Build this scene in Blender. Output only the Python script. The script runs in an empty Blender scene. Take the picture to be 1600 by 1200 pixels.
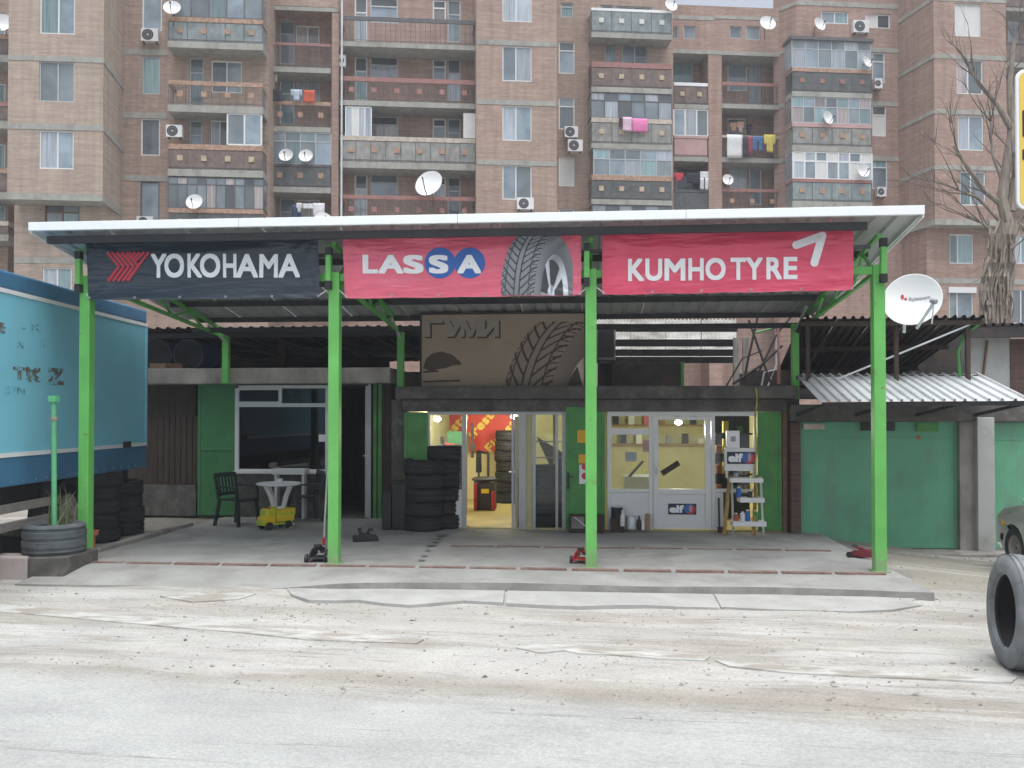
import bpy, math, random
import numpy as np
from mathutils import Vector, Matrix, noise
random.seed(7)
S = bpy.context.scene
COL = S.collection
rad = math.radians

# ------------------------------------------------------------------ camera, light, exposure
F, CY, HC = 1386.0, 626.0, 1.85
cam_d = bpy.data.cameras.new('camera'); cam = bpy.data.objects.new('camera', cam_d); COL.objects.link(cam)
cam_d.sensor_width = 36.0; cam_d.lens = F/1600*36; cam_d.shift_y = (CY-600)/1600
cam_d.clip_end = 600; cam_d.clip_start = 0.1
cam.location = (0, 0, HC); cam.rotation_euler = (rad(90.9), 0, rad(4.8))
S.camera = cam
W = bpy.data.worlds.new('World'); S.world = W; W.use_nodes = True
_n = W.node_tree.nodes; _bg = _n['Background']
_sky = _n.new('ShaderNodeTexSky'); _sky.sky_type = 'NISHITA'; _sky.sun_disc = False
SUN_EL, SUN_AZ = 77, 160        # degrees; azimuth measured clockwise from +Y (the sun stands behind the camera, to the right)
_sky.sun_elevation = rad(SUN_EL); _sky.sun_rotation = rad(SUN_AZ)
_sky.air_density = 1.0; _sky.dust_density = 6.0; _sky.ozone_density = 1.0; _sky.altitude = 500
_hs = _n.new('ShaderNodeHueSaturation'); _hs.inputs['Saturation'].default_value = .42       # overcast: the blue is veiled
W.node_tree.links.new(_sky.outputs[0], _hs.inputs['Color']); W.node_tree.links.new(_hs.outputs[0], _bg.inputs[0]); _bg.inputs[1].default_value = 0.10
sun_d = bpy.data.lights.new('sun', 'SUN'); sun_d.energy = 1.5; sun_d.angle = rad(60); sun_d.color = (.97, .99, 1)
sun = bpy.data.objects.new('sun', sun_d); COL.objects.link(sun)
_sd = Vector((math.sin(rad(SUN_AZ))*math.cos(rad(SUN_EL)), math.cos(rad(SUN_AZ))*math.cos(rad(SUN_EL)), math.sin(rad(SUN_EL))))
sun.rotation_euler = _sd.to_track_quat('Z', 'Y').to_euler(); sun.location = _sd*60
S.view_settings.view_transform = 'Standard'; S.view_settings.look = 'None'
S.view_settings.exposure = 1.18; S.view_settings.gamma = 1; S.view_settings.use_curve_mapping = False
S.render.engine = 'CYCLES'; S.cycles.use_denoising = True; S.cycles.max_bounces = 8; S.cycles.transparent_max_bounces = 12
S.cycles.sample_clamp_indirect = 6

# ------------------------------------------------------------------ pixel -> place helpers
_CR = (Matrix.Rotation(rad(4.8), 3, 'Z') @ Matrix.Rotation(rad(90.9), 3, 'X'))
def ray(px, py): return _CR @ Vector(((px-800)/F, -(py-CY)/F, -1))
CAM = Vector((0, 0, HC))
def P(px, py, Y):                       # point of the world plane y = Y
    d = ray(px, py); return CAM + d*(Y/d.y)
def G(px, py, z=0.0):                   # point of the level z
    d = ray(px, py); return CAM + d*((z-HC)/d.z)
def RC(x0, y0, x1, y1, Y):              # rectangle on plane y = Y -> X0, X1, Z0, Z1
    return P(x0, (y0+y1)/2, Y).x, P(x1, (y0+y1)/2, Y).x, P((x0+x1)/2, y1, Y).z, P((x0+x1)/2, y0, Y).z
BA = rad(9.8)                           # the apartment building stands turned by 9.8 degrees
FB = Matrix.Rotation(BA, 4, 'Z')
BU = Vector((math.cos(BA), math.sin(BA), 0)); BV = Vector((-math.sin(BA), math.cos(BA), 0))
def B(px, py, v):                       # point of the building plane v -> u, z
    d = ray(px, py); p = CAM + d*(v/d.dot(BV)); return p.dot(BU), p.z
def RB(x0, y0, x1, y1, v):
    return B(x0, (y0+y1)/2, v)[0], B(x1, (y0+y1)/2, v)[0], B((x0+x1)/2, y1, v)[1], B((x0+x1)/2, y0, v)[1]
I4 = Matrix.Identity(4)

# ------------------------------------------------------------------ materials
def _nt(name):
    m = bpy.data.materials.new(name); m.use_nodes = True
    nt = m.node_tree; return m, nt, nt.nodes['Principled BSDF'], nt.links.new
def vnoise(nt, scale, detail=6, rough=.6, stretch=None, coord='Object'):
    tc = nt.nodes.new('ShaderNodeTexCoord'); out = tc.outputs[coord]
    if stretch:
        mp = nt.nodes.new('ShaderNodeMapping'); mp.inputs['Scale'].default_value = stretch; nt.links.new(out, mp.inputs[0]); out = mp.outputs[0]
    n = nt.nodes.new('ShaderNodeTexNoise'); n.inputs['Scale'].default_value = scale; n.inputs['Detail'].default_value = detail
    n.inputs['Roughness'].default_value = rough; nt.links.new(out, n.inputs['Vector']); return n.outputs['Fac']
def ramp(nt, fac, stops):
    r = nt.nodes.new('ShaderNodeValToRGB'); e = r.color_ramp.elements
    while len(e) < len(stops): e.new(.5)
    for k, (p, c) in enumerate(stops):
        e[k].position = p; e[k].color = (c, c, c, 1) if isinstance(c, (int, float)) else (*c, 1)
    nt.links.new(fac, r.inputs[0]); return r.outputs[0]
def mix(nt, fac, a, b, mode='MIX'):
    m = nt.nodes.new('ShaderNodeMix'); m.data_type = 'RGBA'; m.blend_type = mode
    for i, x in ((0, fac), (6, a), (7, b)):
        s = m.inputs[i]
        if isinstance(x, (int, float)): s.default_value = x
        elif isinstance(x, tuple): s.default_value = (*x, 1)
        else: nt.links.new(x, s)
    return m.outputs[2]
def bump(nt, bs, h, strength=.3, dist=.02):
    b = nt.nodes.new('ShaderNodeBump'); b.inputs['Strength'].default_value = strength; b.inputs['Distance'].default_value = dist
    nt.links.new(h, b.inputs['Height']); nt.links.new(b.outputs[0], bs.inputs['Normal'])
def mat(name, c, rough=.6, var=.2, scale=3.0, metal=0, dirt=None, dirt_amt=.5, dirt_scale=2.0, bumpy=.15, bscale=40, stretch=None, coat=0, dstretch=None, thr=(.5, .72), splash=None):
    """base colour with mottling (var), patches of a second colour (dirt) and fine relief"""
    m, nt, bs, L = _nt(name)
    f = vnoise(nt, scale, stretch=stretch)
    lo = tuple(max(0, x*(1-var)) for x in c); hi = tuple(min(1, x*(1+var)) for x in c)
    col = ramp(nt, f, [(.3, lo), (.7, hi)])
    if dirt:
        g = vnoise(nt, dirt_scale, 9, .68, stretch=dstretch); mask = ramp(nt, g, [(thr[0], 0.0), (thr[1], dirt_amt)])
        col = mix(nt, mask, col, dirt)
    if splash:                           # mud thrown up on the lowest half metre, with a ragged upper limit
        ge = nt.nodes.new('ShaderNodeNewGeometry'); sp = nt.nodes.new('ShaderNodeSeparateXYZ'); L(ge.outputs['Position'], sp.inputs[0])
        sb = nt.nodes.new('ShaderNodeMath'); sb.operation = 'MULTIPLY_ADD'; L(sp.outputs[2], sb.inputs[0]); sb.inputs[1].default_value = -.55; L(vnoise(nt, 14, 8, .75), sb.inputs[2])
        col = mix(nt, ramp(nt, sb.outputs[0], [(.36, 0.0), (.52, .75)]), col, splash)
    L(col, bs.inputs['Base Color']); bs.inputs['Roughness'].default_value = rough; bs.inputs['Metallic'].default_value = metal
    bs.inputs['Coat Weight'].default_value = coat
    if bumpy: bump(nt, bs, vnoise(nt, bscale, 4), bumpy, .01)
    return m
def brick_mat(name, c1, c2, mortar, tint, sx=1.0):
    m, nt, bs, L = _nt(name)
    tc = nt.nodes.new('ShaderNodeTexCoord'); sp = nt.nodes.new('ShaderNodeSeparateXYZ'); L(tc.outputs['Object'], sp.inputs[0])
    ad = nt.nodes.new('ShaderNodeMath'); ad.operation = 'ADD'; L(sp.outputs[0], ad.inputs[0]); L(sp.outputs[1], ad.inputs[1])
    cb = nt.nodes.new('ShaderNodeCombineXYZ'); L(ad.outputs[0], cb.inputs[0]); L(sp.outputs[2], cb.inputs[1])
    b = nt.nodes.new('ShaderNodeTexBrick'); L(cb.outputs[0], b.inputs['Vector'])
    b.inputs['Scale'].default_value = 1; b.inputs['Brick Width'].default_value = .26*sx; b.inputs['Row Height'].default_value = .08*sx
    b.inputs['Mortar Size'].default_value = .009; b.inputs['Mortar Smooth'].default_value = .2; b.inputs['Bias'].default_value = 0
    for k, c in (('Color1', c1), ('Color2', c2), ('Mortar', mortar)): b.inputs[k].default_value = (*c, 1)
    col = mix(nt, ramp(nt, vnoise(nt, .55, 8, .7), [(.38, 0.0), (.75, .75)]), b.outputs['Color'], tint)
    # streaks of weathering, courses that differ
    st = ramp(nt, vnoise(nt, 1.0, 6, .7, stretch=(.5, .5, 9)), [(.35, .80), (.68, 1.14)])
    col = mix(nt, 1.0, col, st, 'MULTIPLY')
    ds = ramp(nt, vnoise(nt, 1.0, 5, .6, stretch=(3.5, 3.5, .22)), [(.42, 1.0), (.75, .74)])
    col = mix(nt, 1.0, col, ds, 'MULTIPLY')
    L(col, bs.inputs['Base Color']); bs.inputs['Roughness'].default_value = .9
    bump(nt, bs, b.outputs['Fac'], -.4, .01)
    return m
def glass_mat(name, tint=(.85, .9, .9), refl=1.0, rough=.02):
    m = bpy.data.materials.new(name); m.use_nodes = True; nt = m.node_tree; nt.nodes.clear()
    o = nt.nodes.new('ShaderNodeOutputMaterial'); t = nt.nodes.new('ShaderNodeBsdfTransparent'); g = nt.nodes.new('ShaderNodeBsdfGlossy')
    t.inputs[0].default_value = (*tint, 1); g.inputs['Roughness'].default_value = rough
    fr = nt.nodes.new('ShaderNodeFresnel'); fr.inputs[0].default_value = 1.5
    mm = nt.nodes.new('ShaderNodeMath'); mm.operation = 'MULTIPLY'; mm.inputs[1].default_value = refl; nt.links.new(fr.outputs[0], mm.inputs[0])
    x = nt.nodes.new('ShaderNodeMixShader'); nt.links.new(mm.outputs[0], x.inputs[0]); nt.links.new(t.outputs[0], x.inputs[1]); nt.links.new(g.outputs[0], x.inputs[2])
    nt.links.new(x.outputs[0], o.inputs[0]); return m
def pane_mat(name, c, curtain=True):
    """window pane seen from the street: glossy glass over curtains, a dim room, or reflections painted as soft tones"""
    m, nt, bs, L = _nt(name)
    tc = nt.nodes.new('ShaderNodeTexCoord'); mp = nt.nodes.new('ShaderNodeMapping'); L(tc.outputs['Object'], mp.inputs[0])
    mp.inputs['Scale'].default_value = (14, 14, .6) if curtain else (1.2, 1.2, 1.2)
    n = nt.nodes.new('ShaderNodeTexNoise'); n.inputs['Scale'].default_value = 1; n.inputs['Detail'].default_value = 3; L(mp.outputs[0], n.inputs['Vector'])
    oi = nt.nodes.new('ShaderNodeObjectInfo'); vm = nt.nodes.new('ShaderNodeVectorMath'); vm.operation = 'SCALE'; vm.inputs[0].default_value = (37, 11, 5); L(oi.outputs['Random'], vm.inputs['Scale']); L(vm.outputs[0], mp.inputs['Location'])
    cc = ramp(nt, n.outputs['Fac'], [(.3, tuple(x*.72 for x in c)), (.7, tuple(min(1, x*1.25) for x in c))])
    L(mix(nt, 1.0, cc, ramp(nt, oi.outputs['Random'], [(0.0, .55), (.5, .95), (1.0, 1.15)]), 'MULTIPLY'), bs.inputs['Base Color'])
    bs.inputs['Roughness'].default_value = .06; bs.inputs['IOR'].default_value = 1.6
    return m
def emit_mat(name, c, s):
    m, nt, bs, L = _nt(name); bs.inputs['Base Color'].default_value = (*c, 1)
    bs.inputs['Emission Color'].default_value = (*c, 1); bs.inputs['Emission Strength'].default_value = s; return m
def vcol_mat(name, rough=.45):
    m, nt, bs, L = _nt(name); a = nt.nodes.new('ShaderNodeAttribute'); a.attribute_name = 'print'
    L(a.outputs['Color'], bs.inputs['Base Color']); bs.inputs['Roughness'].default_value = rough; return m

M = {}
M['brick_tan'] = brick_mat('brick_tan', (.49, .37, .295), (.41, .30, .24), (.37, .335, .30), (.40, .335, .27))
M['brick_mid'] = brick_mat('brick_mid', (.45, .315, .245), (.33, .22, .175), (.35, .305, .275), (.39, .30, .24))
M['brick_red'] = brick_mat('brick_red', (.43, .28, .22), (.32, .195, .155), (.33, .28, .255), (.37, .26, .215))
M['brick_old'] = brick_mat('brick_old', (.16, .08, .06), (.11, .06, .05), (.14, .12, .11), (.09, .06, .05))
M['band'] = mat('band_concrete', (.33, .33, .30), .9, .18, 2.5, dirt=(.16, .15, .13), dirt_amt=.7, dirt_scale=3, dstretch=(1, 1, .3))
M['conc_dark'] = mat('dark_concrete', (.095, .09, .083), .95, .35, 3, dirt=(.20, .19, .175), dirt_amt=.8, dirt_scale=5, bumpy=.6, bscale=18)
M['conc_rough'] = mat('rough_concrete', (.27, .25, .23), .95, .3, 2.2, dirt=(.09, .08, .075), dirt_amt=.8, dirt_scale=2.6, bumpy=.6, bscale=14, dstretch=(1, 1, .35))
M['stucco'] = mat('stucco', (.42, .43, .41), .95, .1, 1.2, dirt=(.22, .21, .19), dirt_amt=.6, dirt_scale=1.5, bumpy=.4, bscale=30)
M['green'] = mat('lime_green_paint', (.135, .46, .105), .42, .12, 3, dirt=(.18, .14, .07), dirt_amt=.75, dirt_scale=7, bumpy=.08, bscale=50, thr=(.60, .68), splash=(.30, .28, .22))
M['green_leaf'] = mat('green_door_paint', (.065, .26, .06), .5, .18, 3, dirt=(.06, .15, .055), dirt_amt=.8, dirt_scale=2.5, bumpy=.06)
M['green_garage'] = mat('garage_green_paint', (.115, .36, .215), .55, .16, 1.3, dirt=(.15, .23, .175), dirt_amt=.9, dirt_scale=2.2, bumpy=.5, bscale=2.5, dstretch=(1, 1, .4))
M['green_pole'] = mat('faded_green_paint', (.12, .43, .20), .5, .15, 5, dirt=(.2, .4, .25), dirt_scale=6)
M['black'] = mat('black_plastic', (.014, .015, .017), .5, .3, 8, dirt=(.05, .05, .05), dirt_amt=.5, dirt_scale=6)
M['dark'] = mat('dark_paint', (.035, .035, .038), .7, .3, 4)
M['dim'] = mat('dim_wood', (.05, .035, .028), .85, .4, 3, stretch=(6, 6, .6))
M['rub'] = mat('tyre_rubber', (.018, .019, .021), .72, .35, 6, dirt=(.05, .05, .05), dirt_amt=.4, dirt_scale=4, bumpy=.15, bscale=60)
M['rub_dust'] = mat('dusty_rubber', (.14, .152, .158), .8, .3, 5, dirt=(.24, .25, .255), dirt_amt=.7, dirt_scale=3, bumpy=.2, bscale=50)
M['white'] = mat('white_paint', (.78, .79, .79), .45, .05, 3, dirt=(.55, .55, .53), dirt_amt=.4, dirt_scale=2, bumpy=.03)
M['pvc'] = mat('white_window_plastic', (.70, .71, .71), .35, .05, 3, dirt=(.5, .5, .47), dirt_amt=.35, dirt_scale=3, bumpy=0)
M['grey_frame'] = mat('grey_aluminium', (.42, .44, .45), .4, .1, 5, metal=.2, bumpy=0)
M['brown_frame'] = mat('brown_wood_frame', (.16, .085, .05), .6, .3, 6)
M['galv'] = mat('galvanised_sheet', (.60, .63, .64), .42, .12, 1.5, metal=.25, dirt=(.36, .37, .36), dirt_amt=.5, dirt_scale=2, bumpy=.04, bscale=12)
M['roof_under'] = mat('roof_sheet_grey', (.40, .41, .40), .5, .08, 1.2, dirt=(.25, .25, .24), dirt_amt=.4, dirt_scale=2, bumpy=.03)
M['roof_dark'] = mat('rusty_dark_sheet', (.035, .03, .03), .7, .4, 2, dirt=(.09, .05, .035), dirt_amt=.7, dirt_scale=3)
M['rust'] = mat('rusty_orange', (.38, .255, .185), .85, .35, 7, dirt=(.15, .085, .06), dirt_amt=.95, dirt_scale=5, bumpy=.3)
M['rail_red'] = mat('faded_red_paint', (.30, .145, .13), .7, .25, 5, dirt=(.28, .17, .14), dirt_amt=.6, dirt_scale=5)
M['rail_beige'] = mat('beige_rail', (.48, .43, .37), .8, .2, 4, dirt=(.2, .14, .1), dirt_amt=.7, dirt_scale=5)
M['rail_dark'] = mat('dark_rail', (.10, .10, .11), .7, .2, 5, dirt=(.18, .13, .11), dirt_scale=5)
M['plate_o'] = mat('orange_plate', (.40, .25, .17), .8, .3, 6, dirt=(.20, .13, .10), dirt_amt=.9, dirt_scale=9)
M['plate_y'] = mat('pale_plate', (.47, .38, .27), .8, .25, 6, dirt=(.3, .17, .1), dirt_amt=.8, dirt_scale=9)
M['plate_w'] = mat('white_plate', (.62, .62, .58), .7, .15, 6, dirt=(.3, .25, .2), dirt_scale=8)
M['panel_grey'] = mat('fibre_panel_grey', (.27, .27, .255), .8, .28, 2.5, dirt=(.12, .11, .10), dirt_amt=.8, dirt_scale=3.5, dstretch=(2, 2, .35))
M['panel_glass'] = mat('wired_glass_panel', (.22, .26, .26), .3, .3, 2.5, dirt=(.10, .11, .11), dirt_amt=.7, dirt_scale=3, dstretch=(2, 2, .35))
M['panel_dark'] = mat('dark_glass_panel', (.085, .092, .092), .35, .4, 3, dirt=(.17, .15, .13), dirt_amt=.6, dirt_scale=4)
M['panel_brown'] = mat('brown_panel', (.17, .125, .11), .75, .35, 3, dirt=(.09, .07, .06), dirt_amt=.8, dirt_scale=4)
M['pink'] = mat('pink_render', (.46, .30, .29), .9, .08, 2)
M['glass'] = glass_mat('shop_glass', (.78, .82, .82), 1.0)
M['glass_dark'] = glass_mat('cafe_glass', (.42, .46, .48), 1.3)
M['glass_balc'] = glass_mat('balcony_glass', (.55, .62, .64), 1.5)
M['p_pale'] = pane_mat('pane_curtain_pale', (.38, .43, .48)); M['p_blue'] = pane_mat('pane_reflection_blue', (.24, .30, .35), False)  # blue pane, and grey pane below: glass reflections painted as soft tones
M['p_grey'] = pane_mat('pane_grey', (.19, .23, .25), False); M['p_dark'] = pane_mat('pane_dim_room', (.10, .115, .125), False)
M['p_teal'] = pane_mat('pane_teal_curtain', (.23, .34, .36)); M['p_shut'] = mat('white_shutter', (.62, .62, .60), .6, .05, 3)
M['p_pink'] = pane_mat('pane_pink_curtain', (.36, .32, .315))
M['steel'] = mat('bright_steel', (.45, .46, .47), .35, .15, 8, metal=.7)
M['red'] = mat('red_enamel', (.42, .03, .04), .45, .2, 5, dirt=(.12, .03, .03), dirt_scale=6)
M['yellow_wall'] = mat('yellow_wall_paint', (.66, .62, .36), .8, .06, 1.5, dirt=(.4, .33, .15), dirt_amt=.4, dirt_scale=2)
M['yellow'] = mat('yellow_plastic', (.75, .55, .02), .4, .06, 5); M['lime'] = mat('lime_plastic', (.42, .58, .03), .4, .06, 5)
M['orange_card'] = mat('orange_card', (.72, .42, .03), .7, .06, 4)
M['terracotta'] = mat('terracotta', (.36, .10, .055), .8, .2, 5)
M['wood'] = mat('bare_timber', (.36, .23, .14), .85, .25, 5, stretch=(.6, 8, 8))
M['card'] = mat('cardboard_tan', (.34, .22, .13), .9, .12, 4)

# ------------------------------------------------------------------ mesh building
WM = {}                                  # world matrix of every parent
def tag(o, label=None, cat=None, group=None, kind=None):
    if label: o['label'] = label
    if cat: o['category'] = cat
    if group: o['group'] = group
    if kind: o['kind'] = kind
    return o
def T(name, label, cat, loc=(0, 0, 0), rz=0.0, group=None, base=None, kind=None):
    o = bpy.data.objects.new(name, None); COL.objects.link(o); o.empty_display_size = .1
    m = Matrix.Translation(Vector(loc)) @ Matrix.Rotation(rz, 4, 'Z')
    if base is not None: m = base @ m
    o.matrix_world = m; o.location = m.to_translation(); o.rotation_euler = m.to_euler(); WM[o] = m.copy()
    return tag(o, label, cat, group, kind)
class MB:
    def __init__(s, M=I4): s.v = []; s.f = []; s.m = []; s.M = M
    def face(s, pts, mi=0):
        n = len(s.v); s.v += [tuple(p) for p in pts]; s.f.append(tuple(range(n, n+len(pts)))); s.m.append(mi); return s
    def box(s, x0, x1, y0, y1, z0, z1, mi=0):
        x0, x1 = min(x0, x1), max(x0, x1); y0, y1 = min(y0, y1), max(y0, y1); z0, z1 = min(z0, z1), max(z0, z1)
        n = len(s.v); s.v += [(x, y, z) for z in (z0, z1) for x, y in ((x0, y0), (x1, y0), (x1, y1), (x0, y1))]
        for q in ((3, 2, 1, 0), (4, 5, 6, 7), (0, 1, 5, 4), (1, 2, 6, 5), (2, 3, 7, 6), (3, 0, 4, 7)):
            s.f.append(tuple(n+i for i in q)); s.m.append(mi)
        return s
    def bar(s, p, q, w, h=None, mi=0, up=(0, 0, 1)):
        p, q = Vector(p), Vector(q); d = (q-p).normalized(); up = Vector(up); h = w if h is None else h
        if abs(d.dot(up)) > .98: up = Vector((0, 1, 0))
        a = d.cross(up).normalized()*(w/2); b = a.cross(d).normalized()*(h/2); n = len(s.v)
        s.v += [tuple(c+x) for c in (p, q) for x in (-a-b, a-b, a+b, -a+b)]
        for f in ((0, 1, 2, 3), (7, 6, 5, 4), (0, 4, 5, 1), (1, 5, 6, 2), (2, 6, 7, 3), (3, 7, 4, 0)):
            s.f.append(tuple(n+i for i in f)); s.m.append(mi)
        return s
    def tube(s, pts, r, n=8, mi=0, cap=True):
        pts = [Vector(p) for p in pts]; rs = r if isinstance(r, (list, tuple)) else [r]*len(pts); b0 = len(s.v)
        ref = Vector((0, 0, 1))
        for i, p in enumerate(pts):
            t = (pts[min(i+1, len(pts)-1)]-pts[max(i-1, 0)]).normalized()
            if abs(t.dot(ref)) > .95: ref = Vector((.9, .3, .1)).normalized()
            a = t.cross(ref).normalized(); b = t.cross(a).normalized(); ref = b.cross(t) if False else ref
            for k in range(n):
                w = 2*math.pi*k/n; s.v.append(tuple(p+(a*math.cos(w)+b*math.sin(w))*rs[i]))
        for i in range(len(pts)-1):
            for k in range(n):
                s.f.append((b0+i*n+k, b0+i*n+(k+1) % n, b0+(i+1)*n+(k+1) % n, b0+(i+1)*n+k)); s.m.append(mi)
        if cap:
            s.f.append(tuple(b0+k for k in range(n))); s.f.append(tuple(b0+(len(pts)-1)*n+k for k in reversed(range(n)))); s.m += [mi, mi]
        return s
    def lathe(s, prof, o=(0, 0, 0), axis=(0, 0, 1), n=24, mi=0, closed=False):
        o = Vector(o); ax = Vector(axis).normalized(); t = Vector((1, 0, 0)) if abs(ax.x) < .9 else Vector((0, 1, 0))
        a = ax.cross(t).normalized(); b = ax.cross(a); n0 = len(s.v); m = len(prof)
        for r, h in prof:
            for k in range(n):
                w = 2*math.pi*k/n; s.v.append(tuple(o+ax*h+(a*math.cos(w)+b*math.sin(w))*r))
        for i in range(m if closed else m-1):
            j = (i+1) % m
            for k in range(n):
                s.f.append((n0+i*n+k, n0+i*n+(k+1) % n, n0+j*n+(k+1) % n, n0+j*n+k)); s.m.append(mi)
        return s
    def prism(s, poly, y0, y1, mi=0):          # polygon in (x, z), given depth in y
        n = len(s.v); k = len(poly); s.v += [(x, y0, z) for x, z in poly]+[(x, y1, z) for x, z in poly]
        s.f.append(tuple(n+i for i in range(k))); s.f.append(tuple(n+k+i for i in reversed(range(k)))); s.m += [mi, mi]
        for i in range(k):
            j = (i+1) % k; s.f.append((n+i, n+k+i, n+k+j, n+j)); s.m.append(mi)
        return s
    def grid(s, fn, nu, nv, mi=0):
        n = len(s.v); s.v += [tuple(fn(i/nu, j/nv)) for j in range(nv+1) for i in range(nu+1)]
        for j in range(nv):
            for i in range(nu):
                a = n+j*(nu+1)+i; s.f.append((a, a+1, a+nu+2, a+nu+1)); s.m.append(mi)
        return s
    def ball(s, c, r, n=10, mi=0, sc=(1, 1, 1)):
        c = Vector(c); k = n//2; n0 = len(s.v)
        for j in range(k+1):
            t = math.pi*j/k
            for i in range(n):
                w = 2*math.pi*i/n; s.v.append((c.x+r*sc[0]*math.sin(t)*math.cos(w), c.y+r*sc[1]*math.sin(t)*math.sin(w), c.z+r*sc[2]*math.cos(t)))
        for j in range(k):
            for i in range(n):
                s.f.append((n0+j*n+i, n0+(j+1)*n+i, n0+(j+1)*n+(i+1) % n, n0+j*n+(i+1) % n)); s.m.append(mi)
        return s
    def build(s, name, mats, parent=None, loc=None, smooth=False, fix=True, bevel=0):
        me = bpy.data.meshes.new(name)
        base = WM[parent] if parent is not None else (Matrix.Translation(Vector(loc)) if loc is not None else I4)
        Mx = base.inverted() @ s.M
        me.from_pydata([tuple(Mx @ Vector(p)) for p in s.v], [], s.f)
        for m in (mats if isinstance(mats, (list, tuple)) else [mats]): me.materials.append(M[m] if isinstance(m, str) else m)
        me.polygons.foreach_set('material_index', s.m)
        if fix:
            import bmesh
            bm = bmesh.new(); bm.from_mesh(me)
            if smooth: bmesh.ops.remove_doubles(bm, verts=bm.verts, dist=1e-5)
            bmesh.ops.recalc_face_normals(bm, faces=bm.faces); bm.to_mesh(me); bm.free()
        if smooth:
            me.polygons.foreach_set('use_smooth', [True]*len(me.polygons)); me.set_sharp_from_angle(angle=rad(40))
        me.update()
        o = bpy.data.objects.new(name, me); COL.objects.link(o)
        if parent is not None: o.parent = parent; WM[o] = WM[parent]
        else:
            if loc is not None: o.location = loc
            WM[o] = base
        if bevel:
            b = o.modifiers.new('edge', 'BEVEL'); b.width = bevel; b.segments = 2; b.limit_method = 'ANGLE'
        return o
def copy_tree(o, parent=None, mtx=None):
    c = o.copy(); COL.objects.link(c)
    if parent is not None: c.parent = parent
    for ch in [x for x in o.children]: copy_tree(ch, c)
    if mtx is not None: c.matrix_world = mtx; c.location = mtx.to_translation(); c.rotation_euler = mtx.to_euler(); WM[c] = mtx
    return c
def corrugated(mb, p00, p10, p01, p11, ribs, h=.03, mi=0, flat=.55, sub=1):
    """trapezoid sheet; p00-p10 runs across the ribs, p0x-p1x... p00->p01 runs along them"""
    p00, p10, p01, p11 = map(Vector, (p00, p10, p01, p11)); nrm = (p10-p00).cross(p01-p00).normalized()
    if nrm.z < 0: nrm = -nrm
    ts = []
    for k in range(ribs):
        for a, o in ((0, 0), (flat, 0), (flat+.1, 1), (.9, 1)): ts.append(((k+a)/ribs, o))
    ts.append((1, 0)); n = len(mb.v)
    for j in range(sub+1):
        q = j/sub
        for t, o in ts: mb.v.append(tuple((p00.lerp(p10, t)).lerp(p01.lerp(p11, t), q)+nrm*h*o))
    k = len(ts)
    for j in range(sub):
        for i in range(k-1): mb.f.append((n+j*k+i, n+j*k+i+1, n+(j+1)*k+i+1, n+(j+1)*k+i)); mb.m.append(mi)
    return mb
_font_cache = {}
def text2d(txt, bold=0.0, spacing=1.0):
    """triangles of a line of lettering, fitted to the unit box"""
    key = (txt, bold, spacing)
    if key in _font_cache: return _font_cache[key]
    cu = bpy.data.curves.new('lettering', 'FONT'); cu.body = txt; cu.size = 1; cu.offset = bold; cu.fill_mode = 'FRONT'; cu.space_character = spacing; cu.resolution_u = 6
    ob = bpy.data.objects.new('lettering', cu); COL.objects.link(ob); dg = bpy.context.evaluated_depsgraph_get(); dg.update()
    me = ob.evaluated_get(dg).to_mesh(); vs = np.array([v.co[:2] for v in me.vertices]); fs = [tuple(p.vertices) for p in me.polygons]
    ob.evaluated_get(dg).to_mesh_clear(); bpy.data.objects.remove(ob); bpy.data.curves.remove(cu)
    lo, hi = vs.min(0), vs.max(0); asp = (hi[0]-lo[0])/(hi[1]-lo[1]); vs = (vs-lo)/(hi-lo)
    _font_cache[key] = (vs, fs, asp); return _font_cache[key]
def add_text(mb, txt, fn, bold=0.0, spacing=1.0, mi=0):
    """fn(a, b, layer) places the unit box; bold spreads shifted layers, each a hair in front of the last"""
    vs, fs, asp = text2d(txt, 0.0, spacing)
    offs = [(0, 0)] if not bold else [(bold*i/asp, bold*j) for i, j in ((-1, -1), (0, -1), (1, -1), (1, 0), (1, 1), (0, 1), (-1, 1), (-1, 0), (0, 0))]
    for L, (dx, dy) in enumerate(offs):
        n = len(mb.v)
        mb.v += [tuple(fn(a+dx, b+dy, L)) for a, b in vs]; mb.f += [tuple(n+i for i in f) for f in fs]; mb.m += [mi]*len(fs)
    return mb

# ================================================================== SETTING: ground, road, forecourt
YP, YS, YL = 10.83, 14.3, 15.6           # front posts, shop front, front of the left unit
def smooth01(t): t = max(0, min(1, t)); return t*t*(3-2*t)
def gz(x, y):
    z = -.10 - .16*smooth01((x-3.5)/2.2)*smooth01((y-9.4)/2.5) - .0*y
    z += .06*smooth01((-5.9-x)/.8)*smooth01((y-9.8)/1.0)
    z += .035*noise.noise((x*.35, y*.5, 0)) + .02*noise.noise((x*1.3, y*1.6, 3))*(1 if y > 6.0 else .35)
    if y > 30 or abs(x) > 25: z = -.12
    return z
def axis_pts(lo, a, b, hi, step, far=6): return sorted(set([lo+(a-lo)*k/far for k in range(far)] + [a+step*k for k in range(int((b-a)/step)+1)] + [b+(hi-b)*k/far for k in range(1, far+1)]))
xs = axis_pts(-180, -12, 12, 180, .2); ys = axis_pts(-60, -1, 20, 260, .17)
mb = MB(); nx = len(xs); mb.v = [(x, y, gz(x, y)) for y in ys for x in xs]
mb.f = [(j*nx+i, j*nx+i+1, (j+1)*nx+i+1, (j+1)*nx+i) for j in range(len(ys)-1) for i in range(nx-1)]; mb.m = [0]*len(mb.f)
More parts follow.
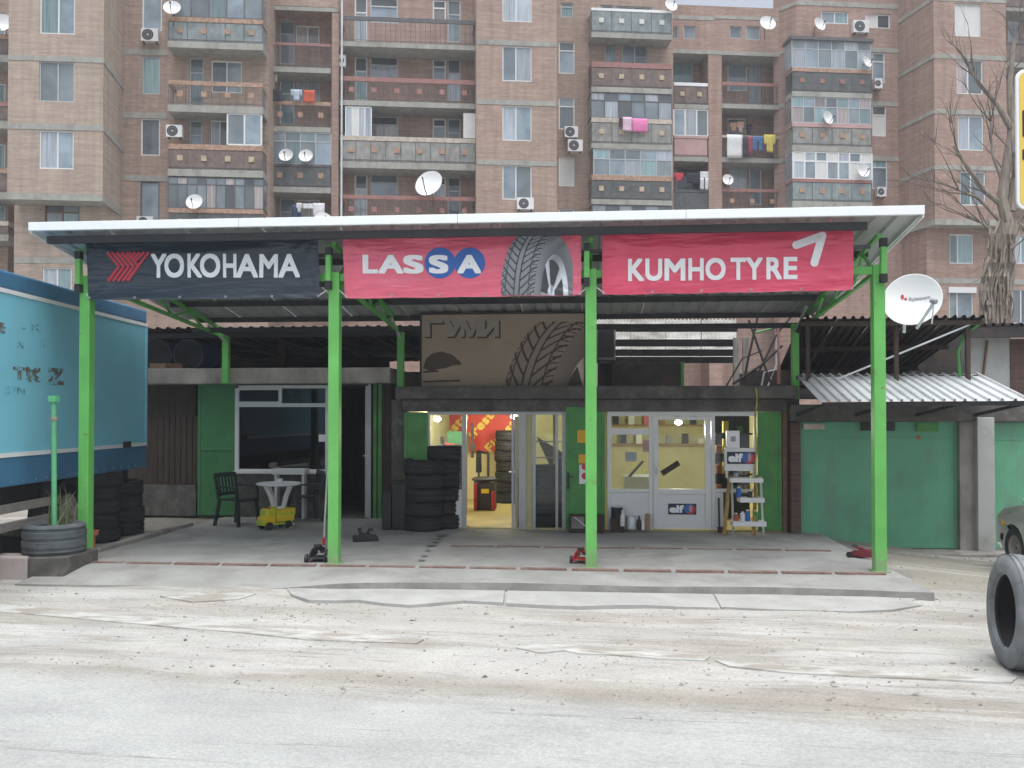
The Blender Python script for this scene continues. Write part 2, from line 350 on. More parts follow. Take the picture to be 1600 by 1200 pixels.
def ground_mat():
    m, nt, bs, L = _nt('dusty_ground')
    tc = nt.nodes.new('ShaderNodeTexCoord'); rt = nt.nodes.new('ShaderNodeMapping'); rt.inputs['Rotation'].default_value = (0, 0, rad(4.2)); L(tc.outputs['Object'], rt.inputs[0])
    sp = nt.nodes.new('ShaderNodeSeparateXYZ'); L(rt.outputs[0], sp.inputs[0])
    def nz(scale, st=(1, 1, 1), d=8, r=.65):
        mp = nt.nodes.new('ShaderNodeMapping'); mp.inputs['Scale'].default_value = st; L(rt.outputs[0], mp.inputs[0])
        n = nt.nodes.new('ShaderNodeTexNoise'); n.inputs['Scale'].default_value = scale; n.inputs['Detail'].default_value = d; n.inputs['Roughness'].default_value = r
        L(mp.outputs[0], n.inputs['Vector']); return n.outputs['Fac']
    def mth(op, a, b):
        k = nt.nodes.new('ShaderNodeMath'); k.operation = op
        for i, x in enumerate((a, b)):
            if isinstance(x, (int, float)): k.inputs[i].default_value = x
            else: L(x, k.inputs[i])
        return k.outputs[0]
    w = mth('ADD', sp.outputs[1], mth('MULTIPLY', mth('SUBTRACT', nz(.5, (.35, 1, 1), 6), .5), .9))
    # bands across the street: carriageway, gritty verge, dusty apron
    t = mth('DIVIDE', w, 14.0)
    base = ramp(nt, t, [(0.0, (.375, .387, .378)), (.415, (.39, .398, .383)), (.446, (.315, .295, .255)), (.475, (.42, .41, .385)), (.53, (.44, .435, .41)), (.60, (.39, .375, .345)), (.68, (.42, .41, .385)), (.78, (.31, .295, .25)), (1.0, (.25, .235, .2))])
    verge = ramp(nt, t, [(.41, 0.06), (.45, 1.0), (.66, .9), (.74, .6), (1.0, .7)])
    # crumbled crust: pale plates and brown grit with fairly sharp limits
    grit = ramp(nt, nz(1.0, (.30, 1.25, 1), 12, .74), [(.50, 0.0), (.55, .55), (.7, .8)])
    base = mix(nt, mth('MULTIPLY', grit, verge), base, mix(nt, nz(5, (.6, 1, 1), 6), (.21, .185, .15), (.36, .335, .295)))
    crust = ramp(nt, nz(1.3, (.16, 1.6, 1), 10, .68), [(.535, 0.0), (.575, .55)])
    base = mix(nt, mth('MULTIPLY', crust, verge), base, (.50, .50, .485))
    # wheel streaks along the street
    streak = ramp(nt, nz(1.0, (.11, 2.1, 1), 10, .7), [(.53, 0.0), (.64, .7)])
    base = mix(nt, mth('MULTIPLY', streak, ramp(nt, t, [(.30, .12), (.42, .35), (.46, .8), (.6, .5)])), base, (.225, .205, .17))
    # thin dark joints that wander along the street
    for sc_, ofs, amt in ((1.0, .5, .75), (.6, .47, .6), (1.7, .53, .5)):
        ln = ramp(nt, nz(sc_, (.07, 2.2, 1), 7, .55), [(ofs-.0045, 0.0), (ofs, amt), (ofs+.0045, 0.0)])
        base = mix(nt, mth('MULTIPLY', ln, ramp(nt, nz(.8*sc_, (.5, 1, 1)), [(.47, 0.0), (.56, 1.0)])), base, (.16, .145, .12))
    patch = ramp(nt, nz(.9, (1, 1.6, 1), 8, .7), [(.34, .86), (.62, 1.06)]); base = mix(nt, 1.0, base, patch, 'MULTIPLY')
    for sc_, a, b in ((38, .84, 1.12), (160, .74, 1.18)):
        fine = ramp(nt, nz(sc_, (1, 1, 1), 4, .75), [(.34, a), (.66, b)]); base = mix(nt, 1.0, base, fine, 'MULTIPLY')
    # scattered pebbles
    v = nt.nodes.new('ShaderNodeTexVoronoi'); v.inputs['Scale'].default_value = 30; L(rt.outputs[0], v.inputs['Vector'])
    peb = ramp(nt, v.outputs['Distance'], [(.06, 1.0), (.13, 0.0)])
    base = mix(nt, mth('MULTIPLY', peb, mth('MULTIPLY', verge, .6)), base, mix(nt, v.outputs['Color'], (.13, .115, .10), (.5, .485, .46)))
    L(base, bs.inputs['Base Color']); bs.inputs['Roughness'].default_value = .92
    h = mix(nt, .5, nz(26, (1, 1, 1), 6, .75), nz(3, (.4, 1.2, 1), 6)); bump(nt, bs, h, .7, .04)
    return m
M['ground'] = ground_mat()
tag(mb.build('ground', 'ground', smooth=True, fix=False), 'dusty pale street and gravel verge in front of the shop', kind='structure')
M['slab'] = mat('forecourt_concrete', (.285, .285, .272), .9, .2, 1.1, dirt=(.18, .172, .16), dirt_amt=.85, dirt_scale=1.4, bumpy=.3, bscale=50)
M['slab_pale'] = mat('pale_screed', (.35, .352, .338), .92, .16, 1.4, dirt=(.26, .25, .225), dirt_amt=.8, dirt_scale=1.6, bumpy=.4, bscale=45)
M['grate'] = mat('rusty_drain_strip', (.20, .125, .105), .8, .3, 8, dirt=(.33, .29, .26), dirt_amt=.6, dirt_scale=3)
XL, XR = -6.53, 3.62
M['riser'] = mat('dirty_shaded_slab_edge', (.25, .243, .225), .95, .3, 2.5, dirt=(.34, .335, .315), dirt_amt=.9, dirt_scale=4, bumpy=.6, bscale=30)  # shade of the step is put into this darker base, under dirt blotches
fc = T('forecourt', 'raised grey concrete forecourt under the canopy', None, (0, 12, 0), kind='structure')
mb = MB()
def slabpt(i, j):
    x = XL+(XR-XL)*i; y = 9.72-.06*math.sin(i*7)-.05*math.sin(i*19+1)*(1 if j == 0 else 0)+(15.6-9.72)*j
    return (x, y, .012*noise.noise((x*.6, y*.6, 0)) - ((.012+.075*smooth01((.40-i)/.12))*(1-smooth01((y-9.7)/.9))))
mb.grid(slabpt, 40, 24)
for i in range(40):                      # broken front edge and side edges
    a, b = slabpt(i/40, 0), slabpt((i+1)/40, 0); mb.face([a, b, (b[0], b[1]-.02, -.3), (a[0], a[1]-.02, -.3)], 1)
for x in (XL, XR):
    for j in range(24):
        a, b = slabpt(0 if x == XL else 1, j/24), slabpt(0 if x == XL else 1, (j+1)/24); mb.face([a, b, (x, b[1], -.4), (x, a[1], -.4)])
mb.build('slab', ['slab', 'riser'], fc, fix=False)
for yy, x0, x1, n in ((10.62, -6.3, 3.5, 16), (12.35, -1.9, 3.35, 8)):        # two lines of rusty drain strips set in the slab
    for k in range(n):
        a = x0+(x1-x0)*k/n; b = x0+(x1-x0)*(k+1)/n-.06
        o = MB(); o.box(a, b, yy-.045 if yy < 11 else yy-.025, yy+.045 if yy < 11 else yy+.025, -.03, .016+.004*random.random()); o.build('drain_cover', 'grate', fc)
kb = MB()
for k in range(7):
    y0 = 11.0+k*.47; kb.box(XL-.09, XL+.02, y0, y0+.455, -.1, .055+.01*random.random())
kb.build('edging', 'conc_rough', fc, bevel=.01)
# stain trail on the slab
sm = MB()
for px, py, r in ((691, 838, .06), (686, 843, .035), (681, 848, .04), (675, 853, .055), (669, 861, .03), (663, 870, .03), (659, 877, .03), (640, 835, .03)):
    g = G(px, py, .0); sm.face([(g.x+r*1.6*math.cos(a)*(1+.3*math.sin(3*a)), g.y+r*1.7*math.sin(a), .021) for a in [2*math.pi*k/12 for k in range(12)]])
sm.build('oil_stain', M.setdefault('stain', mat('old_stain', (.17, .165, .155), .8, .3, 9, dirt=(.36, .355, .335), dirt_amt=.9, dirt_scale=7)), fc, fix=False)
# pale cast patch with a ragged outer edge, lying between slab and street
pp = [(446, 915), (455, 927), (483, 936), (525, 937), (560, 936), (600, 941), (640, 944), (690, 940), (725, 937), (790, 941), (850, 944), (905, 946), (960, 944), (1010, 944), (1070, 947), (1130, 947), (1190, 950), (1260, 952), (1330, 954), (1392, 951), (1440, 944), (1424, 938), (1436, 931), (1410, 921)]
pts = [G(x, y, -.09) for x, y in pp]
top = [Vector((p.x, 9.69-.05*math.sin(p.x*2), -.05)) for p in (pts[-1], pts[len(pts)*3//4], pts[len(pts)//2], pts[len(pts)//4], pts[0])]
pc = T('concrete_patch', 'pale cast concrete patch with a ragged crumbling edge before the forecourt', None, (0, 9, 0), kind='structure')
# three bays with open joints between them
jt = [(795, 912, 788, 940), (1107, 918, 1125, 948)]
for k in range(3):
    lo = jt[k-1][2] if k else 0; hi = jt[k][2] if k < 2 else 2000
    edge = [G(x, y, -.07) for x, y in pp if lo < x < hi]
    tl, tr_ = edge[0], edge[-1]; bl, br_ = None, None
    if k: tl = G(jt[k-1][0]+2.5, jt[k-1][1], -.07); bl = G(jt[k-1][2]+2.5, jt[k-1][3], -.07); edge = [bl]+edge
    if k < 2: tr_ = G(jt[k][0]-2, jt[k][1], -.07); edge = edge+[G(jt[k][2]-2, jt[k][3], -.07)]
    outline = [Vector((e.x, e.y, -.078)) for e in edge]+[Vector((tr_.x, 9.70, -.075)), Vector((tl.x, 9.70, -.075))]
    m2 = MB(); m2.face(outline)
    for a, b in zip(outline, outline[1:]+outline[:1]): m2.face([a, b, b+Vector((0, 0, -.14)), a+Vector((0, 0, -.14))])
    m2.build('concrete_bay', 'slab_pale', pc)

# broken plates of road crust, a few centimetres proud, along the edge of the carriageway
M['crust'] = mat('road_crust', (.42, .42, .40), .92, .12, 2.5, dirt=(.27, .25, .215), dirt_amt=.95, dirt_scale=3.2, bumpy=.5, bscale=50, dstretch=(.5, 1.5, 1), thr=(.46, .56))
re_ = T('road_edge', 'pale broken crust plates along the edge of the carriageway', None, (0, 7.5, -.1), kind='structure')
for pl_px in ([(-30, 944), (70, 951), (160, 962), (330, 974), (420, 983), (505, 989), (575, 995), (662, 1001), (650, 1007), (560, 1004), (480, 1001), (380, 990), (300, 984), (190, 974), (90, 965), (-30, 955)], [(806, 1014), (850, 1007), (880, 1009), (960, 1015), (1040, 1022), (1110, 1027), (1102, 1034), (1030, 1031), (960, 1025), (905, 1023), (880, 1018), (845, 1022)], [(1118, 1034), (1240, 1043), (1350, 1050), (1480, 1056), (1590, 1060), (1580, 1069), (1460, 1064), (1340, 1059), (1230, 1053), (1140, 1043)], [(250, 933), (340, 925), (400, 929), (372, 938), (300, 942)]):
    out = [G(x, y, gz(G(x, y, -.1).x, G(x, y, -.1).y)) for x, y in pl_px]; top = [Vector((p.x, p.y, gz(p.x, p.y)+.013)) for p in out]; m = MB(); m.face(top)
    for a, b in zip(top, top[1:]+top[:1]): m.face([a, b, b+Vector((0, -.01, -.12)), a+Vector((0, -.01, -.12))])
    m.build('crust_plate', 'crust', re_)
random.seed(3); m = MB(); n_ = 0
while n_ < 3400:
    x, y = random.uniform(-7, 7.5), random.uniform(5.7, 13.9); w_ = y+.075*x
    if XL-.1 < x < XR+.05 and y > 9.68: continue
    den = 1 if 6.0 < w_ < 7.0 else .55 if w_ < 9.7 else .8
    if w_ < 6.0: den = .10
    if noise.noise((x*.5, y*1.2, 9))*.9+.35 < random.random() or random.random() > den: continue
    r = random.uniform(.004, .011)*(1.9 if random.random() < .10 else 1); z = gz(x, y)+r*.2; k = len(m.v)
    m.v += [(x+r*random.uniform(.8, 1.7), y, z), (x, y+r*random.uniform(.7, 1.3), z), (x-r*random.uniform(.8, 1.7), y, z), (x, y-r*random.uniform(.7, 1.3), z), (x+r*random.uniform(-.4, .4), y, z+r*random.uniform(.5, 1)), (x, y, z-r)]
    m.f += [(k, k+1, k+4), (k+1, k+2, k+4), (k+2, k+3, k+4), (k+3, k, k+4), (k+1, k, k+5), (k+2, k+1, k+5), (k+3, k+2, k+5), (k, k+3, k+5)]; m.m += [0]*8; n_ += 1
M['pebble'] = mat('pebbles', (.27, .25, .215), .9, .6, 6, bumpy=0)
tag(m.build('gravel', 'pebble', fix=False), 'loose grit and small stones on the verge in front of the forecourt', kind='stuff')

# ================================================================== APARTMENT BUILDING
ZT = 27.0
def wallgrid(mb, u0, u1, z0, z1, v, holes, dep=.14, mi=0, mr=None):
    us = sorted(set([u0, u1]+[min(max(x, u0), u1) for h in holes for x in h[:2]])); zs = sorted(set([z0, z1]+[min(max(x, z0), z1) for h in holes for x in h[2:4]]))
    for a, b in zip(us, us[1:]):
        for c, d in zip(zs, zs[1:]):
            m, n = (a+b)/2, (c+d)/2
            if any(h[0] < m < h[1] and h[2] < n < h[3] for h in holes): continue
            mb.face([(a, v, c), (b, v, c), (b, v, d), (a, v, d)], mi)
    for h in holes:
        a, b, c, d = max(h[0], u0), min(h[1], u1), max(h[2], z0), min(h[3], z1); r = mi if mr is None else mr
        mb.face([(a, v, c), (a, v, d), (a, v+dep, d), (a, v+dep, c)], r); mb.face([(b, v, d), (b, v, c), (b, v+dep, c), (b, v+dep, d)], r)
        mb.face([(a, v, d), (b, v, d), (b, v+dep, d), (a, v+dep, d)], r); mb.face([(b, v, c), (a, v, c), (a, v+dep, c), (b, v+dep, c)], r)
def window(parent, r, v, frame='pvc', panes=2, pm=('p_pale',), split=None, t=.055, transom=None, sill=False, name='window', dep=.10):
    """casement: frame with mullions, each pane its own sub-part"""
    u0, u1, z0, z1 = r; mb = MB(FB); y0, y1 = v+dep-.05, v+dep+.03
    xs = [u0+t/2]+[u0+(u1-u0)*(k/panes if not split else split) for k in range(1, panes)]+[u1-t/2]
    for x in xs: mb.box(x-t/2, x+t/2, y0, y1, z0+t, z1-t)
    mb.box(u0, u1, y0, y1, z0, z0+t); mb.box(u0, u1, y0, y1, z1-t, z1)
    zz = [z0+t, z1-t]
    if transom:
        zm = z0+(z1-z0)*transom; zz = [z0+t, zm-t/2, zm+t/2, z1-t]
        for a, b in zip(xs, xs[1:]): mb.box(a+t/2, b-t/2, y0+.002, y1-.002, zm-t/2, zm+t/2)
    if sill: mb.box(u0-.06, u1+.06, v-.05, y0-.001, z0-.05, z0-.004)
    w = mb.build(name, frame, parent); k = 0
    for a, b in zip(xs, xs[1:]):
        for c, d in zip(zz[::2], zz[1::2]):
            p = MB(FB); p.box(a+t/2, b-t/2, v+dep-.015, v+dep+.005, c, d); p.build('pane', pm[k % len(pm)], w); k += 1
    return w
def wing(name_label, px, v, group='wings of the brick apartment building'):
    u = B(px, 600, v)[0]; return T('apartment_wing', name_label, 'building', (u, v, 0), 0, group, base=FB)
def band(par, x0, x1, y0, y1, v, mname='band', xy=None):
    a, b, c, d = RB(x0, y0, x1, y1, v); mb = MB(FB); mb.box(a, b, v-.02, v+.04, c, d); return mb.build('concrete_band', mname, par)
def zat(px, py, v): return B(px, py, v)[1]

# ---------- balconies
def balcony(par, x0, x1, slab, rail, vf, vb, rm='rust', pm='panel_grey', plates=None, nplate=4, npan=5, bars=None, sides=True, fascia='band', chamfer=.0):
    """slab (top, bottom in px), rail (top, bottom in px); vf front, vb wall behind"""
    xm = (x0+x1)/2; u0 = B(x0, slab[0], vf)[0]; u1 = B(x1, slab[0], vf)[0]
    zs1, zs0 = zat(xm, slab[0], vf), zat(xm, slab[1], vf); zr1, zr0 = zat(xm, rail[0], vf), zat(xm, rail[1], vf)
    mb = MB(FB); mb.box(u0, u1, vf, vb-.004, zs0, zs1); b = mb.build('balcony', fascia, par)
    y = vf+.05
    m = MB(FB); m.box(u0+.01, u1-.01, y-.035, y+.035, zr0, zr1)
    if sides:
        for u in (u0+.045, u1-.045): m.box(u-.035, u+.035, y+.037, vb-.01, zr0, zr1)
    m.build('top_rail', rm, b)
    if pm:
        for k in range(npan):
            a = u0+.03+(u1-u0-.06)*k/npan; c = u0+.03+(u1-u0-.06)*(k+1)/npan
            p = MB(FB); p.box(a+.012, c-.012, y-.012, y+.012, zs1+.03, zr0-.02); p.build('rail_panel', pm, b)
        if sides:
            for u in (u0+.05, u1-.05):
                p = MB(FB); p.box(u-.012, u+.012, y+.04, vb-.03, zs1+.03, zr0-.02); p.build('side_panel', pm, b)
    g = MB(FB); nb = bars or npan+1
    for k in range(nb):
        u = u0+.03+(u1-u0-.06)*k/(nb-1); g.box(u-.012, u+.012, y-.03, y-.014, zs1, zr0)
    g.box(u0+.03, u1-.03, y-.028, y-.016, zs1+.08, zs1+.11)
    if sides and not pm:
        n2 = max(3, int((vb-vf)/.25))
        for k in range(1, n2):
            w = y+(vb-vf-.1)*k/n2
            for u in (u0+.05, u1-.05): g.box(u-.012, u+.012, w-.012, w+.012, zs1, zr0)
    g.build('balustrade', 'rail_dark', b)
    if plates:
        for k in range(nplate):
            u = u0+(u1-u0)*(k+.5)/nplate; zc = zs1+(zr0-zs1)*.56; s = .12
            p = MB(FB); p.box(u-s, u+s, y-.05, y-.032, zc-s, zc+s); p.build('plate', plates, b)
    return b
def glazing(par, x0, x1, y0, y1, vf, vb, npan=6, frame='rail_dark', pms=('p_grey',), transom=.72, t=.05, sides=True):
    xm = (x0+x1)/2; u0 = B(x0, y1, vf)[0]; u1 = B(x1, y1, vf)[0]; z1 = zat(xm, y0, vf); z0 = zat(xm, y1, vf); v = vf+.06
    us = [u0+(u1-u0)*k/npan for k in range(npan+1)]; zz = [z0, z1] if not transom else [z0, z0+(z1-z0)*transom, z1]
    m = MB(FB)
    for u in us: m.box(u-t/2, u+t/2, v-.03, v+.03, z0, z1)
    for z in zz: m.box(u0+t/2, u1-t/2, v-.027, v+.027, z-t/2, z+t/2)
    if sides:
        for u in (u0, u1):
            for z in (z0, z1): m.box(u-.025, u+.025, v+.031, vb-.01, z-t/2, z+t/2)
    w = m.build('glazed_screen', frame, par); k = 0
    for j in range(len(zz)-1):
        for i in range(npan):
            p = MB(FB); p.box(us[i]+t/2, us[i+1]-t/2, v-.008, v+.008, zz[j]+t/2, zz[j+1]-t/2); p.build('pane', pms[(k*7+j) % len(pms)], w); k += 1
    if sides:
        for u in (u0, u1):
            p = MB(FB); p.box(u-.008, u+.008, v+.03, vb-.02, z0+t/2, z1-t/2); p.build('pane', pms[0], w)
    return w
def simple_wall(par, x0, x1, v, z0, z1, mname, holes_px=(), yref=200, dep=.14, name='wall'):
    u0 = B(x0, yref, v)[0]; u1 = B(x1, yref, v)[0]; hs = [RB(*h, v) for h in holes_px]; mb = MB(FB); wallgrid(mb, u0, u1, z0, z1, v, hs, dep); mb.build(name, mname, par); return hs
def shell(par, x0, x1, v, z0, z1, mname, back=10, yref=200, left=True, right=True):
    """side walls, roof and back so that the wing is a closed body"""
    u0 = B(x0, yref, v)[0]; u1 = B(x1, yref, v)[0]; mb = MB(FB)
    if left: mb.face([(u0, v+back, z0), (u0, v, z0), (u0, v, z1), (u0, v+back, z1)])
    if right: mb.face([(u1, v, z0), (u1, v+back, z0), (u1, v+back, z1), (u1, v, z1)])
    mb.face([(u0, v, z1), (u1, v, z1), (u1, v+back, z1), (u0, v+back, z1)]); mb.face([(u0, v+back, z0), (u0, v+back, z1), (u1, v+back, z1), (u1, v+back, z0)])
    mb.build('side_wall', mname, par, fix=False)

# ----- wing A: far left, tan brick with double windows, cantilevered above a recessed ground storey
vA, vA2 = 38.1, 39.1
A = wing('tan brick wing with a column of double windows, cantilevered, at the far left', 90, vA)
zs = zat(90, 303, vA); zb = zat(90, 313, vA)
aw = [((62, -10, 117, 53), 'pvc', ('p_teal', 'p_blue')), ((61, 96, 116, 159), 'grey_frame', ('p_grey', 'p_grey')), ((61, 204, 115, 264), 'pvc', ('p_pale', 'p_blue'))]
hs = simple_wall(A, 12, 161, vA, zs, ZT, 'brick_tan', [w[0] for w in aw])
for h, w in zip(hs, aw): window(A, h, vA, w[1], 2, w[2], .53)
uA0 = B(12, 200, vA)[0]; uA1 = B(161, 200, vA)[0]; uA2 = B(192, 200, 41.2)[0]
m = MB(FB); m.face([(uA1, vA, zs), (uA2, 41.2, zs), (uA2, 41.2, ZT), (uA1, vA, ZT)]); m.face([(uA0, vA+12, zs), (uA0, vA, zs), (uA0, vA, ZT), (uA0, vA+12, ZT)])
m.face([(uA0, vA, ZT), (uA1, vA, ZT), (uA2, 41.2, ZT), (uA2, vA+12, ZT), (uA0, vA+12, ZT)]); m.build('side_wall', 'brick_tan', A, fix=False)
m = MB(FB); pl = [(uA0-.02, vA-.03), (uA1+.02, vA-.03), (uA2+.02, 41.17), (uA2, vA+6), (uA0-.02, vA+6)]
n = len(pl); m.v = [(a, b, zb) for a, b in pl]+[(a, b, zs) for a, b in pl]; m.f = [tuple(range(n)), tuple(range(n, 2*n))]+[(i, (i+1) % n, n+(i+1) % n, n+i) for i in range(n)]; m.m = [0]*len(m.f); m.build('floor_slab', 'band', A)
for y0, y1 in ((88, 96), (194, 203)):
    band(A, 13, 161, y0, y1, vA); za, zc = zat(90, y1, vA), zat(90, y0, vA); m = MB(FB)
    p, q = Vector((uA1, vA, (za+zc)/2)), Vector((uA2, 41.2, (za+zc)/2)); off = (q-p).cross(Vector((0, 0, 1))).normalized()*.01
    m.bar(p+off, q+off, .04, zc-za); m.build('concrete_band', 'band', A)
uS0, uS1 = B(22, 380, vA2)[0], B(165, 380, vA2)[0]
lw = [((70, 318, 124, 352), 'brown_frame', ('p_grey', 'p_dark')), ((66, 418, 112, 470), 'pvc', ('p_pale', 'p_teal'))]
hs = simple_wall(A, 22, 165, vA2, 0, zb, 'brick_tan', [w[0] for w in lw], yref=380)
window(A, hs[0], vA2, 'brown_frame', 2, ('p_grey', 'p_dark', 'p_teal', 'p_grey'), transom=.6); window(A, hs[1], vA2, 'pvc', 2, ('p_pale', 'p_teal'))
m = MB(FB); m.face([(uS0, vA2+8, 0), (uS0, vA2, 0), (uS0, vA2, zb), (uS0, vA2+8, zb)]); m.build('side_wall', 'brick_tan', A, fix=False); m = MB(FB); m.face([(uS1, vA2, 0), (uS1, vA2+8, 0), (uS1, vA2+8, zb), (uS1, vA2, zb)]); m.build('side_wall', 'brick_tan', A, fix=False)
band(A, 23, 165, 403, 412, vA2)
# ----- strip of balconies left of wing A
vZ = 41.0
Z = wing('brick wing with open balconies cut by the left edge of the photo', 2, vZ)
simple_wall(Z, -60, 14, vZ+1.3, 0, ZT, 'brick_mid', [(-12, 20, 8, 60), (-12, 130, 8, 170), (-12, 225, 8, 265), (-12, 320, 8, 360)])
shell(Z, -60, 14, vZ+1.3, 0, ZT, 'brick_mid')
for k, (sl, rl, rm) in enumerate((((85, 96), (52, 60), 'rust'), ((188, 200), (158, 165), 'rail_red'), ((300, 311), (262, 270), 'rust'), ((366, 376), (345, 352), 'rail_beige'))):
    balcony(Z, -50, 13, sl, rl, vZ, vZ+1.3, rm, 'panel_brown', None, 3, 4)
for q in ((-12, 20, 8, 60), (-12, 130, 8, 170), (-12, 225, 8, 265), (-12, 320, 8, 360)): window(Z, RB(*q, vZ+1.3), vZ+1.3, 'pvc', 2, ('p_blue', 'p_teal'))

# ----- wing B/C: narrow windows, then a stack of balconies
vB, vC = 41.2, 40.2
Bw = wing('tan brick wing with narrow windows beside a stack of rusty balconies', 300, vB)
bwn = [((222, -20, 253, 48), 'pvc', 'p_blue'), ((222, 88, 250, 147), 'grey_frame', 'p_teal'), ((220, 185, 250, 243), 'pvc', 'p_grey'), ((219, 283, 249, 345), 'rail_dark', 'p_blue')]
cw = [(296, 90, 318, 168), (330, 95, 378, 145), (296, 188, 316, 266), (329, 188, 357, 243), (296, -10, 318, 68), (328, -2, 380, 45), (298, 290, 318, 360), (330, 292, 378, 330)]
hs = simple_wall(Bw, 190, 420, vB, 0, ZT, 'brick_mid', [w[0] for w in bwn]+cw)
for h, w in zip(hs, bwn): window(Bw, h, vB, w[1], 1, (w[2],), t=.06)
for k, h in enumerate(hs[4:]): window(Bw, h, vB, ('grey_frame', 'pvc')[k % 2], (1, 2)[k % 2], (('p_teal', 'p_dark', 'p_blue', 'p_pale')[k % 4], 'p_grey'), transom=(None if k % 2 else .7), name='balcony_door' if k % 2 == 0 else 'window')
shell(Bw, 190, 420, vB, 0, ZT, 'brick_mid', left=False)
for y in (77, 176, 274): band(Bw, 193, 262, y, y+9, vB)
for k, (sl, rl, pm, pl) in enumerate((((66, 76), (28, 35), 'panel_glass', 'plate_o'), ((165, 176), (127, 134), None, 'plate_o'), ((265, 276), (226, 234), 'panel_brown', 'plate_y'), ((364, 375), (326, 333), 'panel_dark', 'plate_o'))):
    b = balcony(Bw, 262, 411, sl, rl, vC, vB, 'rust', pm, pl, 4, 5, bars=12 if pm is None else None)
    if k == 0: glazing(Bw, 270, 409, -28, 27, vC, vB, 5, 'rail_dark', ('p_grey', 'p_blue', 'p_teal', 'p_dark'), .6)
    if k == 2: glazing(Bw, 355, 408, 178, 226, vC, vB, 2, 'pvc', ('p_grey', 'p_blue'), None, .07, sides=False)
    if k == 3: glazing(Bw, 262, 411, 278, 325, vC, vB, 10, 'rail_dark', ('p_grey', 'p_grey', 'p_dark', 'p_pink', 'p_grey'), .78, .035)
# ----- wing D: recessed loggias between brick piers
vD = 42.4
D = wing('narrow brick wing of recessed loggias with laundry, between two balcony stacks', 475, vD)
dw = [(437, 32, 460, 100), (462, 40, 499, 68), (437, 125, 460, 195), (463, 125, 500, 160), (437, 222, 462, 290), (465, 222, 500, 255), (437, 310, 462, 380), (465, 312, 500, 345)]
hs = simple_wall(D, 416, 531, vD+1.3, 0, ZT, 'brick_red', dw)
for k, h in enumerate(hs): window(D, h, vD+1.3, 'pvc' if k % 3 else 'grey_frame', 1 if k % 2 == 0 else 2, (('p_grey', 'p_pink', 'p_teal', 'p_pale', 'p_blue', 'p_grey')[k % 6],), transom=.7 if k % 2 == 0 else None, name='balcony_door' if k % 2 == 0 else 'window')
shell(D, 416, 531, vD+1.3, 0, ZT, 'brick_mid')
u0, u1 = B(518, 200, vD)[0], B(529, 200, vD)[0]; m = MB(FB); m.box(u0, u1, vD, vD+1.29, 0, zat(470, 17, vD)); m.build('brick_pier', 'brick_red', D)
u0, u1 = B(413, 200, vD)[0], B(421, 200, vD)[0]; m = MB(FB); m.box(u0, u1, vD-.5, vD+1.29, 0, ZT); m.build('concrete_pier', 'conc_rough', D)
a, b, c, d = RB(421, -60, 529, 10, vD); m = MB(FB); m.box(a+.003, b, vD, vD+1.29, c, ZT); m.build('parapet', 'brick_mid', D)
band(D, 421, 529, 11, 17, vD)
for k, (sl, rl, rm, pm, pl) in enumerate((((105, 113), (67, 71), 'rail_red', None, None), ((198, 206), (158, 164), 'rust', None, 'plate_o'), ((292, 301), (256, 260), 'rail_dark', 'panel_dark', 'plate_o'), ((385, 394), (352, 357), 'rust', None, None))):
    balcony(D, 421, 517, sl, rl, vD, vD+1.29, rm, pm, pl, 3, 4, bars=11 if pm is None else None, sides=False)
glazing(D, 421, 517, 207, 256, vD, vD+1.2, 4, 'grey_frame', ('p_blue', 'p_teal', 'p_grey'), .72, .05, sides=False)
# ----- wing E: long balconies
vE = 42.2
E = wing('wide brick wing of long open balconies left of the plain window tower', 640, vE)
ew = []
for y in (-4, 88, 181, 272): ew += [(554, y, 574, y+68), (578, y, 622, y+40), (676, y+4, 697, y+40 if y > 100 else y+40), (699, y+4, 720, y+70)]
hs = simple_wall(E, 529, 745, vE+1.35, 0, ZT, 'brick_red', ew)
for k, h in enumerate(hs): window(E, h, vE+1.35, ('pvc', 'grey_frame')[k % 2], 1, (('p_pale', 'p_blue', 'p_pink', 'p_grey', 'p_teal', 'p_pale', 'p_blue')[k % 7], 'p_dark'), transom=.66, t=.07, name='balcony_door' if k % 4 in (0, 3) else 'window')
shell(E, 529, 745, vE+1.35, 0, ZT, 'brick_mid')
for k, (sl, rl, rm, pm, pl) in enumerate((((68, 75), (28, 34), 'rail_dark', None, None), ((159, 167), (122, 129), 'rail_red', None, 'rail_red'), ((254, 264), (214, 221), 'rail_beige', 'panel_grey', 'plate_o'), ((348, 357), (306, 312), 'rail_red', None, 'rail_red'))):
    balcony(E, 531, 743, sl, rl, vE, vE+1.34, rm, pm, pl, 6, 9, bars=28 if pm is None else None)
glazing(E, 540, 580, 167, 214, vE, vE+1.3, 4, 'pvc', ('p_pale', 'p_shut', 'p_pale'), None, .05, sides=False)
a, b, c, d = RB(724, 176, 743, 215, vE); m = MB(FB); m.box(a, b, vE+.08, vE+.11, c, d); m.build('wind_screen', 'p_shut', E)
m = MB(FB); uu = B(534, 200, vE)[0]; m.tube([(uu, vE-.06, 0), (uu, vE-.06, ZT)], .05, 8); m.build('drainpipe', 'galv', E)
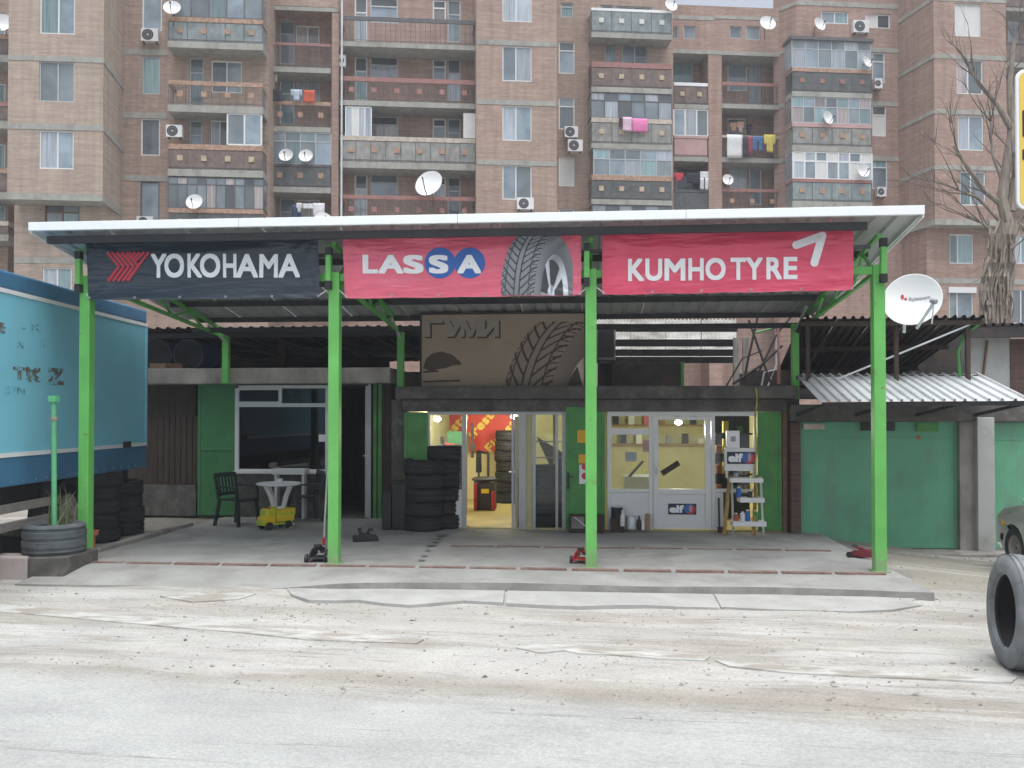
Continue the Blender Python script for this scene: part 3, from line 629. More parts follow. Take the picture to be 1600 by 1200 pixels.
# ----- wing F: plain tower with a column of double windows
vF = 41.5
Fw = wing('plain red brick tower with one column of white double windows and an air conditioner', 808, vF)
fwn = [(785, -22, 831, 34), (785, 72, 831, 127), (785, 165, 831, 220), (785, 258, 831, 312)]
hs = simple_wall(Fw, 744, 870, vF, 0, ZT, 'brick_mid', fwn)
for k, h in enumerate(hs): window(Fw, h, vF, 'pvc', 2, (('p_pale', 'p_pale'), ('p_blue', 'p_pale'), ('p_pale', 'p_blue'), ('p_blue', 'p_grey'))[k], .46)
shell(Fw, 744, 870, vF, 0, ZT, 'brick_mid')
for y in (64, 157, 251): band(Fw, 745, 869.5, y, y+7.5, vF)
# ----- wing G/H: narrow windows and the stack of glazed balconies
vG, vH = 44.6, 43.6
Gw = wing('brick wing of narrow windows and glazed balconies right of the window tower', 960, vG)
gw = [((876, 4, 896, 27), 'grey_frame', 'p_teal'), ((873, 65, 898, 115), 'pvc', 'p_blue'), ((873, 152, 898, 202), 'pvc', 'p_grey'), ((873, 244, 898, 291), 'pvc', 'p_shut'), ((873, 326, 898, 370), 'pvc', 'p_grey')]
hw = [(945, 67, 962, 135), (972, 69, 1012, 112), (938, 8, 958, 56), (962, 10, 1018, 42), (945, 150, 962, 225), (972, 155, 1012, 200), (945, 240, 962, 310), (972, 243, 1014, 285)]
hs = simple_wall(Gw, 868, 1052, vG, 0, ZT, 'brick_mid', [g[0] for g in gw]+hw)
for h, g in zip(hs, gw): window(Gw, h, vG, g[1], 1, (g[2], 'p_grey'), transom=.72 if g[2] != 'p_shut' else None, t=.06)
for k, h in enumerate(hs[5:]): window(Gw, h, vG, 'grey_frame', 1 if k % 2 == 0 else 2, (('p_teal', 'p_blue', 'p_grey', 'p_pale')[k % 4], 'p_dark'), name='balcony_door' if k % 2 == 0 else 'window')
shell(Gw, 868, 1052, vG, 0, ZT, 'brick_mid')
for k, (sl, rl, rm, pm, pl) in enumerate((((52, 60), (14, 18), 'white', 'panel_glass', 'plate_w'), ((137, 145), (98, 106), 'rail_red', 'panel_brown', 'plate_y'), ((225, 233), (185, 192), 'rail_beige', 'panel_grey', 'plate_y'), ((312, 320), (274, 282), 'rust', 'panel_dark', 'plate_y'))):
    balcony(Gw, 924, 1050, sl, rl, vH, vG, rm, pm, pl, 4, 4)
glazing(Gw, 924, 1050, 146, 185, vH, vG, 6, 'rail_dark', ('p_grey', 'p_blue', 'p_dark', 'p_pale'), .7)
glazing(Gw, 928, 1050, 234, 274, vH, vG, 5, 'grey_frame', ('p_grey', 'p_teal', 'p_blue', 'p_grey', 'p_pale'), .62)
glazing(Gw, 926, 1050, 321, 355, vH, vG, 6, 'rail_dark', ('p_grey', 'p_dark'), None)
# ----- wing I: low wing with loggias, sky above it
vI = 45.8
Iw = wing('lower red brick wing under the patch of sky, with small attic windows', 1130, vI)
zt = zat(1130, 10, vI)
iw = [(1048, 41, 1060, 60), (1068, 40, 1087, 61), (1140, 41, 1159, 60), (1166, 41, 1188, 62)]
hs = simple_wall(Iw, 1040, 1245, vI, zat(1130, 80, vI), zt, 'brick_red', iw)
for h in hs: window(Iw, h, vI, 'grey_frame', 1, ('p_grey',), t=.05)
shell(Iw, 1040, 1245, vI+1.4, 0, zt-.02, 'brick_red'); band(Iw, 1050, 1116, 25, 31, vI); band(Iw, 1117, 1215, 26, 31, vI)
a, b, c, d = RB(1048, 80, 1232, 86, vI); m = MB(FB); m.box(a, b, vI-.02, vI+1.39, c, d-.002); m.build('floor_slab', 'band', Iw)
iw2 = [(1050, 98, 1083, 145), (1137, 100, 1168, 142), (1171, 100, 1189, 163), (1137, 185, 1166, 230), (1140, 262, 1168, 300), (1171, 262, 1190, 320), (1056, 262, 1100, 320)]
hs = simple_wall(Iw, 1040, 1245, vI+1.4, 0, zat(1130, 80, vI), 'brick_red', iw2)
for k, h in enumerate(hs): window(Iw, h, vI+1.4, 'pvc' if k % 2 else 'grey_frame', 1, (('p_teal', 'p_blue', 'p_pale', 'p_dark', 'p_pale', 'p_blue', 'p_dark')[k],), t=.06)
for x0, x1 in ((1107, 1128),): u0, u1 = B(x0, 200, vI)[0], B(x1, 200, vI)[0]; m = MB(FB); m.box(u0, u1, vI, vI+1.39, 0, zat(1130, 86, vI)-.01); m.build('brick_pier', 'brick_red', Iw)
for sl, rl, rm, pm, pl in (((163, 170), (129, 134), 'white', 'panel_brown', 'plate_y'), ((245, 252), (212, 216), 'pink', 'pink', None), ((330, 337), (296, 300), 'rail_dark', 'panel_dark', None)): balcony(Iw, 1053, 1106.5, sl, rl, vI, vI+1.39, rm, pm, pl, 2, 1 if rm == 'pink' else 3, sides=False)
glazing(Iw, 1053, 1106.5, 171, 212, vI, vI+1.3, 3, 'pvc', ('p_blue', 'p_pale', 'p_grey'), None, .09, sides=False)
for sl, rl, rm in (((163, 170), (129, 134), 'rail_red'), ((247, 254), (212, 216), 'rail_beige'), ((332, 339), (295, 300), 'rail_red')): balcony(Iw, 1128.5, 1222, sl, rl, vI, vI+1.39, rm, None, 'plate_o' if sl[0] > 300 else None, 3, 5, bars=14, sides=False)
# ----- wing K: oblique face, stack of glazed balconies, attic windows
vK, vKw = 44.0, 45.0
Kw = wing('red brick wing with three glazed balconies stacked under two attic windows', 1300, vKw)
kw = [(1283, 18, 1326, 37), (1352, 22, 1391, 44), (1363, 82, 1383, 129), (1363, 165, 1385, 213), (1363, 247, 1387, 295)]
hs = simple_wall(Kw, 1244, 1412, vKw, 0, ZT, 'brick_red', kw)
for k, h in enumerate(hs): window(Kw, h, vKw, 'pvc', 2 if k < 2 else 1, (('p_blue', 'p_teal'), ('p_shut', 'p_dark'))[k % 2], transom=None if k < 2 else .7, t=.06)
uK0, uK1 = B(1209, 200, vI+.3)[0], B(1244, 200, vKw)[0]
m = MB(FB); m.face([(uK0, vI+.3, 0), (uK1, vKw, 0), (uK1, vKw, ZT), (uK0, vI+.3, ZT)]); m.build('side_wall', 'brick_red', Kw, fix=False)
shell(Kw, 1244, 1412, vKw, 0, ZT, 'brick_red', back=1.5, left=False)
for y in (4, 73, 157, 243):
    band(Kw, 1245, 1405, y, y+7, vKw); zc = zat(1300, y+3.5, vKw); p, q = Vector((uK0, vI+.3, zc)), Vector((uK1, vKw, zc)); off = (q-p).cross(Vector((0, 0, 1))).normalized()*.01; m = MB(FB); m.bar(p+off, q+off, .04, .2); m.build('concrete_band', 'band', Kw)
for k, (sl, rl, rm, pm, pl) in enumerate((((144, 152), (107, 113), 'rust', 'panel_dark', 'rail_red'), ((228, 237), (193, 199), 'rail_red', 'panel_grey', 'plate_o'), ((315, 325), (280, 285), 'rail_red', 'panel_glass', 'plate_o'))):
    balcony(Kw, 1238, 1363, sl, rl, vK, vKw, ('rust', 'pink', 'rail_red')[k], pm, pl, 4, 4)
glazing(Kw, 1238, 1361, 64, 106, vK, vKw, 6, 'grey_frame', ('p_pale', 'p_pale', 'p_blue', 'p_grey', 'p_grey'), .68)
glazing(Kw, 1238, 1361, 153, 192, vK, vKw, 7, 'grey_frame', ('p_pink', 'p_blue', 'p_teal', 'p_grey'), .62)
glazing(Kw, 1240, 1363, 238, 280, vK, vKw, 7, 'pvc', ('p_pale', 'p_blue', 'p_shut'), .66, .09)
u0, u1, c, d = RB(1234, 59, 1364, 64, vK); m = MB(FB); m.box(u0, u1, vK-.1, vKw-.004, c, d); m.build('balcony_roof', 'rail_dark', Kw)
# ----- wing N: right tower, oblique left face, cantilevered
vN = 42.2
Nw = wing('red brick right tower with a column of double windows behind the bare tree', 1515, vN)
nz0, nz1 = zat(1515, 352, vN), zat(1515, 343, vN)
nw = [((1492, 6, 1533, 57), ('p_shut', 'p_shut')), ((1495, 93, 1536, 147), ('p_pink', 'p_grey')), ((1497, 181, 1537, 235), ('p_pale', 'p_blue')), ((1500, 268, 1540, 321), ('p_teal', 'p_grey'))]
hs = simple_wall(Nw, 1460, 1573, vN, nz1, ZT, 'brick_red', [w[0] for w in nw])
for h, w in zip(hs, nw): window(Nw, h, vN, 'pvc', 2, w[1], .44)
uN0, uN1, uN2 = B(1404, 200, vKw)[0], B(1460, 200, vN)[0], B(1573, 200, vN)[0]
m = MB(FB); m.face([(uN0, vKw, 0), (uN1, vN, nz1), (uN1, vN, ZT), (uN0, vKw, ZT)][:0] or [(uN0, vKw, nz1), (uN1, vN, nz1), (uN1, vN, ZT), (uN0, vKw, ZT)])
m.face([(uN2, vN, nz1), (uN2, vN+10, nz1), (uN2, vN+10, ZT), (uN2, vN, ZT)]); m.face([(uN0, vKw, ZT), (uN1, vN, ZT), (uN2, vN, ZT), (uN2, vN+10, ZT), (uN0, vN+10, ZT)]); m.build('side_wall', 'brick_red', Nw, fix=False)
m = MB(FB); pl = [(uN0-.02, vKw), (uN1-.02, vN-.03), (uN2+.02, vN-.03), (uN2+.02, vN+6), (uN0, vN+6)]; n = 5
m.v = [(a, b, nz0) for a, b in pl]+[(a, b, nz1) for a, b in pl]; m.f = [tuple(range(n)), tuple(range(n, 2*n))]+[(i, (i+1) % n, n+(i+1) % n, n+i) for i in range(n)]; m.m = [0]*len(m.f); m.build('floor_slab', 'band', Nw)
for y in (-4, 86, 172, 259):
    band(Nw, 1460, 1572.5, y, y+7, vN); zc = zat(1515, y+3.5, vN); p, q = Vector((uN0, vKw, zc)), Vector((uN1, vN, zc)); off = (q-p).cross(Vector((0, 0, 1))).normalized()*.01; m = MB(FB); m.bar(p+off, q+off, .04, .2); m.build('concrete_band', 'band', Nw)
vN2 = 43.0
hs = simple_wall(Nw, 1448, 1660, vN2, 0, nz0, 'brick_red', [(1484, 366, 1521, 412), (1483, 452, 1521, 506), (1582, 366, 1622, 412), (1582, 452, 1622, 506)], yref=420)
for k, h in enumerate(hs): window(Nw, h, vN2, 'pvc', 2, (('p_teal', 'p_teal'), ('p_grey', 'p_blue'), ('p_pale', 'p_teal'), ('p_grey', 'p_dark'))[k], .35)
a, b, c, d = RB(1481, 449, 1524, 458, vN2); m = MB(FB); m.box(a, b, vN2-.1, vN2-.004, c, d); m.build('shutter_box', 'pvc', Nw)
u3, u4 = B(1448, 420, vN2)[0], B(1404, 420, vKw+.3)[0]; m = MB(FB); m.face([(u4, vKw+.3, 0), (u3, vN2, 0), (u3, vN2, nz0), (u4, vKw+.3, nz0)]); m.build('side_wall', 'brick_red', Nw, fix=False)
band(Nw, 1450, 1655, 436, 444, vN2)
# ----- wing O: balconies at the right edge
vO = 45.2
Ow = wing('brick wing of balconies at the right edge behind the yellow sign', 1600, vO)
ow = [(1575, 25, 1592, 66), (1598, 30, 1640, 60), (1575, 110, 1592, 150), (1575, 196, 1592, 240), (1575, 282, 1592, 325)]
hs = simple_wall(Ow, 1560, 1700, vO+1.3, 0, ZT, 'brick_red', ow)
for k, h in enumerate(hs): window(Ow, h, vO+1.3, 'pvc', 1, (('p_pale', 'p_teal', 'p_blue')[k % 3],), t=.06)
shell(Ow, 1560, 1700, vO+1.3, 0, ZT, 'brick_red')
for sl, rl in (((14, 19), (-20, -15)), ((99, 107), (66, 70)), ((185, 193), (152, 156)), ((271, 279), (238, 242))): balcony(Ow, 1570, 1695, sl, rl, vO, vO+1.29, 'rail_dark', 'panel_brown', None, 3, 5, sides=False)

# ================================================================== CANOPY
FY = 10.36                                # fascia
M['fascia_white'] = mat('white_coated_sheet', (.84, .87, .87), .4, .03, 2, dirt=(.7, .72, .72), dirt_amt=.3, bumpy=0)
cx0, cx1 = P(45, 350, FY).x, P(1445, 325, FY).x
zf = P(800, 340, FY).z; ZBK, YBK = 3.44, 14.75
def roof_z(y): return zf-.09+(ZBK-zf+.09)*(y-FY)/(YBK-FY)
cn = T('canopy', 'flat sheet-metal canopy on lime green posts over the forecourt', 'canopy', (-1.5, 10.83, 0))
NP = 11
for k in range(NP):
    a, b = cx0+.02+(cx1-cx0-.04)*k/NP, cx0+.02+(cx1-cx0-.04)*(k+1)/NP-.006
    m = MB(); corrugated(m, (a, FY+.03, roof_z(FY)+.05), (b, FY+.03, roof_z(FY)+.05), (a, YBK, ZBK+.05), (b, YBK, ZBK+.05), 4, .03)
    for x in (a,): pass
    m.build('roof_sheet', 'roof_under', cn, fix=False)
for k in range(4):
    a, b = cx0+(cx1-cx0)*k/4, cx0+(cx1-cx0)*(k+1)/4-.004
    m = MB(); m.box(a, b, FY-.012, FY+.02, zf-.052, zf+.052); m.box(a, b, FY+.021, FY+.12, zf+.03, zf+.05); m.box(a, b, FY+.021, FY+.05, zf-.05, zf-.035); m.build('fascia', 'fascia_white', cn, bevel=.004)
for x in (cx0+.01, cx1-.01):
    m = MB(); m.bar((x, FY+.03, roof_z(FY)+.06), (x, YBK, ZBK+.06), .02, .1); m.build('verge_trim', 'white', cn)
m = MB(); m.box(cx0+.17, cx1-.6, FY+.10, FY+.16, roof_z(FY)-.10, roof_z(FY)-.01); m.build('purlin', 'dark', cn)
for y in (11.6, 12.6, 13.6, 14.6):
    m = MB(); m.box(cx0+.25, cx1-.25, y-.03, y+.03, roof_z(y)-.045, roof_z(y)+.035); m.build('purlin', 'dark', cn)
FPX = [(-6.36, 123), (-3.125, 522.5), (.055, 923.5), (3.445, 1374)]
zx = 3.56                                # cross rail height
for i, (x, px) in enumerate(FPX):
    m = MB(); w = .068; m.box(x-w, x+w, YP-w, YP+w, 0, zx+.06); m.build('post', 'green', cn, bevel=.008)
    m = MB(); m.box(x-.1, x+.1, YP-.1, YP+.1, 0, .012); m.build('foot_plate', 'green', cn)
    dx = -.05 if i < 3 else .03
    m = MB(); m.box(x+dx-.032, x+dx+.032, YP-.15, YP-.072, zx-.1, roof_z(YP)-.08); m.build('upper_post', 'green', cn, bevel=.004)
    for z in (zx-.16, roof_z(YP)-.19):
        m = MB(); m.box(x+dx-.036, x+dx+.036, YP-.155, YP-.07, z, z+.10); m.build('end_cap', 'black', cn)
    # lattice rafter running back
    yb = 14.45 if i else 15.15
    m = MB(); m.bar((x, YP+.07, zx-.02), (x, yb, roof_z(min(yb, YBK))-.22), .05, .05); m.bar((x, YP-.07, roof_z(YP)-.04), (x, yb-.3, roof_z(min(yb-.3, YBK))-.03-.04), .05, .05)
    q = 7
    for k in range(q):
        y0 = YP+.1+(yb-.4-YP)*k/q; y1 = YP+.1+(yb-.4-YP)*(k+1)/q; lo = lambda y: zx+(roof_z(min(yb, YBK))-.22-zx)*(y-YP)/(yb-YP); hi = lambda y: roof_z(min(y, YBK))-.08
        m.bar((x, y0, lo(y0) if k % 2 == 0 else hi(y0)), (x, y1, hi(y1) if k % 2 == 0 else lo(y1)), .03, .03)
    m.build('rafter_truss', 'green', cn)
m = MB(); m.box(FPX[0][0]+.07, FPX[3][0]-.07, YP-.03, YP+.03, zx-.045, zx+.045); m.build('cross_rail', 'green', cn)
m = MB(); m.box(FPX[0][0]+.07, FPX[3][0]-.07, YP+.02, YP+.06, zx+.27, zx+.31); m.build('cross_rail', 'rail_dark', cn)
for x, y, z0 in ((-6.36, 15.22, 2.40), (-3.13, 14.78, 0), (.055, 14.45, 0), (3.30, 14.40, 0)):
    m = MB(); m.box(x-.055, x+.055, y-.055, y+.055, z0, roof_z(min(y, YBK))-.2); m.build('rear_post', 'green', cn, bevel=.006)
    if y < 15 or True:
        m = MB(); m.bar((x, y-.06, 3.15), (x, y-.75, roof_z(min(y-.75, YBK))-.12), .035, .035); m.build('knee_brace', 'galv', cn)
m = MB(); m.box(FPX[0][0]-.3, 3.6, 14.5, 14.58, 3.24, 3.32); m.build('rear_beam', 'dark', cn)
for x0, y0, x1 in ((-5.75, 11.6, -4.9), (-2.6, 12.4, -1.9)):    # tubes of two strip lamps under the roof
    pass

# ================================================================== BANNERS
def banner(name_label, cor, mname, Y, sag=.01, seed=0):
    """cor: four pixel corners tl, tr, br, bl"""
    tl, tr, br, bl = [P(x, y, Y) for x, y in cor]; t = T('banner', name_label, 'banner', ((tl.x+tr.x)/2, Y, bl.z), 0, 'tyre banners hung from the canopy')
    def surf(a, b, off=0.0):             # a across 0..1, b up 0..1
        p = (bl.lerp(br, a)).lerp(tl.lerp(tr, a), b); e = 4*b*(1-b)*4*a*(1-a)
        w = .012*math.sin(a*9+seed)*(1-abs(2*b-1))+.03*noise.noise((a*3+seed, b*1.5, seed))*e
        for qa, qb in ((0, 1), (1, 1), (0, 0), (1, 0)):
            dx_, dz_ = (a-qa)*3.2, (b-qb); dd = math.hypot(dx_, dz_); w += .011*math.exp(-1.6*dd)*math.sin(math.atan2(dz_, dx_+1e-6)*(11+qa*2+qb)+seed)*min(1, dd*4)
        sagz = -.018*abs(math.sin(a*math.pi*4))*(1 if b < .01 else b*.0)+.0
        return Vector((p.x, Y+w-off, p.z+sagz*.4))
    m = MB(); m.grid(lambda a, b: surf(a, b), 90, 26); m.build('sheet', mname, t, smooth=True, fix=False)
    for k in range(6):
        for b in (.025, .975):
            a = .006+.988*k/5; p = surf(a, b, .004); m = MB(); m.lathe([(.007, 0), (.016, 0), (.016, .004), (.007, .004)], p, (0, -1, 0), 10, closed=True); m.build('eyelet', 'steel', t)
    for a, b, dx in ((.006, .975, -.12), (.006, .025, -.12), (.994, .975, .12), (.994, .025, .12)):
        p = surf(a, b, .0); m = MB(); m.tube([p, p+Vector((dx, .06, .05 if b > .5 else .1))], .006, 5); m.build('tie_cord', 'white', t)
    def px2(a_px, b_px):                 # pixel -> fraction of the sheet
        q = P(a_px, b_px, Y); return (q.x-bl.x)/(br.x-bl.x), None, q
    def at(px, py, off):
        q = P(px, py, Y); a = (q.x-(bl.x+tl.x)/2)/((br.x+tr.x-bl.x-tl.x)/2); zb = bl.z+(br.z-bl.z)*a; zt_ = tl.z+(tr.z-tl.z)*a; b = (q.z-zb)/(zt_-zb); s = surf(min(max(a, 0), 1), min(max(b, 0), 1), off); return Vector((q.x, s.y, q.z))
    return t, surf, at
def sheet_mat(name, c, sheen):
    m, nt, bs, L = _nt(name)
    f = ramp(nt, vnoise(nt, 2.2, 3), [(.35, tuple(x*.93 for x in c)), (.65, tuple(min(1, x*1.06+.003) for x in c))]); L(f, bs.inputs['Base Color'])
    bs.inputs['Roughness'].default_value = .33; bs.inputs['Specular IOR Level'].default_value = sheen
    tc = nt.nodes.new('ShaderNodeTexCoord'); w = nt.nodes.new('ShaderNodeTexNoise'); mp = nt.nodes.new('ShaderNodeMapping'); L(tc.outputs['Object'], mp.inputs[0])
    mp.inputs['Rotation'].default_value = (0, rad(24), 0); mp.inputs['Scale'].default_value = (.7, 1, 4.5); L(mp.outputs[0], w.inputs['Vector']); w.inputs['Scale'].default_value = 1.1; w.inputs['Detail'].default_value = 3
    bump(nt, bs, w.outputs['Fac'], 1.0, .10); return m
M['ban_navy'] = sheet_mat('navy_vinyl', (.022, .034, .052), .6); M['ban_red'] = sheet_mat('red_vinyl', (.75, .125, .20), .7); M['ban_crim'] = sheet_mat('crimson_vinyl', (.71, .07, .14), .6)
M['ink_white'] = mat('white_print', (.82, .83, .85), .4, .03, 3, bumpy=0); M['ink_red'] = mat('red_print', (.52, .035, .06), .4, .05, 3, bumpy=0); M['ink_blue'] = mat('blue_print', (.025, .12, .42), .4, .05, 3, bumpy=0)
M['ink_navy'] = mat('navy_print', (.012, .018, .05), .4, .05, 3, bumpy=0); M['ink_yellow'] = mat('yellow_print', (.80, .62, .10), .5, .05, 3, bumpy=0); M['ink_grey'] = mat('grey_print', (.3, .31, .33), .5, .05, 3, bumpy=0)
BY = YP-.10
def letters(name, t, at, txt, box, bold, mname, off=.007, spacing=1.0, slant=0.0, rise=0.0):
    x0, y0, x1, y1 = box; m = MB()
    add_text(m, txt, lambda a, b, L: at(x0+(x1-x0)*a+slant*(b-.5), y1+(y0-y1)*b-rise*a, off+L*.00025), bold, spacing); return m.build(name, mname, t, fix=False)
def stroke(m, pts, w, at, off=.007, round_=False):
    for i, ((xa, ya), (xb, yb)) in enumerate(zip(pts, pts[1:])):
        dx, dy = xb-xa, yb-ya; l = math.hypot(dx, dy); nx_, ny_ = -dy/l*w/2, dx/l*w/2; e = .0 if round_ else 0
        m.face([at(xa+nx_, ya+ny_, off+i*.0003), at(xa-nx_, ya-ny_, off+i*.0003), at(xb-nx_, yb-ny_, off+i*.0003), at(xb+nx_, yb+ny_, off+i*.0003)])
    if round_:
        for i, (x, y) in enumerate(pts): m.face([at(x+w/2*math.cos(q), y+w/2*math.sin(q), off+.001+i*.0003) for q in [2*math.pi*k/20 for k in range(20)]])
t, sf, at = banner('navy banner with white lettering and a striped red chevron, leftmost', ((133, 364), (497, 364), (500, 465), (138, 468)), 'ban_navy', BY, seed=1)
for i, ch in enumerate('YOKOHAMA'):
    xs0 = [235, 257, 293, 313, 348, 370, 404, 436]; xs1 = [260, 290, 318, 346, 371, 402, 435, 468]
    letters('letter', t, at, ch, (xs0[i]+(2 if ch != 'A' else 0), 398, xs1[i]-(2 if ch not in 'AY' else 0), 433-.6*i*.15), .036, 'ink_white')
m = MB()
for k in range(5): stroke(m, [(167+7.6*k, 394), (186+7.6*k, 416.5), (169+7.6*k, 439)], 4.2, at); 
for k in range(4): stroke(m, [(204+7.2*k, 394), (196+5.0*k, 404+1.4*k)], 4.0, at, .0085)
stroke(m, [(233, 394), (200, 437)], 4.2, at, .0090)
m.build('chevron_logo', 'ink_red', t, fix=False)
t, sf, at = banner('red banner with white lettering, two blue discs and a printed tyre, centre', ((535, 356), (908, 354), (908, 461), (539, 466)), 'ban_red', BY, seed=4)
for cx in (687.5, 734): m = MB(); m.face([at(cx+24.3*math.cos(q), 411+24.3*math.sin(q), .005+(.0004 if cx > 700 else 0)) for q in [2*math.pi*k/40 for k in range(40)]]); m.build('blue_disc', 'ink_blue', t, fix=False)
for ch, x0, x1 in (('L', 567, 591), ('A', 592, 630), ('S', 631, 661), ('S', 671, 700), ('A', 715, 752)): letters('letter', t, at, ch, (x0+2, 400, x1-2, 426), .06, 'ink_white', .008)
TYRE_AT = at; TYRE_T = t
t, sf, at = banner('crimson banner with white lettering and a white tick mark, rightmost', ((941, 352), (1333, 342), (1333, 453), (941, 460)), 'ban_crim', BY, seed=9)
for ch, x0, x1 in zip('KUMHOTYRE', (980, 1007, 1037, 1074, 1101, 1140, 1164, 1196, 1223), (1007, 1035, 1071, 1100, 1134, 1166, 1192, 1222, 1246)):
    letters('letter', t, at, ch, (x0+2.4, 406-(x0-981)*.012, x1-1.6, 438-(x0-981)*.012), .042, 'ink_white', .008)
m = MB(); stroke(m, [(1244, 383), (1284.5, 368.5), (1272, 411)], 12.5, at, .008, True); m.build('tick_logo', 'ink_white', t, fix=False)

# ---------- printed photograph of a tyre (pixels of ink on the sheet)
def tyre_print(n, m_, win, yaw, rollz, tilt, sepia, N=46):
    """orthographic picture of a tyre; win = (x0,x1,y0,y1) of the view; returns rgb and mask arrays [m_+1, n+1]"""
    X, Y = np.meshgrid(np.linspace(win[0], win[1], n+1), np.linspace(win[2], win[3], m_+1))
    cy, sy = math.cos(yaw), math.sin(yaw); ct, st = math.cos(tilt), math.sin(tilt)
    # tyre frame: axis = x', picture right = X, up = Y, away = Z
    def to_t(Z):
        y1 = Y*ct-Z*st; z1 = Y*st+Z*ct; x1 = X*cy+z1*sy; z2 = -X*sy+z1*cy; return x1, y1, z2
    hit = np.full(X.shape, np.nan); Wd, Ri = .31, .62
    for Z in np.linspace(-1.3, .9, 330):
        x, y, z = to_t(Z); r = np.hypot(y, z); f = (np.abs(x)/Wd)**5+(np.abs((r-.80)/.20))**3.2
        rim = (r < .63) & (np.abs(x) < .22)
        new = ((f < 1) | rim) & np.isnan(hit); hit[new] = Z
    mask = ~np.isnan(hit); Z = np.where(mask, hit, 0); x, y, z = to_t(Z); r = np.hypot(y, z); ang = np.arctan2(y, z)
    tread = (r > .945) | ((np.abs(x) < .27) & (r > .9)); gx = x/Wd
    v = np.where(tread, .30, .16+.10*np.clip((r-.65)/.3, 0, 1))
    fr = (ang*N/(2*math.pi)+np.abs(gx)**1.3*2.4) % 1
    g = (fr < .24) & (np.abs(gx) > .16); g |= (np.abs(np.abs(gx)-.14) < .035) | (np.abs(np.abs(gx)-.62) < .028); g |= ((((ang*N/(2*math.pi)*2)+gx*2) % 1) < .22) & (np.abs(gx) > .66)
    v = np.where(tread & g, .045, v); v = np.where(tread & ~g, v*(.75+.5*np.clip(y, 0, 1)), v)
    rim = (r < .645); sp = np.abs(((ang/(2*math.pi)*5) % 1)-.5); arm = (sp < .11+.05*(1-r)) | (r > .565) | (r < .17)
    v = np.where(rim, np.where(arm, .52+.25*np.sin(ang*3+1), .05), v)
    rgb = np.stack([v*.95, v, v*1.08], -1)
    if sepia: rgb = np.stack([v*1.0+.02, v*.80+.012, v*.66+.008], -1)*.85
    return rgb, mask
def print_mesh(name, parent, rgb, mask, fn, mname):
    h, w = mask.shape; idx = -np.ones(mask.shape, int); me = bpy.data.meshes.new(name); cells = mask[:-1, :-1] & mask[1:, :-1] & mask[:-1, 1:] & mask[1:, 1:]
    use = np.zeros(mask.shape, bool)
    for a in (slice(0, -1), slice(1, None)):
        for b in (slice(0, -1), slice(1, None)): use[a, b] |= cells
    js, is_ = np.nonzero(use); idx[js, is_] = np.arange(len(js)); base = WM[parent].inverted()
    vs = [tuple(base @ Vector(fn(i/(w-1), j/(h-1)))) for j, i in zip(js, is_)]; cj, ci = np.nonzero(cells)
    fs = np.stack([idx[cj, ci], idx[cj, ci+1], idx[cj+1, ci+1], idx[cj+1, ci]], -1).tolist()
    me.from_pydata(vs, [], fs); at_ = me.color_attributes.new('print', 'FLOAT_COLOR', 'POINT'); c = np.ones((len(js), 4)); c[:, :3] = rgb[js, is_]; at_.data.foreach_set('color', c.ravel().astype(np.float32)); me.materials.append(M[mname])
    o = bpy.data.objects.new(name, me); COL.objects.link(o); o.parent = parent; WM[o] = WM[parent]; return o
M['print'] = vcol_mat('photo_print', .35); M['print_matt'] = vcol_mat('faded_print', .6)
rgb, mk = tyre_print(170, 150, (-.58, .55, 0.0, 1.02), rad(-20), 0, rad(3), False)
print_mesh('printed_tyre', TYRE_T, rgb, mk, lambda a, b: TYRE_AT(783+112*a, 461.5-101*b, .007), 'print')

# ================================================================== CENTRAL TYRE SHOP
sh = T('tyre_shop', 'low concrete workshop with green metal doors and a yellow lit interior', 'building', (0, YS, 0))
xa, xb = P(632, 740, YS).x, P(1229, 740, YS).x; zl = P(900, 640, YS).z; zr = P(900, 604, YS).z
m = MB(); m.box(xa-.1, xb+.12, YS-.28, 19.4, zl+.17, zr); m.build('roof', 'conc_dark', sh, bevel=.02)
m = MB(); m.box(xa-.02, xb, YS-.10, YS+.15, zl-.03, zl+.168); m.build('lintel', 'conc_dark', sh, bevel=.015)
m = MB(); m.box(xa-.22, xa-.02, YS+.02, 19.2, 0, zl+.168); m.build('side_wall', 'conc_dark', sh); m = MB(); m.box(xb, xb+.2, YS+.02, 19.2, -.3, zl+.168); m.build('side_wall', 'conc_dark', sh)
m = MB(); m.box(xa, xb, 19.0, 19.2, 0, zl+.168); m.box(xa, xa+.03, YS+.2, 19.0, 0, zl+.16); m.box(xb-.03, xb, YS+.2, 19.0, 0, zl+.16); m.build('inner_wall', 'yellow_wall', sh)
m = MB(); m.box(xa+.031, xb-.031, YS+.16, 18.99, zl+.12, zl+.165); m.build('ceiling', 'stucco', sh)
M['shop_floor'] = mat('shop_floor', (.50, .42, .17), .6, .2, 2, dirt=(.2, .17, .1), dirt_amt=.6, dirt_scale=1.5)
m = MB(); m.box(xa, xb, YS-.02, 19.0, -.2, .026); m.build('floor', 'shop_floor', sh)
xm = P(947, 740, YS).x; m = MB(); m.box(xm-.05, xm+.03, YS+.16, 18.98, .03, zl+.11); m.build('partition', 'yellow_wall', sh)
def rect(m, px, Y, d=.05, mi=0):
    x0, x1, z0, z1 = RC(*px, Y); m.box(x0, x1, Y-d/2, Y+d/2, max(z0, .004), z1, mi); return m
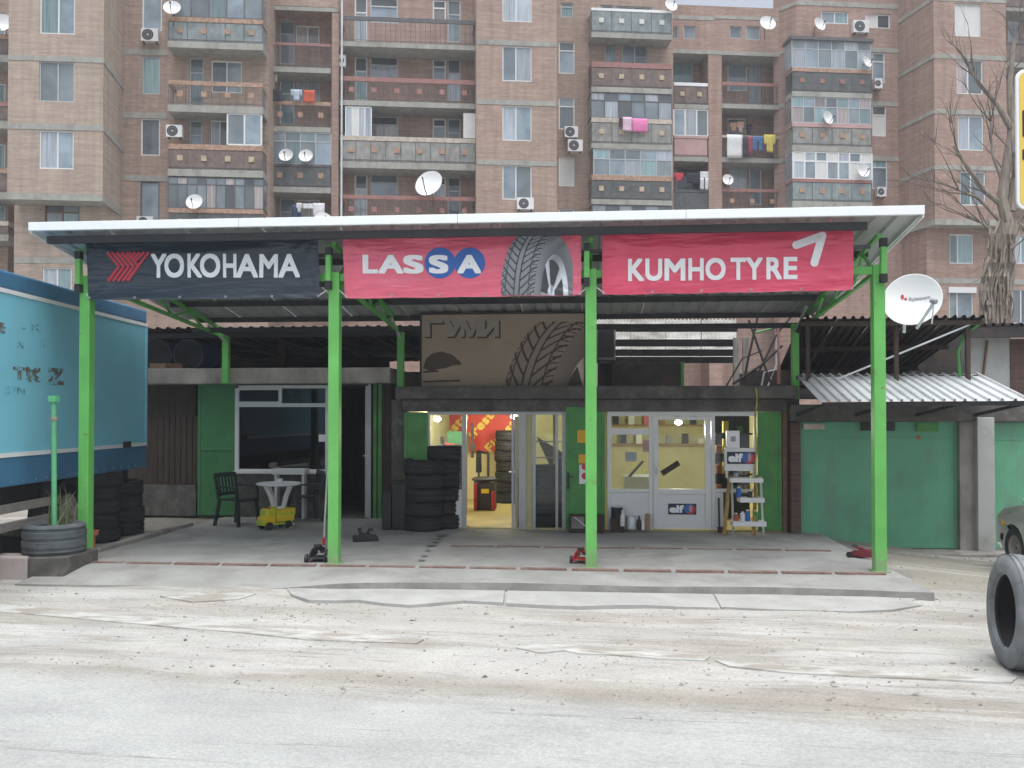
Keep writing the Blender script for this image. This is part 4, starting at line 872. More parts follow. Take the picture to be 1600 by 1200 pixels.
def leaf(parent, px, Y, mname, name='door_leaf', label=None, ribs=(.33, .66), d=.045):
    x0, x1, z0, z1 = RC(*px, Y); z0 = max(z0, .03); m = MB(); m.box(x0, x1, Y-d/2, Y+d/2, z0, z1)
    for a, b, c, e in ((x0, x1, z0, z0+.05), (x0, x1, z1-.05, z1), (x0, x0+.05, z0+.05, z1-.05), (x1-.05, x1, z0+.05, z1-.05)): m.box(a, b, Y-d/2-.012, Y-d/2+.002, c, e)
    for r in ribs: z = z0+(z1-z0)*r; m.box(x0+.05, x1-.05, Y-d/2-.012, Y-d/2+.002, z-.02, z+.02)
    o = m.build(name, mname, parent, bevel=.003)
    if label: o['label'] = label
    return o
leaf(sh, (632, 644, 668, 829), YS-.03, 'green_leaf', label='narrow green door leaf behind the tyre stacks')
lf = leaf(sh, (884, 636, 921, 830), YS-.09, 'green_leaf', label='green door leaf with orange notices and a handle')
leaf(sh, (921.5, 636, 945, 830), YS-.05, 'green_leaf', ribs=(), label='folded green door leaf beside the white shop front')
m = MB(); hx, _, hz, hz1 = RC(886, 738, 889, 764, YS-.14); m.box(hx, hx+.035, YS-.15, YS-.115, hz, hz1); m.box(hx, hx+.1, YS-.18, YS-.151, (hz+hz1)/2+.06, (hz+hz1)/2+.08); m.build('handle', 'black', lf)
for px, mn, nm in (((902, 672, 916, 692), 'orange_card', 'notice'), ((904, 710, 916, 724), 'orange_card', 'notice'), ((905, 726, 918, 756), 'white', 'notice')): m = MB(); rect(m, px, YS-.125, .004); m.build(nm, mn, lf)
m = MB(); c = P(914, 735, YS-.13)
for dz in (.06, -.09): m.lathe([(.001, 0), (.055, 0)], (c.x-.0, YS-.1285, c.z+dz), (0, -1, 0), 16)
m.build('round_symbol', 'ink_red', lf, fix=False)
# grey aluminium front of the workshop
m = MB()
for px in ((668, 640, 884, 648), (722, 648, 729, 828), (668, 648, 672, 828), (799.5, 648, 803, 828), (811, 648, 822, 828), (832, 648, 837, 828), (868, 648, 872, 828), (878, 648, 884, 828)): rect(m, px, YS, .06)
m.build('front_frame', 'grey_frame', sh)
m = MB(); rect(m, (822.5, 648, 831.5, 828), YS+.08, .08); m.build('yellow_jamb', 'yellow_wall', sh)
m = MB(); rect(m, (672.3, 765, 721.7, 828), YS, .03); m.build('lower_panel', 'pvc', sh)
for px in ((672.3, 648.3, 721.7, 764.7), (837.3, 648.3, 867.7, 828), (872.3, 648.3, 877.7, 828)): m = MB(); rect(m, px, YS, .012); m.build('pane', 'glass', sh)
dl = MB(); p0 = P(803.5, 740, YS); za, zb_ = .03, P(805, 650, YS).z
dl.box(p0.x, p0.x+.05, YS+.05, YS+.12, za, zb_); dl.box(p0.x, p0.x+.05, YS+.78, YS+.85, za, zb_); dl.box(p0.x, p0.x+.05, YS+.12, YS+.78, zb_-.08, zb_); dl.box(p0.x, p0.x+.05, YS+.12, YS+.78, za, za+.75)
d_ = dl.build('open_door', 'grey_frame', sh); d_['label'] = 'grey glazed workshop door standing open inward'
m = MB(); m.box(p0.x+.02, p0.x+.03, YS+.122, YS+.778, za+.752, zb_-.082); m.build('pane', 'glass', d_)
m = MB(); h = P(800, 738, YS); m.box(h.x-.05, h.x+.06, YS-.02, YS+.04, h.z-.01, h.z+.012); m.build('handle', 'steel', d_)
# white plastic front
Yw = YS+.0
m = MB()
for px in ((949, 643, 1182, 650), (949, 650, 955, 828), (1014, 650, 1020, 828), (1111, 650, 1117, 828), (955, 669.5, 1014, 679), (955, 764, 1014, 769), (955, 823, 1014, 828), (1117, 764, 1182, 769), (1178, 650, 1182, 764)): rect(m, px, Yw, .07)
wf = m.build('white_front', 'pvc', sh, bevel=.004)
for px in ((955.3, 650.4, 1013.7, 669), (955.3, 679.4, 1013.7, 763.6), (1117.3, 650.4, 1177.7, 763.6)): m = MB(); rect(m, px, Yw, .012); m.build('pane', 'glass', wf)
for px in ((955.3, 769.4, 1013.7, 822.6), (1117.3, 769.4, 1130, 826)): m = MB(); rect(m, px, Yw, .03); m.build('lower_panel', 'pvc', wf)
m = MB()
for px in ((1020.5, 650.5, 1110.5, 656), (1020.5, 656, 1028.5, 826), (1101.5, 656, 1110.5, 826), (1028.5, 764, 1101.5, 772), (1028.5, 820, 1101.5, 826)): rect(m, px, Yw-.02, .07)
dr = m.build('white_door', 'pvc', sh, bevel=.004)
m = MB(); rect(m, (1028.8, 656.3, 1101.2, 763.7), Yw-.02, .012); m.build('pane', 'glass', dr)
m = MB(); rect(m, (1028.8, 772.3, 1101.2, 819.7), Yw-.02, .03); m.build('lower_panel', 'pvc', dr)
m = MB(); rect(m, (1024, 729, 1026.5, 741), Yw-.065, .02); rect(m, (1024, 734, 1032, 736), Yw-.09, .02); m.build('handle', 'steel', dr)
m = MB(); a, b = P(1034, 740, Yw-.04), P(1061, 723, Yw-.04); m.bar(a, b, .07, .006, up=(0, -1, 0)) if False else None
dv = (b-a).normalized(); pn = Vector((-dv.z, 0, dv.x))*.045; m.face([a-pn, b-pn, b+pn, a+pn]); m.build('tape_strip', 'dim', dr, fix=False)
def elf_sticker(parent, px, Y, name='oil_sticker'):
    x0, x1, z0, z1 = RC(*px, Y); w, h = x1-x0, z1-z0
    m = MB(); m.box(x0, x1, Y, Y+.004, z0, z1); o = m.build(name, 'ink_navy', parent)
    m = MB(); add_text(m, 'elf', lambda a, b, L: (x0+w*(.07+.47*a), Y-.001-L*.0002, z0+h*(.20+.62*b)), .07); m.build('lettering', 'ink_white', o, fix=False)
    cx, cz, r = x0+w*.77, (z0+z1)/2, h*.46
    m = MB(); m.face([(cx+r*1.15*math.cos(q), Y-.001, cz+r*math.sin(q)) for q in [2*math.pi*k/28 for k in range(28)]]); m.build('blue_disc', 'ink_blue', o, fix=False)
    m = MB(); m.face([(cx+r*1.15*math.cos(q), Y-.002, cz+r*math.sin(q)) for q in [-2.0+2.9*k/18 for k in range(19)]]); m.build('red_segment', 'ink_red', o, fix=False)
    m = MB(); m.face([(cx+r*(.15+.35*math.cos(q)), Y-.003, cz+r*(.1+.75*math.sin(q))) for q in [2*math.pi*k/20 for k in range(20)]]); m.build('pale_flash', 'pink', o, fix=False)
    return o
elf_sticker(dr, (1044, 787, 1088, 804), Yw-.042)
m = MB(); rect(m, (1004, 688, 1015, 706), Yw-.012, .003); m.build('notice', 'pink', wf); m = MB(); rect(m, (977, 706, 995, 721), Yw+.01, .003); m.build('notice', 'white', wf)
leaf(sh, (1184, 643, 1221, 829), YS-.02, 'green_leaf', ribs=(), label='green metal door leaf right of the display shelf')
m = MB(); rect(m, (1222, 640, 1229, 830), YS-.03, .1); m.build('pillar', 'brown_frame', sh)

# faded board above the roof edge
bd = T('advert_board', 'faded brown board with raised lettering and a printed tyre above the shop', 'sign', (-1, YS+.05, zr))
YB = YS+.02; x0, x1, z0, z1 = RC(659, 491, 913, 604, YB)
M['board'] = mat('faded_board', (.37, .285, .215), .6, .14, 1.0, dirt=(.27, .20, .15), dirt_amt=.5, dirt_scale=1.5, bumpy=.05)
m = MB(); m.box(x0, x1, YB, YB+.05, z0, z1); m.build('board', 'board', bd)
m = MB()
for a, b, c, d in ((x0-.02, x1+.02, z1, z1+.03), (x0-.02, x1+.02, z0-.03, z0), (x0-.03, x0, z0, z1), (x1, x1+.03, z0, z1)): m.box(a, b, YB-.02, YB+.06, c, d)
m.build('board_frame', 'dark', bd)
M['board_ink'] = mat('brown_ink', (.075, .05, .036), .6, .15, 3, bumpy=0); M['board_pale'] = mat('pale_brown_ink', (.33, .29, .25), .6, .1, 3, bumpy=0)
def atb(px, py, off): p = P(px, py, YB); return Vector((p.x, YB-off, p.z))
for ch, a, b in zip('ГУМИ', (665, 695, 721, 752), (691, 722, 750, 779)):
    letters('letter', bd, atb, ch, (a+2, 503, b+1, 527), .07, 'board_ink', .004); letters('letter_face', bd, atb, ch, (a, 501, b-1, 525), .05, 'board_pale', .009)
rgb, mk = tyre_print(190, 130, (-.84, .11, .25, .92), rad(-32), 0, rad(8), True, 40)
print_mesh('printed_tyre', bd, rgb, mk, lambda a, b: atb(768+144*a, 602.5-100*b, .006), 'print_matt')
m = MB(); m.face([atb(x, y, .005) for x, y in ((661, 575), (666, 560), (676, 552), (690, 549), (706, 554), (718, 564), (722, 570), (708, 571), (697, 575), (684, 577), (672, 580))]); m.build('car_silhouette', 'board_ink', bd, fix=False)
m = MB(); m.face([atb(x, y, .005) for x, y in ((661, 580), (684, 578), (686, 581), (661, 583))]); m.face([atb(x, y, .005) for x, y in ((661, 595), (720, 593), (719, 596), (661, 598))]); m.build('car_shade', 'board_ink', bd, fix=False)

# lit interior: lamp, posters, machine, shelves
def lamp(px, py, Y, power, label, col=(1, .92, .72)):
    p = P(px, py, Y); t = T('ceiling_lamp', label, 'lamp', (p.x, Y, p.z)); top = zl+.115
    m = MB(); m.tube([(p.x, Y, p.z+.06), (p.x, Y, top)], .006, 5); m.build('cord', 'dark', t)
    m = MB(); m.ball((p.x, Y, p.z), .055, 12, sc=(1.3, 1.3, .8)); m.build('bulb', M['bulb'], t, smooth=True)
    m = MB(); m.lathe([(.10, .04), (.03, .075), (.02, .08)], (p.x, Y, p.z), (0, 0, 1), 16); m.build('lamp_shade', 'white', t, smooth=True)
    ld = bpy.data.lights.new('lamp_light', 'POINT'); ld.energy = power; ld.color = col; ld.shadow_soft_size = .12; lo = bpy.data.objects.new('lamp_light', ld); COL.objects.link(lo); lo.parent = t; lo.location = (0, 0, -.13)
    return t
M['bulb'] = emit_mat('lit_bulb', (1, .9, .65), 9)
lamp(683, 655, 16.0, 30, 'lit white ceiling lamp at the upper left of the workshop window'); lamp(803, 651, 17.3, 26, 'lit lamp seen at the top of the open workshop door'); lamp(1060, 660, 16.4, 42, 'lit lamp behind the white glazed door')
def poster(px, Y, label, words):
    x0, x1, z0, z1 = RC(*px, Y); t = T('tyre_poster', label, 'poster', ((x0+x1)/2, Y, z0)); m = MB(); m.box(x0, x1, Y, Y+.01, z0, z1); m.build('sheet', M['poster_red'], t)
    import bmesh
    for (cx, cz, ln, hh) in words:
        vs, fs, asp = text2d('Firestone', 0, 1.0); c, s = math.cos(rad(47)), math.sin(rad(47)); mbx = MB()
        add_text(mbx, 'Firestone', lambda a, b, L: (x0+(x1-x0)*cx+(a-.5)*ln*c-(b-.5)*hh*s, Y-.003-L*.0003, z0+(z1-z0)*cz+(a-.5)*ln*s+(b-.5)*hh*c), .06, 1.15)
        bm = bmesh.new(); vv = [bm.verts.new(v) for v in mbx.v]
        for f in mbx.f:
            try: bm.faces.new([vv[i] for i in f])
            except ValueError: pass
        for co, no in (((x0, 0, 0), (-1, 0, 0)), ((x1, 0, 0), (1, 0, 0)), ((0, 0, z0), (0, 0, -1)), ((0, 0, z1), (0, 0, 1))):
            bmesh.ops.bisect_plane(bm, geom=bm.verts[:]+bm.edges[:]+bm.faces[:], plane_co=co, plane_no=no, clear_outer=True)
        bm.verts.index_update(); o2 = MB(); o2.v = [tuple(v.co) for v in bm.verts]; o2.f = [tuple(v.index for v in f.verts) for f in bm.faces]; o2.m = [0]*len(o2.f); bm.free()
        if o2.f: o2.build('lettering', 'ink_yellow', t, fix=False)
    return t
M['poster_red'] = mat('poster_red', (.60, .045, .025), .5, .08, 3, bumpy=0)
poster((698, 640, 733, 676), 18.9, 'small red poster with yellow slanted lettering, left of the door post', [(.40, .32, 1.36, .19), (1.25, .05, 1.36, .19)])
poster((733.5, 640, 812, 706), 18.88, 'large red poster with rows of yellow slanted lettering seen through the open door', [(-.08, .98, 1.36, .19), (.34, .80, 1.36, .19), (.80, .60, 1.36, .19)])

# ================================================================== LEFT UNIT (set back)
lu = T('corner_unit', 'dark set-back concrete unit with a white window and an open doorway, left', 'building', (-6, YL, 0))
zt_l, zb_l = P(420, 575, YL-.25).z, P(420, 600, YL-.25).z; xl0, xl1 = P(150, 600, YL).x, P(613, 600, YL).x
m = MB(); m.box(xl0, xl1+.02, YL-.28, 20.5, zb_l, zt_l); m.build('roof', 'conc_rough', lu, bevel=.02)
m = MB(); rect(m, (150, 575, 308, 756), YL+.2, .1); m.build('timber_gate', 'dim', lu)
for k in range(8):
    m = MB(); a = 238+9*k; rect(m, (a+.6, 650, a+8.4, 756), YL+.13, .03); m.build('board', 'dim', lu)
m = MB(); rect(m, (150, 757, 308, 812), YL+.12, .12); m.build('low_wall', 'conc_dark', lu)
M['conc_blue'] = M['conc_dark']
leaf(lu, (310, 600, 368, 818), YL, M.setdefault('green_shaded', mat('shaded_green_paint', (.05, .20, .075), .5, .15, 3, dirt=(.04, .13, .06), dirt_scale=2.5)), label='green metal leaf left of the cafe window, canopy shade in its colour', ribs=(.5,))  # darkened copy of the door green; canopy shade is put into its colour
m = MB()
for px in ((368, 602, 374, 738), (368, 602, 515, 607), (374, 630, 509, 636), (509, 607, 515, 738), (374, 733, 509, 738), (436, 607, 441, 630), (374, 607, 436, 609.5), (374, 627.5, 436, 630)): rect(m, px, YL, .07)
wl = m.build('white_window', 'pvc', lu, bevel=.003)
for px in ((374.3, 609.8, 435.7, 627.2), (441.3, 607.3, 508.7, 629.7), (374.3, 636.3, 508.7, 732.7)): m = MB(); rect(m, px, YL, .012); m.build('pane', 'glass_dark', wl)
m = MB(); rect(m, (498, 679, 509, 690), YL-.015, .004); m.build('notice', 'white', wl)
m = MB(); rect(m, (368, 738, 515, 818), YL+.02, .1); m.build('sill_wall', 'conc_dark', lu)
m = MB(); rect(m, (366, 736, 516, 740), YL-.06, .14); m.build('window_sill', 'pvc', lu)
m = MB(); rect(m, (575, 600, 580, 818), YL+.02, .05); rect(m, (577, 604, 582, 815), YL+.35, .62); od = m.build('open_door', 'grey_frame', lu); m = MB(); h = P(573, 712, YL-.02); m.box(h.x-.06, h.x+.03, YL-.05, YL-.02, h.z-.012, h.z+.012); m.build('handle', 'steel', od)
m = MB(); rect(m, (584, 600, 589, 820), YL-.03, .08); rect(m, (591, 600, 597, 820), YL-.03, .08); rect(m, (515, 597, 597, 600), YL-.03, .08); m.build('door_jamb', 'green_leaf', lu)
m = MB(); rect(m, (598, 600, 614, 828), YL+.05, .2); m.build('pillar', 'dim', lu)
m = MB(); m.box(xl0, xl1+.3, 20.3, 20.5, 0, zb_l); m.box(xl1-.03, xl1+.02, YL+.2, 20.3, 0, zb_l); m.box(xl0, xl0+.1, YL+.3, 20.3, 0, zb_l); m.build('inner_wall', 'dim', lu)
m = MB(); m.box(xl0+.1, xl1-.03, YL+.22, 20.29, -.1, .015); m.build('floor', 'conc_dark', lu)
# dark lean-to sheeting over the roofs, behind the canopy
lt = T('lean_to_roof', 'dark sheet roof on beams over the concrete roofs behind the canopy', 'roof', (-3, 16, 2.5))
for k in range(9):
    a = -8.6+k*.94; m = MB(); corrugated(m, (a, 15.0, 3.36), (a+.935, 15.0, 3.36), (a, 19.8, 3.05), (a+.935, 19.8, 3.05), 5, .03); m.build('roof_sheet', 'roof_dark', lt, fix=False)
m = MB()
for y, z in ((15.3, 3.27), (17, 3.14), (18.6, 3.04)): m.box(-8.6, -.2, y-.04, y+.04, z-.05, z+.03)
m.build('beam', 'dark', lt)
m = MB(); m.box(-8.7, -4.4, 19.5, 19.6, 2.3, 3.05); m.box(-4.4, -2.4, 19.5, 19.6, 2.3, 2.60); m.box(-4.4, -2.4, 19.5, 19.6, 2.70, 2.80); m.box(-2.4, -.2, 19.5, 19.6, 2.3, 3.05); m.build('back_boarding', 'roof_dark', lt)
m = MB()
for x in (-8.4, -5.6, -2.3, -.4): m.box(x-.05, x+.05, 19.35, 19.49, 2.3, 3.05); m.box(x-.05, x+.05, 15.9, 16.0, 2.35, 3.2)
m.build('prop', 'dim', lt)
for k, (px, py) in enumerate(((268, 552), (316, 552))):
    p = P(px, py, 16.6); t = T('barrel', ('blue steel drum lying on the left concrete roof, nearer the truck', 'blue steel drum lying on the left concrete roof, beside the short green post')[k], 'barrel', (p.x, 16.3, zt_l), 0, 'drums on the roof')
    r = .29; m = MB(); m.lathe([(.02, .02), (r-.03, .02), (r-.02, 0), (r, 0), (r, .05), (r-.012, .06), (r-.012, .28), (r+.006, .30), (r-.012, .32), (r-.012, .56), (r+.006, .58), (r-.012, .60), (r-.012, .83), (r, .85), (r, .88), (r-.02, .88)], (p.x, 16.0, zt_l+r), (0, 1, 0), 28); m.build('drum', M.setdefault('drum_blue', mat('drum_blue', (.03, .11, .26), .5, .2, 3, dirt=(.1, .06, .04), dirt_scale=3)), t, smooth=True)
    m = MB(); m.lathe([(r-.02, -.004), (r+.004, -.004), (r+.004, .012), (r-.02, .012)], (p.x, 16.0, zt_l+r), (0, 1, 0), 28, closed=True); m.build('rim_hoop', 'rail_dark', t, smooth=True)
    m = MB(); m.lathe([(.001, .015), (r-.025, .015)], (p.x, 16.0, zt_l+r), (0, 1, 0), 24); m.build('drum_end', 'dark', t)
for k, (px0, px1) in enumerate(((238, 263), (264, 288))):
    x0, x1, z0, z1 = RC(px0, 564, px1, 572, 15.7); m = MB(); m.box(x0, x1, 15.6, 15.9, zt_l+.001, zt_l+.11); tag(m.build('timber_block', ('wood', 'dim')[k] if k == 0 else M.setdefault('wood_red', mat('reddish_timber', (.24, .12, .085), .85, .25, 5)), bevel=.006, loc=(x0, 15.6, zt_l)), ('pale timber block wedged under the drums, nearest the truck', 'reddish timber block wedged under the drums, left of the short post')[k], 'timber', 'timber blocks on the roof')
def translucent_sheet():
    m, nt, bs, L = _nt('pale_translucent_sheet'); tr_ = nt.nodes.new('ShaderNodeBsdfTranslucent'); mx = nt.nodes.new('ShaderNodeMixShader'); mx.inputs[0].default_value = .6
    c = ramp(nt, vnoise(nt, 2.5, 7), [(.35, (.30, .29, .25)), (.62, (.62, .62, .60))]); L(c, bs.inputs['Base Color']); L(c, tr_.inputs[0]); out = nt.nodes['Material Output']
    L(bs.outputs[0], mx.inputs[1]); L(tr_.outputs[0], mx.inputs[2]); L(mx.outputs[0], out.inputs[0]); return m
M['pale_sheet'] = translucent_sheet()
# pale corrugated roof seen from below, right of the board
pr = T('workshop_roof', 'pale corrugated sheet roof on dark purlins seen from below, right of the board', 'roof', (1.5, 17, 3.2))
def ptR(px, py, Y): return P(px, py, Y)
a0, a1 = P(932, 500, 15.0), P(1152, 500, 15.0); b0, b1 = P(932, 566, 19.5), P(1152, 566, 19.5)
for k in range(4):
    u, w = k/4, (k+1)/4; m = MB(); corrugated(m, a0.lerp(a1, u), a0.lerp(a1, w-.006), b0.lerp(b1, u), b0.lerp(b1, w-.006), 9, .022); m.build('roof_sheet', M['pale_sheet'], pr, fix=False)
for q in (.06, .38, .62, .82):
    p, r_ = a0.lerp(b0, q), a1.lerp(b1, q); m = MB(); m.bar(p+Vector((0, 0, -.08)), r_+Vector((0, 0, -.08)), .08, .13); m.build('purlin', 'dark', pr)
m = MB()
for px in (1150, 1165): p = P(px, 540, 16.5); m.box(p.x-.05, p.x+.05, 16.45, 16.55, zr, 3.25)
m.build('prop', 'conc_rough', pr)
x0, x1, z0, z1 = RC(932, 510, 962, 562, 14.9); ac_ = T('ventilator_box', 'grey louvred ventilator box right of the brown board', 'ventilator', (x0, 14.9, z0)); m = MB(); m.box(x0, x1, 14.9, 15.3, z0, z1); m.build('casing', 'conc_rough', ac_)
m = MB(); m.box(x0+.03, x1-.03, 14.88, 14.899, z0+.04, z1-.04); m.build('louvre', 'dark', ac_)
m = MB(); m.box(x0+.02, x0+.06, 14.95, 15.0, zr, z0-.001); m.box(x1-.06, x1-.02, 14.95, 15.0, zr, z0-.001); m.build('stand', 'dark', ac_)
x0, x1, z0, z1 = RC(935, 567, 1064, 603, 15.4); m = MB(); m.box(x0, x1, 15.4, 16.2, zr+.001, z1); ct = tag(m.build('crate', M.setdefault('crate_dark', mat('dark_stained_box', (.03, .028, .026), .8, .5, 4, dirt=(.09, .03, .025), dirt_amt=.8, dirt_scale=4)), loc=((x0+x1)/2, 15.4, zr), bevel=.01), 'long dark stained box on the workshop roof below the pale sheeting', 'crate')
m = MB(); m.box(x1+.005, x1+.06, 15.45, 15.6, zr+.001, z1+.02); tag(m.build('green_upright', 'green_leaf', loc=(x1, 15.5, zr)), 'short dark green upright at the end of the long dark box', 'post')
# clutter: scaffold tubes and struts between the workshop and the right shed
sc = T('scaffold_frame', 'tangle of struts and tubes on the roof left of the right rear post', 'scaffold', (2.6, 15.5, zr))
for pts, r, mn in ((((1160, 603), (1185, 490)), .02, 'dim'), (((1175, 603), (1215, 520), (1240, 490)), .02, 'dark'), (((1200, 603), (1213, 570), (1218, 545)), .018, 'galv'), (((1217, 600), (1215, 500)), .03, 'rail_red'), (((1135, 603), (1160, 560), (1190, 548)), .015, 'dark'), (((1180, 520), (1238, 505)), .02, 'green_leaf'), (((1190, 602), (1194, 582), (1213, 577), (1213, 520)), .015, 'galv'), (((1145, 600), (1190, 570), (1222, 540)), .025, 'dark'), (((1170, 500), (1205, 600)), .02, 'dark')):
    m = MB(); m.tube([P(x, y, 15.3) for x, y in pts], r, 6); m.build('strut', mn, sc)
x0, x1, z0, z1 = RC(1172, 580, 1232, 606, 15.9); m = MB(); m.box(x0, x1, 15.6, 17, zr-.3, z1); m.build('boarding', 'roof_dark', sc)

# ================================================================== RIGHT GARAGES
YG, GZ = 14.2, -.25
gr = T('garage_row', 'row of concrete garages with faded green doors under a sheet awning, right', 'building', (5, YG, GZ))
def rectg(m, px, Y, d=.05): x0, x1, z0, z1 = RC(*px, Y); m.box(x0, x1, Y-d/2, Y+d/2, max(z0, GZ-.05), z1); return m
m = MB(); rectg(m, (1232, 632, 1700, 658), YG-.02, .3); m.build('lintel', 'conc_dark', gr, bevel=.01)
m = MB(); rectg(m, (1234, 660, 1249, 872), YG, .2); m.build('pillar', 'brick_old', gr)
m = MB(); rectg(m, (1495.5, 658.5, 1522, 872), YG, .2); m.build('pillar', 'conc_rough', gr, bevel=.01)
m = MB(); rectg(m, (1522.3, 652, 1549, 872), YG-.08, .25); m.build('concrete_pier', 'stucco', gr, bevel=.01)
for k, px in enumerate(((1250, 659, 1374, 856), (1374.6, 659, 1494.5, 856), (1551, 660, 1628, 858), (1629, 660, 1700, 858))):
    x0, x1, z0, z1 = RC(*px, YG+.03); m = MB(); m.box(x0, x1, YG+.01, YG+.05, z0, z1)
    for a, b, c, e in ((x0, x1, z1-.06, z1-.001), (x0, x1, z0+.001, z0+.05), (x0, x0+.04, z0+.05, z1-.06), (x1-.04, x1, z0+.05, z1-.06)): m.box(a, b, YG-.002, YG+.012, c, e)
    m.box(x0+.04, x1-.04, YG+.0, YG+.012, z0+(z1-z0)*.86, z0+(z1-z0)*.875)
    for q in range(1, 4): xx = x0+(x1-x0)*q/4; m.box(xx-.006, xx+.006, YG+.0085, YG+.012, z0+.05, z0+(z1-z0)*.86)
    d_ = m.build('garage_door', 'green_garage', gr, bevel=.002)
    if k == 0: d_['label'] = 'left leaf of the wide green garage door'
    if k == 1:
        d_['label'] = 'right leaf of the wide green garage door with a round orange reflector'; m = MB(); c = P(1435, 684, YG); m.lathe([(.001, .012), (.03, .012), (.036, 0)], (c.x, YG+.009, c.z), (0, -1, 0), 16); m.build('reflector', 'terracotta', d_)
m = MB(); rectg(m, (1255, 662, 1288, 671), YG-.03, .03); m.build('paint_strip', 'rail_beige', gr)
m = MB(); rectg(m, (1345, 660, 1398, 673), YG-.03, .03); m.build('dark_plate', 'dark', gr); m = MB(); rectg(m, (1432, 660, 1466, 674), YG-.03, .03); m.build('dark_plate', 'green_leaf', gr)
m = MB(); x0 = P(1234, 860, YG).x; m.box(x0, P(1700, 860, YG).x, YG-.45, YG+.3, GZ-.2, GZ+.03); m.build('plinth', 'conc_rough', gr, bevel=.02)
m = MB(); x1 = P(1700, 700, YG).x; m.box(x0, x1, YG+.12, 19.5, GZ+.04, P(1300, 659, YG).z); m.build('wall', 'conc_dark', gr)
# awning of ribbed sheets
f0, f1 = P(1282, 628, 12.75), P(1612, 626, 12.75); r0, r1 = P(1243, 586, 14.05), P(1530, 585, 14.05)
m0 = f0.z-.0
for k in range(4):
    u, w = k/4, (k+1)/4-.004; n_ = 5 if k < 3 else 4; m = MB(); corrugated(m, f0.lerp(f1, u), f0.lerp(f1, w), r0.lerp(r1, u), r0.lerp(r1, w), n_, .035, flat=.68); m.build('awning_sheet', 'galv', gr, fix=False)
m = MB(); m.bar(f0+Vector((.05, .08, -.035)), f1+Vector((-.05, .08, -.035)), .06, .06); m.bar(r0+Vector((0, -.06, -.04)), r1+Vector((0, -.06, -.04)), .06, .06); m.build('awning_beam', 'dark', gr)
for q in (.01, .33, .66, .97): m = MB(); a = f0.lerp(f1, q)+Vector((0, .1, -.05)); b = r0.lerp(r1, q); m.bar(a, (b.x, YG-.17, b.z-.62), .04, .04); m.build('awning_bracket', 'dark', gr)
# dark lean-to above the garages
ls = T('shed_roof', 'big dark rusty corrugated shed roof propped up above the garages', 'roof', (4.5, 15, 2.4))
A0, A1 = P(1252, 497, 13.6), P(1540, 496, 13.6); A0.z = A1.z = P(1400, 497, 13.6).z
B0, B1 = P(1205, 604, 18.0), P(1400, 596, 18.0)
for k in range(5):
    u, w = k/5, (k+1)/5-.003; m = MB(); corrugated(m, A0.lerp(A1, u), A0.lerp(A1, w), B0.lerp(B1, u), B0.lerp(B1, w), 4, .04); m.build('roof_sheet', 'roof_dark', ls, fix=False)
for q in (.02, .35, .7, .98):
    a, b = A0.lerp(B0, q), A1.lerp(B1, q); m = MB(); m.bar(a+Vector((0, 0, -.05)), b+Vector((0, 0, -.05)), .06, .07); m.build('purlin', 'dim', ls)
m = MB()
for px in (1262, 1400, 1512):
    p = P(px, 540, 13.75); m.box(p.x-.03, p.x+.03, 13.72, 13.78, P(px, 588, 13.9).z-.15, P(px, 500, 13.75).z)
m.build('prop', 'dim', ls)
m = MB(); a, b = P(1290, 600, 13.8), P(1528, 502, 13.7); m.bar(a, b, .025, .025); m.build('sloping_tube', 'galv', ls)
x0, x1, z0, z1 = RC(1240, 520, 1505, 600, 18.2); m = MB(); m.box(x0, x1, 18.15, 18.3, z0-.3, z1); m.build('back_boarding', 'roof_dark', ls)
m = MB(); p = P(1510, 595, 13.9); m.tube([P(1500, 588, 13.85), P(1497, 550, 13.85), P(1508, 520, 13.85), P(1530, 507, 13.85)], .025, 6); m.build('bent_tube', 'green_leaf', ls)
rw = T('stucco_shed', 'pale rendered shed wall with a brick flank behind the awning, right edge', 'building', (6.5, 15, GZ))
m = MB(); rectg(m, (1506, 527, 1574, 640), 15.0, .2); m.build('wall', 'stucco', rw)
m = MB(); rectg(m, (1574.5, 530, 1700, 640), 14.98, .2); m.build('brick_wall', 'brick_old', rw)
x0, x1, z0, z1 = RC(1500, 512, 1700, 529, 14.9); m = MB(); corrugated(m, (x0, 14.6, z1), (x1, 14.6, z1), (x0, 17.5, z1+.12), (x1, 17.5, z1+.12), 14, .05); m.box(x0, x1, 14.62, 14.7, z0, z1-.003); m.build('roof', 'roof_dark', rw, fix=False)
m = MB(); m.bar(P(1536, 590, 14.87), P(1543, 532, 14.87), .03, .03); m.build('strut', 'brown_frame', rw)

# ================================================================== TRUCK BODY
TX = -6.0
trk = T('box_truck', 'sky blue box truck with worn lettering and dark blue stripes at the left edge', 'truck')
d0, d1 = 9.0, 14.55                      # the visible side runs away from the street
camR = _CR @ Vector((1, 0, 0)); camF = Vector((-camR.y, camR.x, 0))
FT = Matrix(((camR.x, camF.x, 0, 0), (camR.y, camF.y, 0, 0), (0, 0, 1, 0), (0, 0, 0, 1)))
def K(px, py):                           # point of the truck side (x = TX in the view's own axes)
    d = FT.inverted().to_3x3() @ ray(px, py); t_ = TX/d.x; p = d*t_+CAM; return p
zt_t = K(236, 487).z; zb_t = K(233, 729).z; zs_t = K(233, 693).z; zu_t = K(0, 453).z
WM[trk] = FT @ Matrix.Translation((TX, d1, 0)); trk.location = WM[trk].to_translation(); trk.rotation_euler = WM[trk].to_euler()
M['truck_blue'] = mat('truck_blue_sheet', (.21, .55, .69), .42, .07, 1.2, dirt=(.24, .46, .54), dirt_amt=.5, dirt_scale=2.0, bumpy=.1, bscale=3, dstretch=(1, 1, .4))
